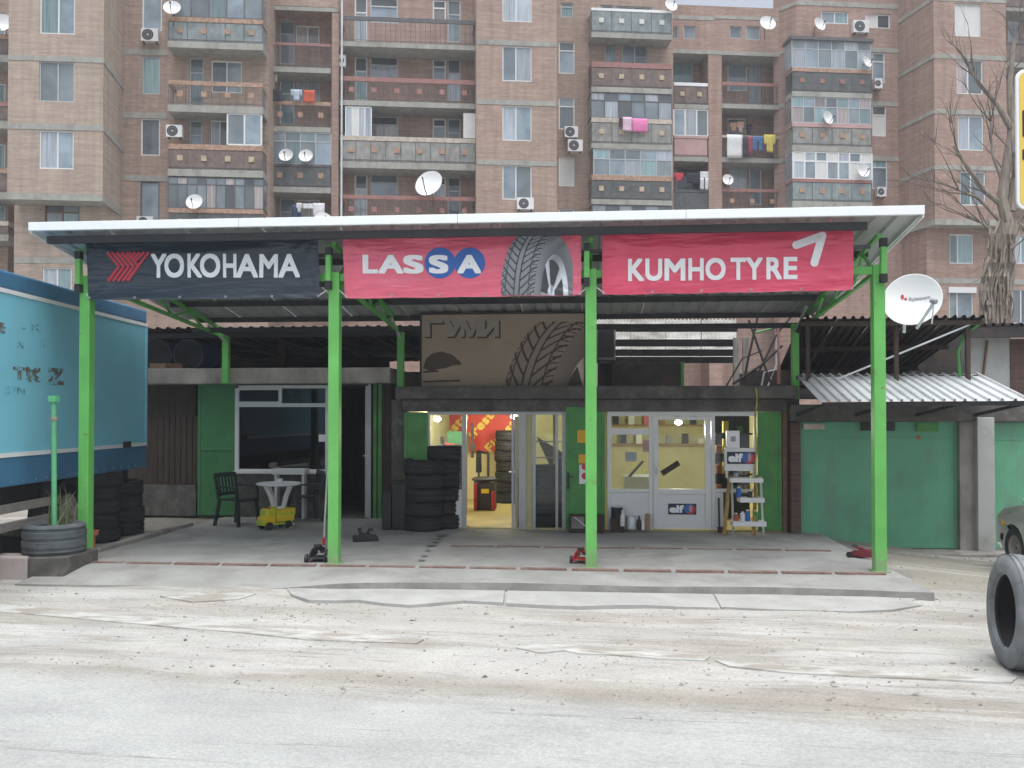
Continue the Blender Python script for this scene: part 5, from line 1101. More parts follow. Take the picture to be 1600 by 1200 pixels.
M['truck_navy'] = mat('truck_navy', (.055, .18, .32), .45, .14, 2, dirt=(.10, .17, .23), dirt_amt=.5, dirt_scale=3)
m = MB(FT); m.box(TX-2.4, TX, 7.2, d1, zs_t+.02, zu_t-.02); m.build('box_body', 'truck_blue', trk, bevel=.01)
m = MB(FT); m.box(TX-2.4, TX+.004, 7.2, d1+.004, zu_t+.03, zt_t+.0); m.build('top_band', 'truck_navy', trk, bevel=.03)
m = MB(FT); m.box(TX-2.4, TX+.004, 7.2, d1+.004, zb_t, zs_t-.03); m.build('skirt', 'truck_navy', trk, bevel=.01)
m = MB(FT); m.box(TX-2.4, TX+.012, 7.2, d1+.012, zs_t-.03, zs_t+.02); m.build('trim_strip', 'white', trk); m = MB(FT); m.box(TX-2.4, TX+.012, 7.2, d1+.012, zu_t-.02, zu_t+.03); m.build('trim_strip', 'white', trk)
m = MB(FT); m.box(TX-.03, TX+.014, d1-.04, d1+.014, zs_t+.021, zu_t-.021); m.build('corner_trim', 'truck_blue', trk)
m = MB(FT); m.box(TX-2.2, TX-.25, 7.2, d1-.1, zb_t-.25, zb_t-.004); m.build('chassis', 'dark', trk)
def worn(name, c, thr):
    mm, nt, bs, L = _nt(name); n1 = vnoise(nt, 9, 8, .75); mk_ = ramp(nt, n1, [(thr-.03, 0.0), (thr+.03, 1.0)])
    L(mix(nt, mk_, (.20, .56, .70), c), bs.inputs['Base Color']); bs.inputs['Roughness'].default_value = .6; return mm
M['worn_ink'] = worn('worn_brown_lettering', (.13, .11, .10), .47); M['worn_ink2'] = worn('worn_faint_lettering', (.10, .20, .24), .53)
for txt, x0, y0, x1, y1, mn in (('T', 22, 574, 39, 592, 'worn_ink'), ('K', 43, 575, 64, 596, 'worn_ink'), ('Z', 76, 576, 97, 600, 'worn_ink'), ('L', 34, 503, 40, 514, 'worn_ink2'), ('K', 49, 505, 63, 518, 'worn_ink2'), ('N', 27, 532, 36, 544, 'worn_ink2'), ('K', 62, 530, 70, 542, 'worn_ink2'), ('I', 1, 505, 5, 520, 'worn_ink'), ('27N', 8, 603, 38, 616, 'worn_ink2')):
    a0, a1 = K(x0, y0), K(x1, y1); m = MB(FT); add_text(m, txt, lambda a, b, L: (TX+.003+L*.0002, a0.y+(a1.y-a0.y)*a, a1.z+(a0.z-a1.z)*b), .09 if mn == 'worn_ink' else .02); m.build('worn_letter', mn, trk, fix=False)
m = MB(FT)
for k in range(26):
    y = 7.4+k*.27; m.lathe([(.001, .006), (.012, .003), (.014, 0)], (TX+.004, y, zb_t+.05), (1, 0, 0), 6)
m.build('rivet_row', 'steel', trk)['kind'] = 'stuff'
for z0, z1 in ((.66, .77), (.44, .55)): m = MB(FT); m.box(TX-.10, TX-.06, 7.3, 11.9, z0, z1); m.build('side_rail', 'conc_rough', trk, bevel=.006)
m = MB(FT)
for y in (8.6, 11.6): m.box(TX-.14, TX-.101, y-.03, y+.03, .4, zb_t-.005)
m.build('rail_bracket', 'dark', trk)
m = MB(FT); lp = K(196, 695); m.box(TX+.013, TX+.04, lp.y-.12, lp.y+.12, lp.z-.04, lp.z+.05); m.build('hinge', 'dark', trk)
def wheel(par, c, R_, w, axis, rub='rub', rimm='conc_rough', M_=I4, name='wheel'):
    m = MB(M_); m.lathe([(R_*.62, -w*.42), (R_*.7, -w*.5), (R_*.9, -w*.5), (R_*.97, -w*.42), (R_, -w*.3), (R_, w*.3), (R_*.97, w*.42), (R_*.9, w*.5), (R_*.7, w*.5), (R_*.62, w*.42)], c, axis, 32, closed=True); o = m.build(name, rub, par, smooth=True)
    m = MB(M_); m.lathe([(.02, w*.30), (R_*.18, w*.32), (R_*.22, w*.2), (R_*.5, w*.14), (R_*.58, w*.40), (R_*.63, w*.42), (R_*.63, -w*.4), (.02, -w*.38)], c, axis, 28); m.build('rim', rimm, o, smooth=True); return o
for y in (12.55, 13.65): wheel(trk, (TX-.38, y, .48-.04), .48, .26, (1, 0, 0), M_=FT)
m = MB(FT)
for y in (12.55, 13.65): m.lathe([(.52, -.17), (.54, -.17), (.54, .17), (.52, .17)], (TX-.38, y, .46), (1, 0, 0), 20, closed=True)
mg = m.build('mudguard', 'dark', trk)

# ================================================================== TYRES
def tyre_mesh(name, R_, w, rb, mname='rub', n=44, grooves=3, lugs=True):
    hw = w/2; pr_ = [(rb, -hw*.80), (rb*1.06, -hw*.98), (rb*1.09, -hw*.955), (rb*1.13, -hw*.985), (rb+(R_-rb)*.45, -hw*1.06), (rb+(R_-rb)*.62, -hw*1.05), (rb+(R_-rb)*.66, -hw*1.00), (rb+(R_-rb)*.70, -hw*1.035), (R_*.93, -hw*.95), (R_*.985, -hw*.78)]
    gp = [-.45, 0, .45][:grooves] if grooves == 3 else [-.2, .2]
    for g in gp: pr_ += [(R_, (g-.09)*hw*1.5), (R_-.011, (g-.06)*hw*1.5), (R_-.011, (g+.06)*hw*1.5), (R_, (g+.09)*hw*1.5)]
    pr_ += [(R_*.985, hw*.78), (R_*.93, hw*.95), (rb+(R_-rb)*.45, hw*1.06), (rb*1.06, hw*.98), (rb, hw*.80), (rb*1.02, hw*.66), (rb+(R_-rb)*.5, hw*.86), (R_*.93, hw*.7), (R_*.95, 0), (R_*.93, -hw*.7), (rb+(R_-rb)*.5, -hw*.86), (rb*1.02, -hw*.66)]
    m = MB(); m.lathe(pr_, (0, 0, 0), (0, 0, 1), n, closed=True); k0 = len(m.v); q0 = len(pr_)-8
    for i in range(q0*n, len(m.f)): m.m[i] = 1  # inner liner faces take the dark rubber, painting in shade of the hollow
    if lugs:
        for k in range(n):
            a = 2*math.pi*k/n
            for s in (-1, 1):
                p = Vector((math.cos(a)*(R_-.004), math.sin(a)*(R_-.004), s*hw*.86)); q = Vector((math.cos(a+.05)*(R_-.035), math.sin(a+.05)*(R_-.035), s*hw*.985)); m.bar(p, q, .018, .012, up=(math.cos(a), math.sin(a), 0))
    return m
_tm = {}
def tyre(kind, loc, rot=(0, 0, 0), label='', group=None):
    if kind not in _tm:
        R_, w, rb, mn = {'car': (.315, .20, .205, 'rub'), 'wide': (.335, .225, .215, 'rub'), 'dusty': (.325, .215, .21, M.setdefault('rub_mid', mat('greyed_rubber', (.026, .028, .031), .78, .3, 6, dirt=(.065, .067, .07), dirt_amt=.6, dirt_scale=4))), 'big': (.435, .30, .275, 'rub_dust')}[kind]
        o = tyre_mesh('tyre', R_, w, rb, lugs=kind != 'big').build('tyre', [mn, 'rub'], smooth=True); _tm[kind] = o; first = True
    else: o = _tm[kind].copy(); COL.objects.link(o); first = False
    o.location = loc; o.rotation_euler = rot
    for k in ('label', 'category', 'group'):
        if k in o: del o[k]
    return tag(o, label, 'tyre', group)
ORD = ['bottom', 'second from the bottom', 'third from the bottom', 'fourth from the bottom', 'fifth from the bottom', 'sixth from the bottom', 'seventh from the bottom']
def stack(kind, px, py, n, where, group, z0=0.0, step=.205, kinds=None, Yoff=0):
    g = G(px, py, z0); R_ = .32
    cx_ = P(px, py-30, g.y+R_+Yoff).x
    for k in range(n):
        lab = f'black tyre, {"top" if k == n-1 else ORD[k]} of the {where}'
        tyre(kinds[k] if kinds else kind, (cx_+random.uniform(-.025, .025), g.y+R_+Yoff+random.uniform(-.02, .02), z0+step*(k+.5)+.004), (random.uniform(-.02, .02), random.uniform(-.02, .02), random.uniform(0, 6)), lab, group)
stack('dusty', 153, 849, 5, 'stack nearer the green post by the truck', 'tyre stacks by the truck', z0=gz(-6.9, 13), step=.205)
stack('dusty', 191, 840, 4, 'stack against the low wall by the truck', 'tyre stacks by the truck', z0=gz(-6.9, 14), step=.21, Yoff=.05)
stack('wide', 664, 828, 5, 'front stack left of the workshop door', 'tyre stacks at the workshop door', step=.225, Yoff=-.25)
stack('wide', 694, 828, 6, 'taller stack touching the workshop door post', 'tyre stacks at the workshop door', step=.222, Yoff=.05)
stack('car', 851, 828, 4, 'stack behind the right workshop pane', 'tyres behind the pane', step=.215, Yoff=.12)
tyre('car', (P(851, 740, 14.8).x, 14.72, .875), (rad(8), 0, 0), 'black tyre lying tilted on the topmost tyre behind the right pane', 'tyres behind the pane')
xq = P(797, 720, 18.4).x
for k in range(7): tyre('car', (xq+random.uniform(-.02, .02), 18.4, .03+.213*(k+.5)), (0, 0, k), f'black tyre, {"top" if k == 6 else ORD[k]} of the stack beside the big red poster', 'tyres at the back wall')
# large worn tyre standing at the right edge
g = G(1608, 1050, gz(3.3, 6.5)); yb_ = g.y
bt = tyre('big', (g.x, yb_+.08, gz(g.x, yb_)+.43), (rad(88), 0, rad(-97)), 'large greyed worn tyre standing upright in the foreground at the right edge')
# tyre used as planter round the thin pole
g = Vector((P(85, 850, 10.38).x, 9.96, 0)); pl_ = T('tyre_planter', 'grey old tyre lying flat as a planter round the thin green pole', 'planter', (g.x, g.y+.42, .168))
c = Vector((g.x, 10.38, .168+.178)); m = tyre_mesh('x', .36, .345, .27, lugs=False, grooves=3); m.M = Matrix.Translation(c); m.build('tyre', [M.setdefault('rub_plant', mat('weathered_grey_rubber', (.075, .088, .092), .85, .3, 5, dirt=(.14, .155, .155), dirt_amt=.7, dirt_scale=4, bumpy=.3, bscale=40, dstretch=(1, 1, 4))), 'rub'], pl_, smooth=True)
m = MB(); m.lathe([(.001, .0), (.30, -.02)], c+Vector((0, 0, .09)), (0, 0, 1), 24); m.build('soil', 'dim', pl_)
pp_ = P(83, 745, c.y); zt_p = P(83, 628, c.y).z
gp = T('pipe_post', 'thin faded green pipe with a square top plate rising from the tyre planter', 'post', (pp_.x, c.y, c.z)); m = MB(); m.tube([(pp_.x+.02, c.y, c.z+.08), (pp_.x, c.y, zt_p)], .032, 12); m.build('pipe', 'green_pole', gp, smooth=True)
m = MB(); m.box(pp_.x-.05, pp_.x+.05, c.y-.05, c.y+.05, zt_p, zt_p+.075); m.build('top_plate', 'green_pole', gp, bevel=.004); m = MB(); m.lathe([(.034, 0), (.042, 0), (.042, .03), (.034, .03)], (pp_.x+.003, c.y, zt_p-.22), (0, 0, 1), 12, closed=True); m.build('collar', 'rust', gp)
# spiky grass in and behind the planter
m = MB()
for k in range(46):
    a = random.uniform(0, 6.28); r = random.uniform(0, .2); b = Vector((c.x+.02+r*math.cos(a), c.y+.12+r*.6*math.sin(a), c.z+.10)); h = random.uniform(.25, .62); l = Vector((random.uniform(-.22, .22), random.uniform(-.12, .12), 0)); pr0 = b
    for s in range(1, 5):
        q = s/4; nx2 = b+l*q*q+Vector((0, 0, h*(q-.25*q*q*abs(l.x)*4))); w0, w1 = .012*(1-(q-.25)), .012*(1-q)+.001; m.face([pr0+Vector((-w0, 0, 0)), pr0+Vector((w0, 0, 0)), nx2+Vector((w1, 0, 0)), nx2+Vector((-w1, 0, 0))]); pr0 = nx2
M['grass'] = mat('dry_green_blades', (.14, .17, .09), .7, .5, 14, dirt=(.30, .27, .17), dirt_amt=.8, dirt_scale=9, bumpy=0)
tag(m.build('spiky_grass', 'grass', loc=(c.x, c.y+.1, c.z+.1), fix=False), 'dry spiky grass tuft growing in the tyre planter', 'plant', kind='stuff')
p = G(3, 882, 0); kz = gz(-7.6, 10.6)
for k, (x0, x1, mn, lab) in enumerate(((-20, 43, 'pink', 'pale pinkish kerb stone at the left edge in front of the planter'), (44, 101, 'conc_dark', 'dark kerb stone below the tyre planter'))):
    a, b = P(x0, 880, 10.0), P(x1, 880, 10.0); a.y = 10.0; m = MB(); m.box(a.x, b.x-.01, 10.0, 10.75 if k else 10.3, -.2, .165); tag(m.build('kerb_stone', mn if mn != 'pink' else M.setdefault('kerb_pink', mat('pinkish_kerb', (.40, .35, .33), .9, .15, 4, dirt=(.2, .18, .17))), loc=(a.x, a.y, -.1), bevel=.02), lab, 'kerb stone')
for k, (px, py, r, mn, lab) in enumerate(((104, 893, .055, 'stucco', 'pale round stone beside the dark kerb stone'), (113, 884, .075, 'conc_rough', 'grey stone under the tyre planter by the green post'), (106, 878, .05, 'terracotta', 'small reddish brick lump under the planter'))):
    kz = -.05; q = G(px, py, kz); m = MB(); m.ball((q.x, q.y, kz+r*.6), r, 10, sc=(1.3, 1, .75)); o = m.build('stone', mn, loc=(q.x, q.y, kz), smooth=True); tag(o, lab, 'stone')
fp = G(139, 873, .0); t = T('flower_pot', 'small terracotta pot stand right of the left green post', 'pot', (fp.x, fp.y+.05, 0)); m = MB(); m.lathe([(.001, .0), (.045, 0), (.05, .28), (.085, .30), (.09, .36), (.075, .36), (.07, .31), (.001, .3)], (fp.x, fp.y+.05, .0), (0, 0, 1), 20); m.build('pot', 'terracotta', t, smooth=True)
for k, (px, py) in enumerate(((16, 862),)):
    q = G(px, py, .0); t = T('soil_tub', 'dark tub of earth and dry plants under the truck at the left edge', 'tub', (q.x, q.y+.3, gz(q.x, q.y))); m = MB(); m.lathe([(.001, 0), (.30, 0), (.34, .26), (.31, .27), (.001, .24)], (q.x, q.y+.3, gz(q.x, q.y)), (0, 0, 1), 24); m.build('tub', 'rub', t, smooth=True); m = MB(); m.ball((q.x, q.y+.3, gz(q.x, q.y)+.25), .27, 14, sc=(1, 1, .35)); m.build('earth', 'grass', t, smooth=True)

# ================================================================== FORECOURT FURNITURE
def place(px, py, z=0.0): g = G(px, py, z); return g.x, g.y
tx, ty = place(432, 824)
tb = T('garden_table', 'round white plastic garden table with splayed legs behind the toy truck', 'table', (tx, ty+.1, 0)); c = Vector((tx, ty+.1, 0))
m = MB(); m.lathe([(.001, .685), (.33, .685), (.345, .70), (.36, .70), (.365, .712), (.355, .725), (.001, .725)], c, (0, 0, 1), 36); m.build('tabletop', 'white', tb, smooth=True)
for k in range(4):
    a = rad(45+90*k+12); d = Vector((math.cos(a), math.sin(a), 0)); m = MB(); pts = [c+d*.27+Vector((0, 0, .684)), c+d*.17+Vector((0, 0, .5)), c+d*.11+Vector((0, 0, .32)), c+d*.19+Vector((0, 0, .14)), c+d*.30]
    for p, q in zip(pts, pts[1:]): m.bar(p, q, .055, .035)
    m.build('leg', 'white', tb, bevel=.006)
m = MB(); m.lathe([(.05, .30), (.12, .30), (.12, .33), (.05, .33)], c, (0, 0, 1), 16, closed=True); m.build('leg_ring', 'white', tb)
m = MB(); m.lathe([(.001, .727), (.04, .727), (.046, .79), (.04, .79), (.036, .735), (.001, .735)], c+Vector((.02, 0, 0)), (0, 0, 1), 18); tag(m.build('ashtray', 'pvc', loc=(c.x, c.y, .727), smooth=True), 'small white cup standing in the middle of the white table', 'cup')
M['chair_green'] = mat('dark_green_plastic', (.018, .032, .03), .4, .15, 5, bumpy=0)
def chair(x, y, rz, label):
    t = T('plastic_chair', label, 'chair', (x, y, 0), rz, 'dark plastic chairs round the table'); Mx = WM[t]
    def mb_(): return MB(Mx)
    m = mb_(); m.box(-.22, .22, -.22, .22, .42, .445); m.box(-.23, .23, -.235, -.2, .40, .43); m.build('seat', 'chair_green', t, bevel=.008)
    for sx, sy in ((-1, -1), (1, -1), (-1, 1), (1, 1)): m = mb_(); m.bar((sx*.21, sy*.2, .42), (sx*.25, sy*.24+(.03 if sy > 0 else 0), 0), .05, .04); m.build('leg', 'chair_green', t)
    m = mb_()
    for sx in (-1, 1): m.bar((sx*.22, .21, .43), (sx*.23, .29, .86), .045, .035)
    m.bar((-.23, .29, .84), (.23, .29, .84), .04, .07); m.bar((-.22, .23, .52), (.22, .23, .52), .03, .05)
    for k in range(5): u = -.15+.075*k; m.bar((u, .232, .53), (u, .288, .82), .035, .012)
    m.build('backrest', 'chair_green', t)
    for sx in (-1, 1): m = mb_(); m.bar((sx*.25, -.2, .64), (sx*.25, .25, .66), .05, .025); m.bar((sx*.25, -.19, .63), (sx*.25, -.21, .40), .04, .03); m.build('armrest', 'chair_green', t)
    return t
cx_, cy_ = place(366, 822); chair(cx_, cy_+.15, rad(70), 'dark plastic armchair left of the white table, facing it')
cx_, cy_ = place(472, 815); chair(cx_, cy_+.1, rad(-60), 'dark plastic armchair right of the white table, its back to the post')
cx_, cy_ = place(500, 806); chair(cx_, cy_+.1, rad(-15), 'dark plastic armchair against the sill wall beside the doorway')
cx_, cy_ = place(405, 804); chair(cx_, cy_+.1, rad(10), 'dark plastic armchair against the sill wall behind the white table')
m = MB(); p = P(452, 737, 15.2); m.box(p.x-.30, p.x+.30, 15.15, 15.4, p.z-.05, p.z+.05); m.box(p.x-.27, p.x-.22, 15.2, 15.35, 0.016, p.z-.05); m.box(p.x+.22, p.x+.27, 15.2, 15.35, .016, p.z-.05); tag(m.build('bench', 'pvc', loc=(p.x, 15.2, 0), bevel=.006), 'narrow white bench shelf standing behind the round table', 'bench')
m = MB(); bx, by = place(362, 806); m.box(bx-.1, bx+.1, by, by+.2, .002, .22); tag(m.build('red_crate', 'red', loc=(bx, by, 0), bevel=.01), 'small dark red box under the left plastic chair', 'box')
# toy tipper
x, y = place(427, 827); toy = T('toy_truck', 'bright yellow and green plastic toy tipper truck on the forecourt', 'toy', (x, y+.1, 0), rad(52)); W_ = WM[toy] @ Matrix.Scale(1.15, 4)
m = MB(W_); m.box(-.24, .24, -.085, .085, .06, .09); m.build('chassis', 'lime', toy, bevel=.006)
m = MB(W_); m.prism([(-.24, .09), (-.24, .17), (-.20, .19), (-.17, .29), (-.05, .29), (-.05, .09)], -.09, .09); m.build('cab', 'yellow', toy, bevel=.01)
m = MB(W_); m.box(-.205, -.185, -.07, .07, .20, .27); m.box(-.16, -.07, -.094, -.091, .20, .27); m.build('cab_window', 'lime', toy)
m = MB(W_); m.prism([(-.03, .10), (-.05, .26), (.27, .28), (.24, .10)], -.10, .10); m.build('tipper_body', 'yellow', toy, bevel=.01); m = MB(W_); m.box(-.04, .26, -.104, -.101, .2, .225); m.box(-.06, -.03, -.1, .1, .26, .31); m.build('side_stripe', 'lime', toy)
m = MB(W_); m.box(-.25, -.241, -.08, .08, .07, .13); m.build('bumper', 'lime', toy)
for sx in (-.16, .15):
    for sy in (-.10, .10): m = MB(W_); m.lathe([(.001, -.02), (.045, -.02), (.055, -.01), (.055, .01), (.045, .02), (.001, .02)], (sx, sy, .056), (0, 1, 0), 16); m.build('wheel', 'black', toy, smooth=True)
m = MB(W_); m.lathe([(.001, .31), (.02, .305), (.022, .291)], (-.11, 0, 0), (0, 0, 1), 10); m.build('roof_lamp', 'ink_red', toy)
# trolley jacks
def jack(px, py, rz, mname, label, handle, sc=1.0):
    x, y = place(px, py); t = T('trolley_jack', label, 'jack', (x, y, 0), rz, 'trolley jacks on the forecourt'); W_ = WM[t] @ Matrix.Scale(sc, 4)
    m = MB(W_)
    for sy in (-.10, .10): m.prism([(-.30, .03), (-.30, .09), (-.1, .15), (.15, .16), (.28, .10), (.28, .04)], sy-.012, sy+.012)
    m.box(-.29, .0, -.087, .087, .05, .06); m.build('frame', mname, t, bevel=.004)
    for sx, r in ((-.25, .055), (.25, .05)):
        for sy in (-.14, .14): m = MB(W_); m.lathe([(.001, -.018), (r, -.018), (r, .018), (.001, .018)], (sx, sy, r), (0, 1, 0), 14); m.build('wheel', 'black', t, smooth=True)
    m = MB(W_); m.bar((.15, 0, .11), (-.18, 0, .20), .07, .04); m.build('lift_arm', mname, t); m = MB(W_); m.lathe([(.001, .0), (.05, 0), (.055, .03), (.03, .035), (.001, .03)], (-.20, 0, .20), (0, 0, 1), 12); m.build('saddle', 'dark', t)
    m = MB(W_); m.tube([(.10, 0, .10), (.22, 0, .14)], .04, 10); m.build('pump', 'steel', t, smooth=True)
    if handle:
        m = MB(W_.copy()); m.tube([(.2, 0, .14), Vector((.2, 0, .14))+Vector(handle)*.12], .022, 8); m.build('handle_socket', 'red', t); m = MB(W_); m.tube([Vector((.2, 0, .14))+Vector(handle)*.12, Vector((.2, 0, .14))+Vector(handle)], .015, 8); m.build('handle', 'steel', t)
    return t
jack(501, 874, rad(96), 'dark', 'black trolley jack with a long upright handle left of the second green post', (-.05, -.06, 1.06), .95)
jack(911, 876, rad(80), 'red', 'red trolley jack half hidden behind the third green post', None, .8)
jack(1352, 872, rad(-38), M.setdefault('dull_red', mat('dull_red_enamel', (.20, .025, .035), .5, .3, 6, dirt=(.06, .03, .03), dirt_scale=7)), 'red trolley jack left of the right green post', None, .68)
x, y = place(571, 845); t = T('jack_head', 'small black metal jack lying on the forecourt right of the second post', 'jack', (x, y, 0), rad(20)); W_ = WM[t]
m = MB(W_); m.prism([(-.19, .0), (-.16, .05), (-.02, .11), (.06, .10), (.18, .06), (.19, .0)], -.08, .08); m.build('body', 'black', t, bevel=.012); m = MB(W_); m.tube([(-.06, 0, .08), (-.09, .0, .19)], .03, 8); m.tube([(.03, .02, .10), (.06, .0, .18), (.11, 0, .15)], .022, 8); m.build('lever', 'dark', t); 
for sx in (-.14, .14): m = MB(W_); m.lathe([(.001, -.1), (.04, -.1), (.04, .1), (.001, .1)], (sx, 0, .04), (0, 1, 0), 12); m.build('roller', 'rub', t, smooth=True)
# low dark tyre beside the slab, and things at the workshop wall
g = G(1352, 858, GZ); tyre('wide', (g.x-.05, g.y+.35, gz(g.x, g.y)+.11), (0, 0, 0), 'black tyre lying on the ground below the garage door behind the red jack')
for k, (px0, px1, pt, lab) in enumerate(((598, 612, 766, 'black plastic bin left of the dark pillar foot'), (613, 640, 752, 'black rubbish bin under the second rear post'))):
    x0, x1, z0, z1 = RC(px0, pt, px1, 826, YS-.25); m = MB(); m.box(x0, x1, YS-.3, YS-.02, .002, z1-.04); m.box(x0-.012, x1+.012, YS-.312, YS-.008, z1-.04, z1); tag(m.build('bin', 'black', loc=(x0, YS-.3, 0), bevel=.012), lab, 'bin')
x0, x1, z0, z1 = RC(889, 804, 944, 829, YS-.25); t = T('tool_box', 'low dark box with a steel lever on it against the open green door', 'box', (x0, YS-.25, 0)); m = MB(); m.box(x0, x1, YS-.38, YS-.16, .003, z1); m.build('box', 'dim', t, bevel=.01); m = MB(); m.box(x0+.04, x0+.24, YS-.40, YS-.381, z0+.05, z1-.02); m.build('front_plate', 'conc_rough', t); m = MB(); m.tube([P(897, 808, YS-.42), P(914, 822, YS-.44)], .014, 8); m.build('lever', 'steel', t)
def can(px0, px1, py0, py1, Y, mname, label, cat='can', name='can', hat=None):
    x0, x1, z0, z1 = RC(px0, py0, px1, py1, Y); z0 = max(z0, .003) if py1 > 815 else z0; r = (x1-x0)/2; t = T(name, label, cat, ((x0+x1)/2, Y, z0)); h = z1-z0
    if cat == 'bottle': pf = [(.001, 0), (r, 0), (r, h*.62), (r*.45, h*.78), (r*.38, h*.9), (.001, h*.9)]; cap = [(r*.42, h*.9), (r*.42, h), (.001, h)]
    else: pf = [(.001, 0), (r, 0), (r, h*.95), (r*.96, h*.97), (.001, h*.97)]; cap = [(r*1.02, h*.94), (r*1.02, h), (r*.6, h), (.001, h*.98)]
    m = MB(); m.lathe(pf, ((x0+x1)/2, Y, z0), (0, 0, 1), 18); m.build('body', mname, t, smooth=True); m = MB(); m.lathe(cap, ((x0+x1)/2, Y, z0), (0, 0, 1), 18); m.build('cap', hat or mname, t, smooth=True)
    return t
x0, x1, z0, z1 = RC(954, 810, 975, 828, YS-.15); m = MB(); m.box(x0, x1, YS-.25, YS-.06, .002, z1); tag(m.build('carton', 'dim', loc=(x0, YS-.2, 0), bevel=.006), 'dark brown carton below the left white window panel', 'box')
can(955, 973, 791, 809.7, YS-.15, 'black', 'black tin standing on the dark brown carton', hat='galv')
can(969, 976, 797, 822, YS-.32, 'pvc', 'narrow white canister beside the black tin', 'bottle', 'canister')
can(978, 993, 806, 826, YS-.15, 'galv', 'pale grey pail below the left white window panel', 'pail', 'pail')
can(995, 1002, 806, 828, YS-.14, 'black', 'black bottle right of the pale grey pail', 'bottle', 'bottle', 'black'); can(1002, 1007, 808, 828, YS-.16, 'white', 'white bottle beside the black bottle below the window panel', 'bottle', 'bottle'); can(1008, 1016, 803, 828, YS-.15, 'card', 'tan canister next to the white door post', 'canister', 'canister')
# display shelf with the oil sign
YR = YS-.45; rk = T('display_shelf', 'rusty frame display shelf with three white boards at the right shop window', 'shelf', (P(1160, 828, YR).x, YR, 0))
M['rusty_paint'] = mat('rust_speckled_yellow', (.36, .24, .07), .8, .4, 12, dirt=(.13, .07, .04), dirt_amt=.95, dirt_scale=9)
a, b, c_, d_ = P(1131, 828, YR), P(1141, 742, YR+.25), P(1177, 828, YR), P(1182, 742, YR+.25)
for p, q in ((a, b), (c_, d_), (P(1193, 828, YR+.3), P(1188, 745, YR+.28)), (P(1146, 828, YR+.32), P(1143, 745, YR+.28))): p.z = .0; m = MB(); m.bar(p, q, .055 if p in (a, c_) else .03, .03); m.build('upright', 'rusty_paint' if p in (a, c_) else 'galv', rk)
shelf_z = []
for px, yy in (((1139, 746.5, 1190, 753), YR+.2), ((1154, 777, 1192, 784), YR+.15), ((1143, 814, 1195, 821), YR+.1)): x0, x1, z0, z1 = RC(*px, yy); m = MB(); m.box(x0, x1, yy-.14, yy+.16, z0, z1); m.build('shelf_board', 'white', rk, bevel=.003); shelf_z.append(z1)
for px, yy, zz, h, mn, lab in ((1154, YR+.12, 1, .16, 'ink_blue', 'blue bottle on the middle board of the display shelf'), (1172, YR+.12, 1, .11, 'dark', 'squat dark can on the middle board of the display shelf'), (1150, YR+.1, 2, .12, 'terracotta', 'brown can on the lowest board of the display shelf'), (1160, YR+.1, 2, .14, 'pvc', 'white can on the lowest board of the display shelf'), (1168, YR+.1, 2, .17, 'ink_blue', 'tall blue canister on the lowest board of the display shelf'), (1180, YR+.1, 2, .17, 'green_leaf', 'green canister on the lowest board of the display shelf'), (1150, YR+.2, 0, .09, 'ink_grey', 'grey can lying on the top board of the display shelf')):
    p = P(px, 780, yy); t = T('oil_can', lab, 'can', (p.x, yy, shelf_z[zz]+.001)); r = .04; m = MB(); m.lathe([(.001, 0), (r, 0), (r, h*.75), (r*.5, h*.86), (r*.45, h*.9), (.001, h*.9)], (p.x, yy, shelf_z[zz]+.001), (0, 0, 1), 14); m.build('body', mn, t, smooth=True); m = MB(); m.lathe([(r*.5, h*.9), (r*.5, h), (.001, h)], (p.x, yy, shelf_z[zz]+.001), (0, 0, 1), 10); m.build('cap', 'ink_white' if zz else 'dark', t)
Y2 = YR+.18; x0, x1, z0, z1 = RC(1133, 700, 1181, 736, Y2); sg = T('oil_sign', 'white box sign with a navy lettered field standing above the display shelf', 'sign', (x0, Y2, z0)); m = MB(); m.box(x0, x1, Y2, Y2+.12, z0, z1); m.build('sign_box', 'pvc', sg, bevel=.006); elf_sticker(sg, (1136, 706, 1180, 725), Y2-.005, 'sign_field')
m = MB(); 
for x in (x0+.03, x1-.03): m.box(x-.015, x+.015, Y2+.02, Y2+.08, shelf_z[0], z0)
m.build('sign_leg', 'galv', sg)
x0, x1, za_, zb2 = RC(1135, 673, 1155, 699.5, Y2+.05); m = MB(); m.box(x0, x1, Y2+.01, Y2+.11, z1+.001, zb2); o = tag(m.build('paper_carton', 'white', loc=(x0, Y2, z1), bevel=.004), 'white carton with a small dark mark standing on the box sign', 'carton'); m = MB(); m.box(x0+.06, x1-.06, Y2+.006, Y2+.009, z1+.1, z1+.18); m.build('dark_mark', 'ink_grey', o)
M['cord_yellow'] = mat('speckled_cord', (.42, .34, .07), .8, .4, 14)
m = MB(); pts = [P(1181+2*math.sin(k*1.7), 606+20*k, YS-.30) for k in range(12)]; m.tube(pts, .014, 6); tag(m.build('hanging_chain', 'cord_yellow', loc=(pts[0].x, pts[0].y, pts[-1].z)), 'yellow and black speckled chain hanging down the right shop window', 'chain')
m = MB(); m.bar(P(1124, 826, YS-.12), P(1123, 778, YS-.08), .03, .02); m.bar(P(1121, 828, YS-.15), P(1134, 828, YS-.15)+Vector((0, 0, .01)), .03, .09); tag(m.build('broom', 'dark', loc=tuple(P(1124, 828, YS-.12))), 'small dark broom leaning at the right shop panel', 'broom')
NTH = ['first', 'second', 'third', 'fourth', 'fifth', 'sixth', 'seventh']
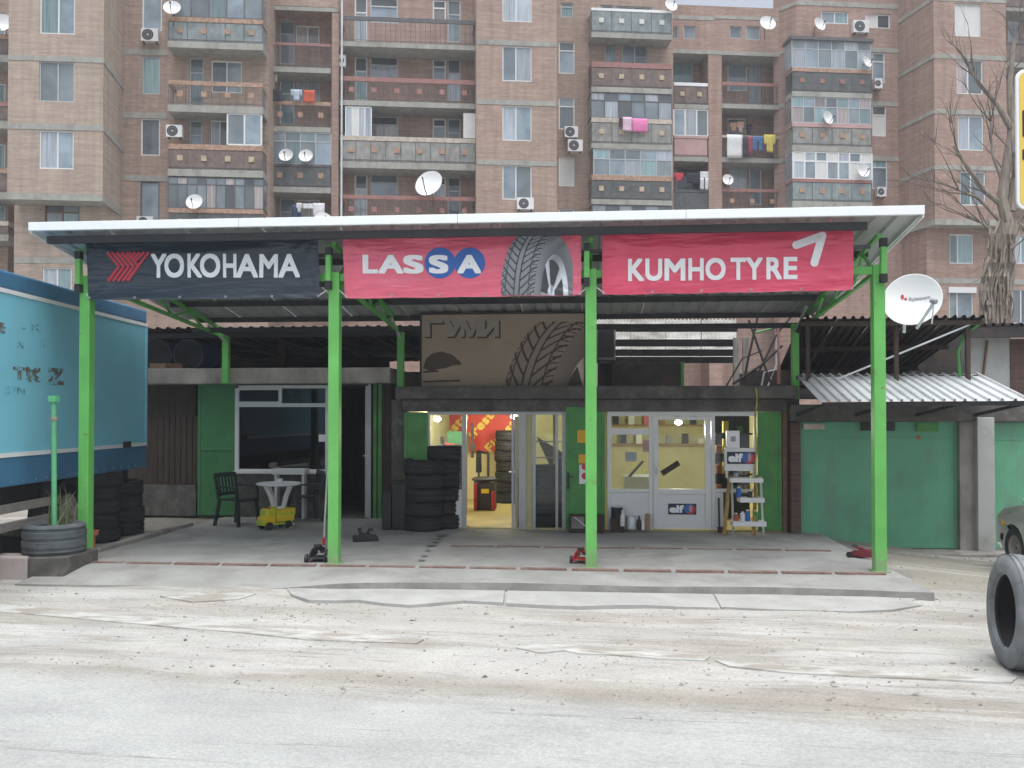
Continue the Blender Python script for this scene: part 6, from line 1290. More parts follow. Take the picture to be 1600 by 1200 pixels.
# inside the workshop: tyre changing machine, stands, shelves
YM = 16.8; x, _, _, _ = RC(755, 740, 760, 800, YM); mc = T('tyre_changer', 'red and black tyre changing machine with a yellow label inside the workshop', 'machine', (x, YM, .026))
def mrect(px, y0, y1, mn, name, lab=None): x0, x1, z0, z1 = RC(*px, YM); m = MB(); m.box(x0, x1, y0, y1, max(z0, .027), z1); o = m.build(name, mn, mc, bevel=.012); return o
mrect((740, 752, 772, 800), YM, YM+.5, 'dark', 'cabinet'); mrect((741, 755, 746, 803), YM-.05, YM-.001, 'red', 'red_side'); mrect((768, 768, 774, 801), YM-.05, YM-.001, 'red', 'red_side'); mrect((752, 764, 764, 771), YM-.012, YM-.001, 'yellow', 'label_plate')
m = MB(); q = P(757, 748, YM+.2); m.lathe([(.001, -.03), (.24, -.03), (.25, 0), (.20, .03), (.001, .03)], q, (0, 0, 1), 20); m.build('turntable', 'dark', mc, smooth=True)
m = MB(); m.tube([P(763, 745, YM+.3), P(763, 708, YM+.3)], .025, 8); m.bar(P(763, 708, YM+.3), P(745, 705, YM+.3), .05, .05); m.build('column', 'dark', mc); m = MB(); m.tube([P(748, 706, YM+.2), P(748, 738, YM+.2)], [.05, .06], 10); m.tube([P(748, 738, YM+.2), P(748, 746, YM+.2)], .02, 8); m.build('mount_arm', 'black', mc)
m = MB(); m.tube([P(738, 660, YM+.1), P(738, 715, YM+.1)], .03, 8); m.bar(P(739, 693, YM+.1), P(739, 704, YM+.1), .09, .09); m.build('air_column', 'dark', mc)
p = P(697, 705, 16.0); t = T('wheel_balancer', 'red machine with an upright arm behind the tyre stacks in the workshop window', 'machine', (p.x, 16, .026)); m = MB(); m.box(p.x-.22, p.x+.35, 15.9, 16.3, .027, P(700, 708, 16).z); m.build('cabinet', 'red', t, bevel=.02); m = MB(); m.bar(P(694, 708, 16), P(691, 682, 16), .045, .045); m.build('arm', 'dark', t); m = MB(); m.tube([P(687, 708, 16.05), P(697, 694, 16.05), P(709, 696, 16.05), P(717, 708, 16.05)], .03, 8); m.build('guard_hoop', 'red', t)
x0, x1, z0, z1 = RC(699, 674, 723, 693, 17.6); m = MB(); m.box(x0, x1, 17.6, 17.63, z0, z1); tag(m.build('green_board', 'green_pole', loc=(x0, 17.6, z0)), 'small green board hung below the small red poster', 'board')
m = MB(); m.tube([P(682, 664, 17.5), P(682, 708, 17.5)], .015, 6); m.lathe([(.09, 0), (.05, .03), (.001, .04)], tuple(P(679, 660, 17.5)), (0, -1, 0), 12); tag(m.build('floor_lamp', 'brown_frame', loc=tuple(P(682, 708, 17.5))), 'thin brown stand with a round head left in the workshop window', 'stand')
x0, x1, z0, z1 = RC(846, 645, 880, 765, 17.0); m = MB(); m.face([P(838, 682, 16.4), P(878, 706, 16.4), P(880, 760, 16.4), P(868, 748, 16.4)]); m.face([P(838, 682, 16.46), P(868, 748, 16.46), P(880, 760, 16.46), P(878, 706, 16.46)]); m.v; tag(m.build('dark_tarpaulin', 'dark', loc=tuple(P(868, 748, 16.4)), fix=False), 'dark pointed sheet hung behind the right workshop pane', 'sheet')
t = T('steel_rack', 'thin grey steel rack behind the right workshop pane', 'rack', (P(850, 760, 16).x, 16, .03)); m = MB()
for px in (834, 866, 880): q = P(px, 700, 16); m.box(q.x-.02, q.x+.02, 15.98, 16.02, .03, zl+.1)
for py in (690, 715): q0, q1 = P(834, py, 16), P(880, py, 16); m.box(q0.x, q1.x, 16.021, 16.04, q0.z-.012, q0.z+.012)
m.build('frame', 'grey_frame', t)
t = T('shop_counter', 'grey counter with a yellow side inside the shop, left of the white door', 'counter', (P(985, 760, 16.2).x, 16.2, .03)); x0, x1, z0, z1 = RC(975, 745, 1020, 800, 16.2); m = MB(); m.box(x0, x1, 16.2, 16.9, .03, z1); m.build('body', 'grey_frame', t, bevel=.01); m = MB(); q = P(1000, 742, 16.3); m.bar((x0+.1, 16.3, z1), (x0+.35, 16.3, z1+.28), .25, .03); m.build('screen', 'dark', t)
x0, x1, z0, z1 = RC(957, 640, 1012, 720, 18.6); t = T('goods_rack', 'rack of small dark goods and cartons along the back wall of the shop', 'rack', (x0, 18.7, .03)); m = MB(); m.box(x0, x1+1.2, 18.8, 18.95, 1.2, 1.24); m.box(x0, x1+1.2, 18.8, 18.95, 1.6, 1.64); m.build('board', 'wood', t); random.seed(5)
for k in range(13):
    xx = x0+.08+k*.16; h = random.uniform(.1, .3); m = MB(); m.box(xx-.06, xx+.06, 18.81, 18.93, 1.241 if k % 2 else 1.641, (1.241 if k % 2 else 1.641)+h*.9); mn, cn_ = (('dark', 'black'), ('ink_grey', 'grey'), ('card', 'tan'), ('ink_red', 'red'), ('pvc', 'white'), ('ink_navy', 'navy'))[(k*5+k//3) % 6]; tag(m.build('carton', mn, loc=(xx, 18.87, 1.24)), f'{cn_} carton on the {"lower" if k % 2 else "upper"} back wall board of the shop, {NTH[k//2]} from the left', 'carton', 'cartons on the shop rack')
x0, x1, z0, z1 = RC(1118, 645, 1176, 765, 15.6); t = T('parts_shelf', 'dark shelf crowded with parts behind the right shop window', 'shelf', (x0, 15.6, .03)); m = MB(); m.box(x0, x1, 15.9, 15.95, .03, z1)
for q in (.45, .8, 1.15, 1.5): m.box(x0, x1, 15.6, 15.9, q, q+.03)
m.build('carcass', 'dark', t)
for k in range(14):
    xx = x0+.06+(k % 5)*.12; q = (.48, .83, 1.18, 1.53)[k % 4]; m = MB(); m.box(xx-.045, xx+.045, 15.6, 15.75, q+.001, q+random.uniform(.12, .26)); mn, cn_ = (('terracotta', 'brown'), ('ink_yellow', 'yellow'), ('ink_navy', 'navy'), ('green_leaf', 'green'), ('ink_grey', 'grey'), ('card', 'tan'))[(k*7+k//4) % 6]; tag(m.build('packet', mn, loc=(xx, 15.65, q)), f'{cn_} packet on the dark parts shelf, {("lowest", "second", "third", "top")[k % 4]} board, {NTH[k % 5]} place from the left', 'packet', 'packets on the parts shelf')

# ================================================================== DISHES, AIR CONDITIONERS, LAUNDRY ON THE FACADE
def dish(px, py, rpx, Mx, pos, yaw, pit, label, arm=True, group='satellite dishes on the building', mname='white', depth=.16, squash=1.0):
    """Mx: frame of the wall; pos: (u, v, z) of the reflector centre; rpx gives the radius"""
    t = T('satellite_dish', label, 'satellite dish', Mx @ Vector(pos), 0, group); dist = (Mx @ Vector(pos)-CAM).length; r = rpx*dist/F*.97
    c = WM[t].to_translation(); n = Vector((math.sin(yaw)*math.cos(pit), -math.cos(yaw)*math.cos(pit), math.sin(pit)))
    prof = [(r*q, depth*r*2*(q*q-.4)) for q in (.02, .25, .5, .75, .9, 1.0)]+[(r*1.015, depth*r*2*.6-.004), (r*.97, depth*r*2*.5-.02), (r*.5, depth*r*2*(-.15)-.02), (.02, depth*r*2*(-.4)-.02)]
    m = MB(); m.lathe(prof, c, n, 28); m.build('reflector', mname, t, smooth=True)
    side = n.cross(Vector((0, 0, 1))).normalized(); up = side.cross(n)
    if arm:
        f = c+n*r*1.15-up*r*.25; m = MB(); m.tube([c-up*r*.95+n*r*.05, c-up*r*.8+n*r*.5, f], r*.035+.004, 6); m.build('feed_arm', 'dark', t); m = MB(); m.lathe([(.001, -.05), (.03, -.05), (.035, .05), (.001, .05)], f, n, 10); m.build('receiver', 'dark', t)
    m = MB(); m.tube([c-n*r*.3, c-n*(r*.3+.25), c-n*(r*.3+.25)-Vector((0, 0, r+.15))], .02, 6); m.build('mount', 'dark', t); return t
def BP(px, py, v): u, z = B(px, py, v); return (u, v, z)
for px, py, r, v, yw, pt, lab in (
    (269, 13, 11.5, 39.9, .25, .35, 'white dish at the top of the left balcony stack beside an air conditioner'), (304, 316, 12, 39.9, .1, .3, 'white dish on the dark glazed balcony just above the canopy, left'), (447, 243, 10.5, 42.2, .1, .3, 'left of two white dishes on the glazed loggia'), (478, 244, 10.5, 42.2, .15, .3, 'right of two white dishes on the glazed loggia'),
    (505, 345, 14, 41.9, .5, .4, 'white dish just showing above the canopy edge below the loggia laundry'), (1048, 9, 9.5, 43.4, .4, .3, 'white dish at the corner of the topmost white railed balcony'), (1199, 37, 11.5, 45.2, .2, .3, 'white dish on the wall at the edge of the low red wing'),
    (1280, 38, 9.5, 44.6, .5, .2, 'white dish under the left attic window of the right wing'), (1354, 97, 8, 43.8, .6, .25, 'small white dish at the right end of the top glazed balcony'), (1293, 184, 9.5, 43.8, .6, .1, 'white dish in front of the middle glazed balcony'), (1348, 266, 10.5, 43.8, .4, .1, 'white dish at the right end of the white framed balcony'), (1137, 281, 8.5, 45.6, .2, .2, 'greyish dish at the left of the lowest open loggia'), (4, 37, 13, 40.7, .2, .3, 'white dish cut by the left edge of the photo')):
    dish(px, py, r, FB, BP(px, py, v), yw, pt, lab)
dish(671, 288, 22, FB, BP(671, 288, 41.6), -.25, .35, 'large tilted white dish on the lowest long balcony above the canopy', depth=.13)
# the large dish over the garage awning
q = P(1426, 470, 12.9); bd_ = T('satellite_dish', 'large white offset dish with a small red logo over the garage awning', 'satellite dish', q); r = 41*q.y/F
n = Vector((-.42, -.86, .30)).normalized(); sd = -n.cross(Vector((0, 0, 1))).normalized(); upv = n.cross(sd)
prof = [(r*k_, .26*r*(k_*k_-.4)) for k_ in (.02, .2, .4, .6, .8, .93, 1.0)]+[(r*1.02, .26*r*.6-.002), (r*1.02, .26*r*.6-.012), (r*.98, .26*r*.52-.018), (r*.5, .26*r*(-.15)-.012), (.02, .26*r*(-.4)-.012)]
m = MB(); m.lathe(prof, q, n, 48); m.build('reflector', M.setdefault('dish_white', mat('dish_white', (.72, .74, .73), .5, .03, 2, dirt=(.6, .61, .6), dirt_amt=.5, bumpy=0)), bd_, smooth=True)
def onb(a, b): rr = math.hypot(a, b)/r; return q+sd*a+upv*b+n*(.26*r*(rr*rr-.4)+.006)
m = MB(); m.face([onb(-.36*r+.055*r*math.cos(k), .20*r+.10*r*math.sin(k)) for k in [2*math.pi*j/12 for j in range(12)]]); m.face([onb(-.25*r+.05*r*math.cos(k), .12*r+.055*r*math.sin(k)) for k in [2*math.pi*j/12 for j in range(12)]]); m.build('red_logo', 'ink_red', bd_, fix=False)
m = MB(); add_text(m, 'Bulsatcom', lambda a, b, L: onb((-.14+.72*a)*r, (.06+.12*b)*r)+n*L*.0003, .03); m.build('lettering', 'ink_grey', bd_, fix=False)
e0 = P(1432, 513, 12.75); e1 = P(1459, 474, 12.35); m = MB(); m.bar(e0, e1, .03, .03); m.build('feed_arm', 'galv', bd_); m = MB(); m.lathe([(.001, -.06), (.035, -.05), (.04, .04), (.02, .06), (.001, .06)], e1+Vector((0, 0, .03)), (e1-q).normalized(), 12); m.build('receiver', 'ink_grey', bd_, smooth=True); m = MB(); m.bar(e1, P(1456, 505, 12.8), .02, .02); m.build('stay', 'steel', bd_)
m = MB(); m.tube([q-n*.1, q-n*.3, Vector((q.x+.12, 13.58, q.z-.25)), Vector((q.x+.12, 13.6, P(1430, 520, 13.6).z))], .025, 8); m.build('mast', 'galv', bd_)
def aircon(px, v, label, depth=.28):
    x0, x1, z0, z1 = RB(*px, v); t = T('air_conditioner', label, 'air conditioner', ((x0+x1)/2, v, z0), 0, 'air conditioners on the building', base=FB)
    m = MB(FB); m.box(x0, x1, v-depth, v, z0, z1); m.build('casing', 'pvc', t, bevel=.012)
    c = (x0+(x1-x0)*.40, v-depth-.002, (z0+z1)/2); r = min((z1-z0)*.42, (x1-x0)*.36); ax = (math.sin(BA), -math.cos(BA), 0)
    m = MB(FB); m.lathe([(.001, .002), (r, .002), (r*1.04, -.001)], c, (0, -1, 0), 22); m.build('fan_grille', 'dark', t); m = MB(FB); m.lathe([(.001, .012), (r*.28, .010), (r*.3, .004)], c, (0, -1, 0), 14); m.lathe([(r*.66, .006), (r*.72, .006), (r*.72, .003), (r*.66, .003)], c, (0, -1, 0), 20, closed=True); m.build('fan_hub', 'ink_grey', t)
    m = MB(FB); m.box(x0+.08, x0+.12, v-depth, v, z0-.05, z0-.004); m.box(x1-.12, x1-.08, v-depth, v, z0-.05, z0-.004); m.build('bracket', 'dark', t)
for px, v, lab in (((223, 48, 250, 68), 41.2, 'air conditioner under the top narrow window, left wing'), ((262, 198, 287, 217), 40.7, 'air conditioner inside the balcony above the third rusty rail'), ((216, 340, 242, 356), 41.2, 'air conditioner barely showing above the canopy roof at left'), ((422, 110, 434, 130), 43.0, 'narrow air conditioner at the left side of the laundry loggia'), ((531, 89, 541, 107), 42.8, 'narrow air conditioner beside the drainpipe on the second long balcony'),
    ((807, 311, 833, 329), 41.5, 'air conditioner at the lowest tower window above the canopy'), ((881, 200, 902, 217), 44.55, 'upper of two air conditioners by the narrow windows'), ((886, 221, 909, 239), 44.2, 'lower of two air conditioners by the narrow windows'), ((1330, 35, 1354, 54), 45.0, 'air conditioner between the two attic windows, right wing'), ((1363, 125, 1375, 141), 44.9, 'small air conditioner right of the top glazed balcony'), ((1367, 294, 1381, 309), 44.9, 'small air conditioner right of the lowest balcony panel'), ((1004, 38, 1018, 50), 44.4, 'air conditioner behind the topmost white railing')): aircon(px, v, lab, .28 if v != 44.2 else .32)
M['cloth'] = {}
def cloth(c):
    k = tuple(c)
    if k not in M['cloth']: M['cloth'][k] = mat('cloth', c, .9, .12, 6, bumpy=.2, bscale=30)
    return M['cloth'][k]
def garment(px, v, c, label, shape='towel', name='garment'):
    x0, x1, z0, z1 = RB(*px, v); m = MB(FB); s = random.random()*9
    def wv(x, z): return v+.03*math.sin(x*17+s)*(z1-z)/(z1-z0+.01)+.015*math.sin(z*9+s)
    def part(a0, a1, b0, b1, n=6): m.grid(lambda i, j: (lambda x, z: (x, wv(x, z), z))(a0+(a1-a0)*i, b0+(b1-b0)*j), n, 6)
    w = x1-x0; h = z1-z0
    if shape == 'towel': part(x0, x1, z0, z1)
    elif shape == 'trousers': part(x0, x1, z0+h*.65, z1); part(x0, x0+w*.43, z0, z0+h*.65, 3); part(x0+w*.57, x1, z0, z0+h*.65, 3)
    elif shape == 'shirt': part(x0+w*.22, x1-w*.22, z0, z1); part(x0, x0+w*.22, z0+h*.45, z1, 2); part(x1-w*.22, x1, z0+h*.45, z1, 2)
    o = m.build(name, cloth(c), loc=FB @ Vector(((x0+x1)/2, v, z0)), smooth=True, fix=False); sm_ = o.modifiers.new('cloth', 'SOLIDIFY'); sm_.thickness = .012
    return tag(o, label, 'laundry', 'laundry hung on the balconies')
def line(x0, x1, y, v, label): a, b = B(x0, y, v), B(x1, y, v); m = MB(FB); m.tube([(a[0], v+.01, a[1]+.02), ((a[0]+b[0])/2, v+.01, (a[1]+b[1])/2-.02), (b[0], v+.01, b[1]+.02)], .008, 5); return tag(m.build('washing_line', 'dark', loc=FB @ Vector((a[0], v, a[1]))), label, 'washing line', 'washing lines')
for px, v, c, lab, sh_ in (((423, 140, 441, 158), 42.2, (.02, .025, .035), 'dark jacket hanging in the loggia beside two bright garments', 'towel'), ((454, 140, 472, 157), 42.2, (.45, .52, .62), 'pale blue shirt hanging above an orange rail', 'shirt'), ((474, 141, 492, 160), 42.2, (.52, .10, .05), 'orange red cloth hanging above an orange rail', 'towel'),
    ((456, 320, 471, 345), 42.2, (.03, .06, .14), 'dark blue garment hanging in the loggia just above the canopy', 'towel'), ((463, 317, 472, 332), 42.1, (.55, .55, .56), 'small pale shirt over the dark blue garment', 'shirt'), ((473, 318, 490, 326), 42.2, (.6, .62, .63), 'white cloth folded over the line above the canopy', 'towel'), ((489, 317, 507, 338), 42.2, (.62, .63, .65), 'white garment at the right end of the loggia line above the canopy', 'towel'),
    ((967, 184, 973, 198), 43.45, (.06, .02, .035), 'dark maroon cloth hung at the left of the pink blanket', 'towel'), ((973, 183, 987, 205), 43.4, (.62, .45, .55), 'striped pale pink towel beside the pink blanket', 'towel'), ((988, 185, 1012, 206), 43.45, (.70, .20, .42), 'bright pink blanket hung over the balcony rail', 'towel'),
    ((1053, 270, 1068, 283), 45.65, (.50, .04, .08), 'red garment hung in the dark loggia', 'shirt'), ((1074, 271, 1092, 286), 45.65, (.02, .025, .035), 'dark clothes hung between the red and white garments', 'towel'), ((1094, 268, 1107, 296), 45.6, (.6, .62, .64), 'white trousers hung in the dark loggia', 'trousers'),
    ((1136, 210, 1160, 247), 45.6, (.62, .63, .64), 'large white sheet hung in the right loggia', 'towel'), ((1161, 213, 1169, 245), 45.6, (.03, .03, .045), 'dark cloth hung right of the large white sheet', 'towel'), ((1169, 213, 1176, 240), 45.6, (.24, .04, .07), 'wine red cloth hung between dark and blue garments', 'towel'), ((1176, 213, 1193, 235), 45.6, (.06, .14, .30), 'blue jeans hung in the right loggia', 'trousers'), ((1194, 210, 1212, 238), 45.6, (.62, .54, .12), 'yellow shirt hung at the right end of the line', 'shirt'), ((1140, 191, 1152, 205), 46.3, (.38, .24, .16), 'tan garment on the inner line above the white sheet', 'shirt'), ((1152, 190, 1163, 207), 46.3, (.55, .34, .25), 'peach garment on the inner line', 'shirt'), ((1165, 194, 1175, 210), 46.3, (.02, .02, .025), 'black garment on the inner line', 'shirt'),
    ((350, 6, 378, 26), 41.0, (.42, .48, .04), 'yellow green cloth in the glazed balcony at the top left', 'towel')): garment(px, v, c, lab, sh_)
for a in ((422, 516, 140, 42.21, 'washing line of the loggia with the orange cloth'), (452, 516, 317, 42.21, 'washing line of the loggia just above the canopy'), (1053, 1107, 269, 45.66, 'washing line of the dark loggia'), (1130, 1222, 210, 45.61, 'outer washing line of the right loggia'), (1130, 1200, 190, 46.31, 'inner washing line of the right loggia')): line(*a)

# ================================================================== TREE behind the garages
M['bark'] = mat('grey_brown_bark', (.25, .215, .18), .95, .35, 3, dirt=(.13, .11, .09), dirt_amt=.9, dirt_scale=5, bumpy=.9, bscale=10, stretch=(3, 3, .6), dstretch=(3, 3, .6)); M['bark_red'] = mat('bare_reddish_bark', (.33, .22, .16), .95, .25, 3, dirt=(.16, .11, .085), dirt_amt=.8, dirt_scale=4, bumpy=.6, bscale=14); M['twig'] = mat('dark_twigs', (.13, .11, .095), .95, .3, 6)
TYY = 20.0; tr = T('bare_tree', 'gnarled bare tree with a thick pollarded trunk behind the garages, right', 'tree', (P(1565, 560, TYY).x, TYY, GZ))
def tp(px, py, dy=0): return P(px, py, TYY+dy)
random.seed(11)
def limb(pts, r0, r1, n=9, wob=.5): 
    ps = [tp(*p) for p in pts]; out = []; 
    for i in range(len(ps)-1):
        for k in range(4): q = i+k/4; out.append(ps[i].lerp(ps[i+1], k/4)+Vector((random.uniform(-1, 1), random.uniform(-1, 1), 0))*r0*.07*wob)
    out.append(ps[-1]); L_ = len(out); return out, [r0+(r1-r0)*i/(L_-1)+random.uniform(-.1, .1)*r1 for i in range(L_)], n
def rough_tube(m, pts, rs, n, amp, sd_):
    b0 = len(m.v); m.tube(pts, rs, n)
    for i in range(b0, len(m.v)):
        v = Vector(m.v[i]); k = (i-b0)//n; cpt = pts[min(k, len(pts)-1)]; d = v-cpt; m.v[i] = tuple(cpt+d*(1+amp*noise.noise(v*2.3+Vector((sd_, 0, 0)))+amp*.6*noise.noise(Vector((math.atan2(d.y, d.x)*2.2, v.z*.35, sd_)))))
m = MB(); a = limb([(1556, 760), (1556, 560), (1560, 490), (1568, 420), (1575, 350)], .33, .16, 18); rough_tube(m, *a, .5, 3); m.build('trunk', 'bark', tr, smooth=True)
m = MB(); a = limb([(1545, 640), (1550, 500), (1560, 450), (1566, 400)], .22, .10, 10); rough_tube(m, *a, .5, 7); m.build('bare_streak', 'bark_red', tr, smooth=True)
strands = MB()
for k in range(60):
    s = random.uniform(-1, 1); x0 = 1557+s*25; top = random.uniform(330, 420); pts = [tp(x0+random.uniform(-4, 4)+(14 if y < 420 else 0)*(500-y)/170+s*random.uniform(-6, 2)*(y < 450), y, random.uniform(-.5, -.3)) for y in range(520, int(top), -22)]
    strands.tube(pts, [random.uniform(.008, .026)]*len(pts), 5)
strands.build('bark_strands', 'bark', tr)['kind'] = 'stuff'
def branches(m, p, d, L_, r, lev):
    n = 5; pts = [p]; q = p.copy(); dd = d.copy()
    for i in range(n): dd = (dd+Vector((random.uniform(-.2, .2), random.uniform(-.2, .2), random.uniform(-.12, .16)))).normalized(); q = q+dd*L_/n; pts.append(q.copy())
    m.tube(pts, [r*(1-.75*i/n) for i in range(n+1)], 5 if r < .02 else 7)
    if lev > 0:
        for k in range(random.randint(3, 5)):
            i = random.randint(1, n); d2 = (dd+Vector((random.uniform(-1, 1), random.uniform(-.8, .8), random.uniform(-.3, .8)))*.8).normalized(); branches(m, pts[i], d2, L_*random.uniform(.4, .65), max(.006, r*.45), lev-1)
for pts, r0, r1, lev in (([(1575, 352), (1565, 310), (1572, 260), (1582, 200), (1578, 130), (1585, 60)], .13, .04, 2), ([(1566, 320), (1540, 300), (1512, 262), (1490, 228)], .07, .03, 2), ([(1580, 200), (1560, 165), (1530, 130), (1505, 88)], .08, .025, 2), ([(1562, 345), (1530, 310), (1498, 297)], .05, .02, 2), ([(1578, 380), (1592, 350), (1615, 372)], .08, .04, 1), ([(1556, 400), (1548, 360), (1530, 345)], .05, .02, 2), ([(1580, 330), (1590, 250), (1610, 150)], .1, .04, 2), ([(1572, 300), (1550, 240), (1548, 190)], .04, .015, 2)):
    m = MB(); ps, rs, n_ = limb(pts, r0, r1, 8); m.tube(ps, rs, 8); m.build('branch', 'bark', tr, smooth=True); m = MB()
    for k in range(3 if lev == 1 else 5): i = random.randint(len(ps)//4, len(ps)-1); d = (ps[min(i+1, len(ps)-1)]-ps[i-1]).normalized(); branches(m, ps[i], (d+Vector((random.uniform(-1, .6), random.uniform(-.5, .5), random.uniform(-.2, .7)))).normalized(), random.uniform(.7, 1.5), .016, 1)
    m.build('twigs', 'twig', tr)['kind'] = 'stuff'

# ================================================================== YELLOW SIGN at the right edge
SY = 8.2; sx0, sx1, sz0, sz1 = RC(1588.5, 106, 1738, 326, SY); ys = T('yellow_sign', 'yellow sign board with a white rounded rim cut by the right edge', 'sign', ((sx0+sx1)/2, SY, -.1))
def rrect(x0, x1, z0, z1, r, n=6):
    out = []
    for cx, cz, a0 in ((x1-r, z1-r, 0), (x0+r, z1-r, 90), (x0+r, z0+r, 180), (x1-r, z0+r, 270)): out += [(cx+r*math.cos(rad(a0+90*k/n)), cz+r*math.sin(rad(a0+90*k/n))) for k in range(n+1)]
    return out
m = MB(); m.prism(rrect(sx0, sx1, sz0, sz1, .08), SY, SY+.03); m.build('rim', 'white', ys, bevel=.003)
m = MB(); m.prism(rrect(sx0+.025, sx1-.025, sz0+.03, sz1-.03, .06), SY-.004, SY-.001); m.build('board', M.setdefault('sign_yellow', mat('sign_yellow', (.72, .52, .10), .45, .05, 2, dirt=(.6, .45, .12), bumpy=0)), ys)
for y0, y1 in ((172, 214), (233, 250)): a, b, c, d = RC(1597.5, y0, 1606, y1, SY-.006); m = MB(); m.prism(rrect(a, b, c, d, .012), SY-.007, SY-.0045); m.build('dark_stroke', 'ink_navy', ys)
m = MB(); cxs = (sx0+sx1)/2; m.tube([(cxs, SY+.07, -.3), (cxs, SY+.07, sz1-.1)], .035, 12); m.build('post', 'galv', ys, smooth=True)

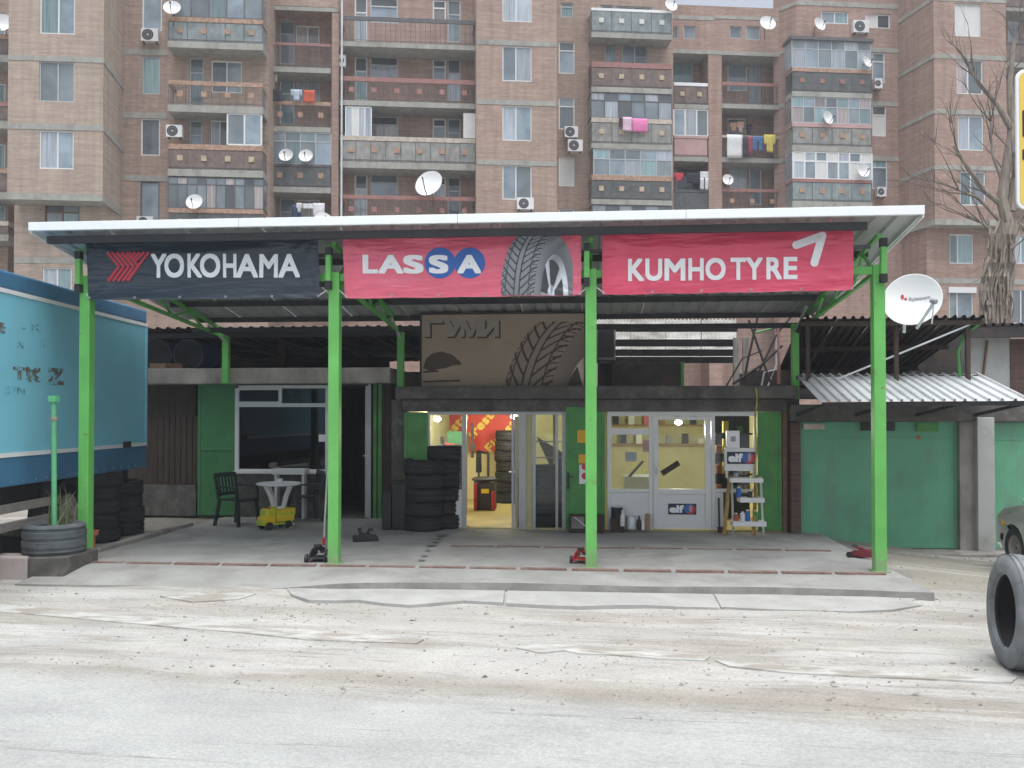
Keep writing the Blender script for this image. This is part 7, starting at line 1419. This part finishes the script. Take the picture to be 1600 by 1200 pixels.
# ================================================================== CARS at the right edge
def car(x, y, z, rz, paint, label, L_=3.7, Wd=1.6, sc=1.0):
    t = T('parked_car', label, 'car', (x, y, z), rz, 'cars parked before the garages'); W_ = WM[t] @ Matrix.Scale(sc, 4); w = Wd/2
    # side outline (x forward), with cut wheel arches
    def arch(cx, r, n=9): return [(cx+r*math.cos(math.pi*k/n), .29+r*math.sin(math.pi*k/n)) for k in range(n+1)]
    fx, rx = L_*.5-.54, -L_*.5+.62
    low = [(L_*.5-.02, .30), (L_*.5-.1, .20)]+[(fx+.34, .22)]+arch(fx, .33)+[(fx-.34, .20), (rx+.34, .20)]+arch(rx, .33)+[(rx-.34, .24), (-L_*.5+.04, .30)]
    up_ = [(-L_*.5, .55), (-L_*.5+.06, .82), (-.9, .90), (.55, .91), (L_*.5-.75, .88), (L_*.5-.25, .78), (L_*.5-.03, .66), (L_*.5, .50)]
    poly = low+up_; m = MB(W_); N = len(poly); secs = []
    for sy in (-1, -.94, -.6, .6, .94, 1):
        k = len(m.v); e = 0 if abs(sy) == 1 else 1; ins = 1 if abs(sy) > .9 else 0
        for X_, Z_ in poly:
            fxn = 1-(.10 if X_ > L_*.5-.3 else .06 if X_ < -L_*.5+.25 else 0); zz = Z_; yy = sy*w*fxn
            if abs(sy) == 1 and Z_ > .75: zz -= .05; yy *= .96
            if abs(sy) == .6 or abs(sy) == .94: zz += .02 if Z_ > .6 else 0; X_ = X_+(.04 if X_ > L_*.5-.3 and Z_ > .25 else 0)
            if abs(sy) == .94: yy = sy*w
            m.v.append((X_, yy, zz))
        secs.append(k)
    for a, b in zip(secs, secs[1:]):
        for i in range(N): j = (i+1) % N; m.f.append((a+i, a+j, b+j, b+i)); m.m.append(0)
    for k in (secs[0], secs[-1]): m.f.append(tuple(range(k, k+N))); m.m.append(0)
    m.build('body', paint, t, smooth=True)
    gh = [(-L_*.5+.12, .84), (-L_*.5+.45, 1.30), (-.95, 1.40), (.15, 1.40), (.55, 1.22), (1.02, .90)]
    m = MB(W_)
    for s0, s1 in ((-.90, .90),): 
        k = len(m.v)
        for sy in (-1, 1):
            for X_, Z_ in gh: m.v.append((X_, sy*w*(.95-.22*(Z_-.84)), Z_))
        n = len(gh)
        for i in range(n): j = (i+1) % n; m.f.append((k+i, k+j, k+n+j, k+n+i)); m.m.append(0)
        m.f.append(tuple(range(k, k+n))); m.f.append(tuple(range(k+n, k+2*n))); m.m += [0, 0]
    m.build('cabin_glass', M.setdefault('car_glass', pane_mat('car_glass', (.035, .04, .045), False)), t)
    m = MB(W_); m.prism([(-L_*.5+.42, 1.30), (-.95, 1.405), (.15, 1.405), (.30, 1.36), (.1, 1.42), (-.95, 1.425)], -w*.83, w*.83); m.build('roof', paint, t, bevel=.01)
    for sy in (-1, 1):
        m = MB(W_)
        for (xa_, za_), (xb_, zb_) in (((.98, .93), (.15, 1.40)), ((-.25, .92), (-.30, 1.40)), ((-1.2, .90), (-1.25, 1.37)), ((-L_*.5+.16, .90), (-L_*.5+.46, 1.30))): m.bar((xa_, sy*w*(.955-.22*(za_-.84)), za_), (xb_, sy*w*(.955-.22*(zb_-.84)), zb_), .05, .04)
        m.build('pillar', paint, t)
        m = MB(W_); m.ball((.62, sy*(w+.10), .99), .1, 12, sc=(.6, .9, .65)); o = m.build('mirror', paint, t, smooth=True); m = MB(W_); m.bar((.66, sy*(w-.03), .95), (.63, sy*(w+.05), .97), .05, .04); m.build('mirror_arm', 'black', o)
        m = MB(W_); m.ball((L_*.5-.04, sy*w*.62, .62), .13, 14, sc=(.45, 1.2, .75)); m.build('headlight', M.setdefault('lamp_glass', pane_mat('lamp_glass', (.55, .57, .58), False)), t, smooth=True); m = MB(W_); m.ball((L_*.5-.14, sy*w*.90, .60), .07, 10, sc=(1, .5, .8)); m.build('indicator', 'orange_card', t, smooth=True)
        for X_ in (fx, rx): wheel(t, (X_, sy*(w-.10), .29), .29, .17, (0, sy, 0), M_=W_)
    m = MB(W_); m.box(L_*.5-.14, L_*.5+.05, -w*.9, w*.9, .30, .47); m.build('bumper', 'dark', t, bevel=.04); m = MB(W_); m.box(L_*.5-.02, L_*.5+.02, -w*.4, w*.4, .54, .64); m.build('grille', 'black', t, bevel=.01)
    m = MB(W_); m.box(-L_*.5+.1, L_*.5-.15, -w+.2, w-.2, .16, .30); m.build('underside', 'black', t); return t
M['car_cream'] = mat('cream_car_paint', (.38, .38, .35), .3, .04, 2, coat=.4, bumpy=0); M['car_silver'] = mat('silver_car_paint', (.26, .29, .31), .3, .04, 2, metal=.35, coat=.4, bumpy=0)
car(5.72+.8, 13.05-1.85, gz(6.5, 11.5)-.01, rad(90), 'car_cream', 'cream hatchback nosed up to the garage at the right edge')
car(4.42+.94, 9.35-2.18, gz(5.3, 8)-.01, rad(90), 'car_silver', 'silver grey car at the right edge behind the large worn tyre', sc=1.18)

# ================================================================== HAZE: damp winter air
hz = bpy.data.materials.new('haze_air'); hz.use_nodes = True; _t = hz.node_tree; _t.nodes.clear()
_o = _t.nodes.new('ShaderNodeOutputMaterial'); _v = _t.nodes.new('ShaderNodeVolumePrincipled'); _v.inputs['Color'].default_value = (.92, .95, 1, 1); _v.inputs['Density'].default_value = .0016; _v.inputs['Anisotropy'].default_value = .2
_t.links.new(_v.outputs[0], _o.inputs['Volume']); M['haze'] = hz
m = MB(); m.box(-190, 190, -70, 270, -1.6, 28.5); tag(m.build('haze', 'haze'), 'thin damp haze in the air over the street', kind='stuff')
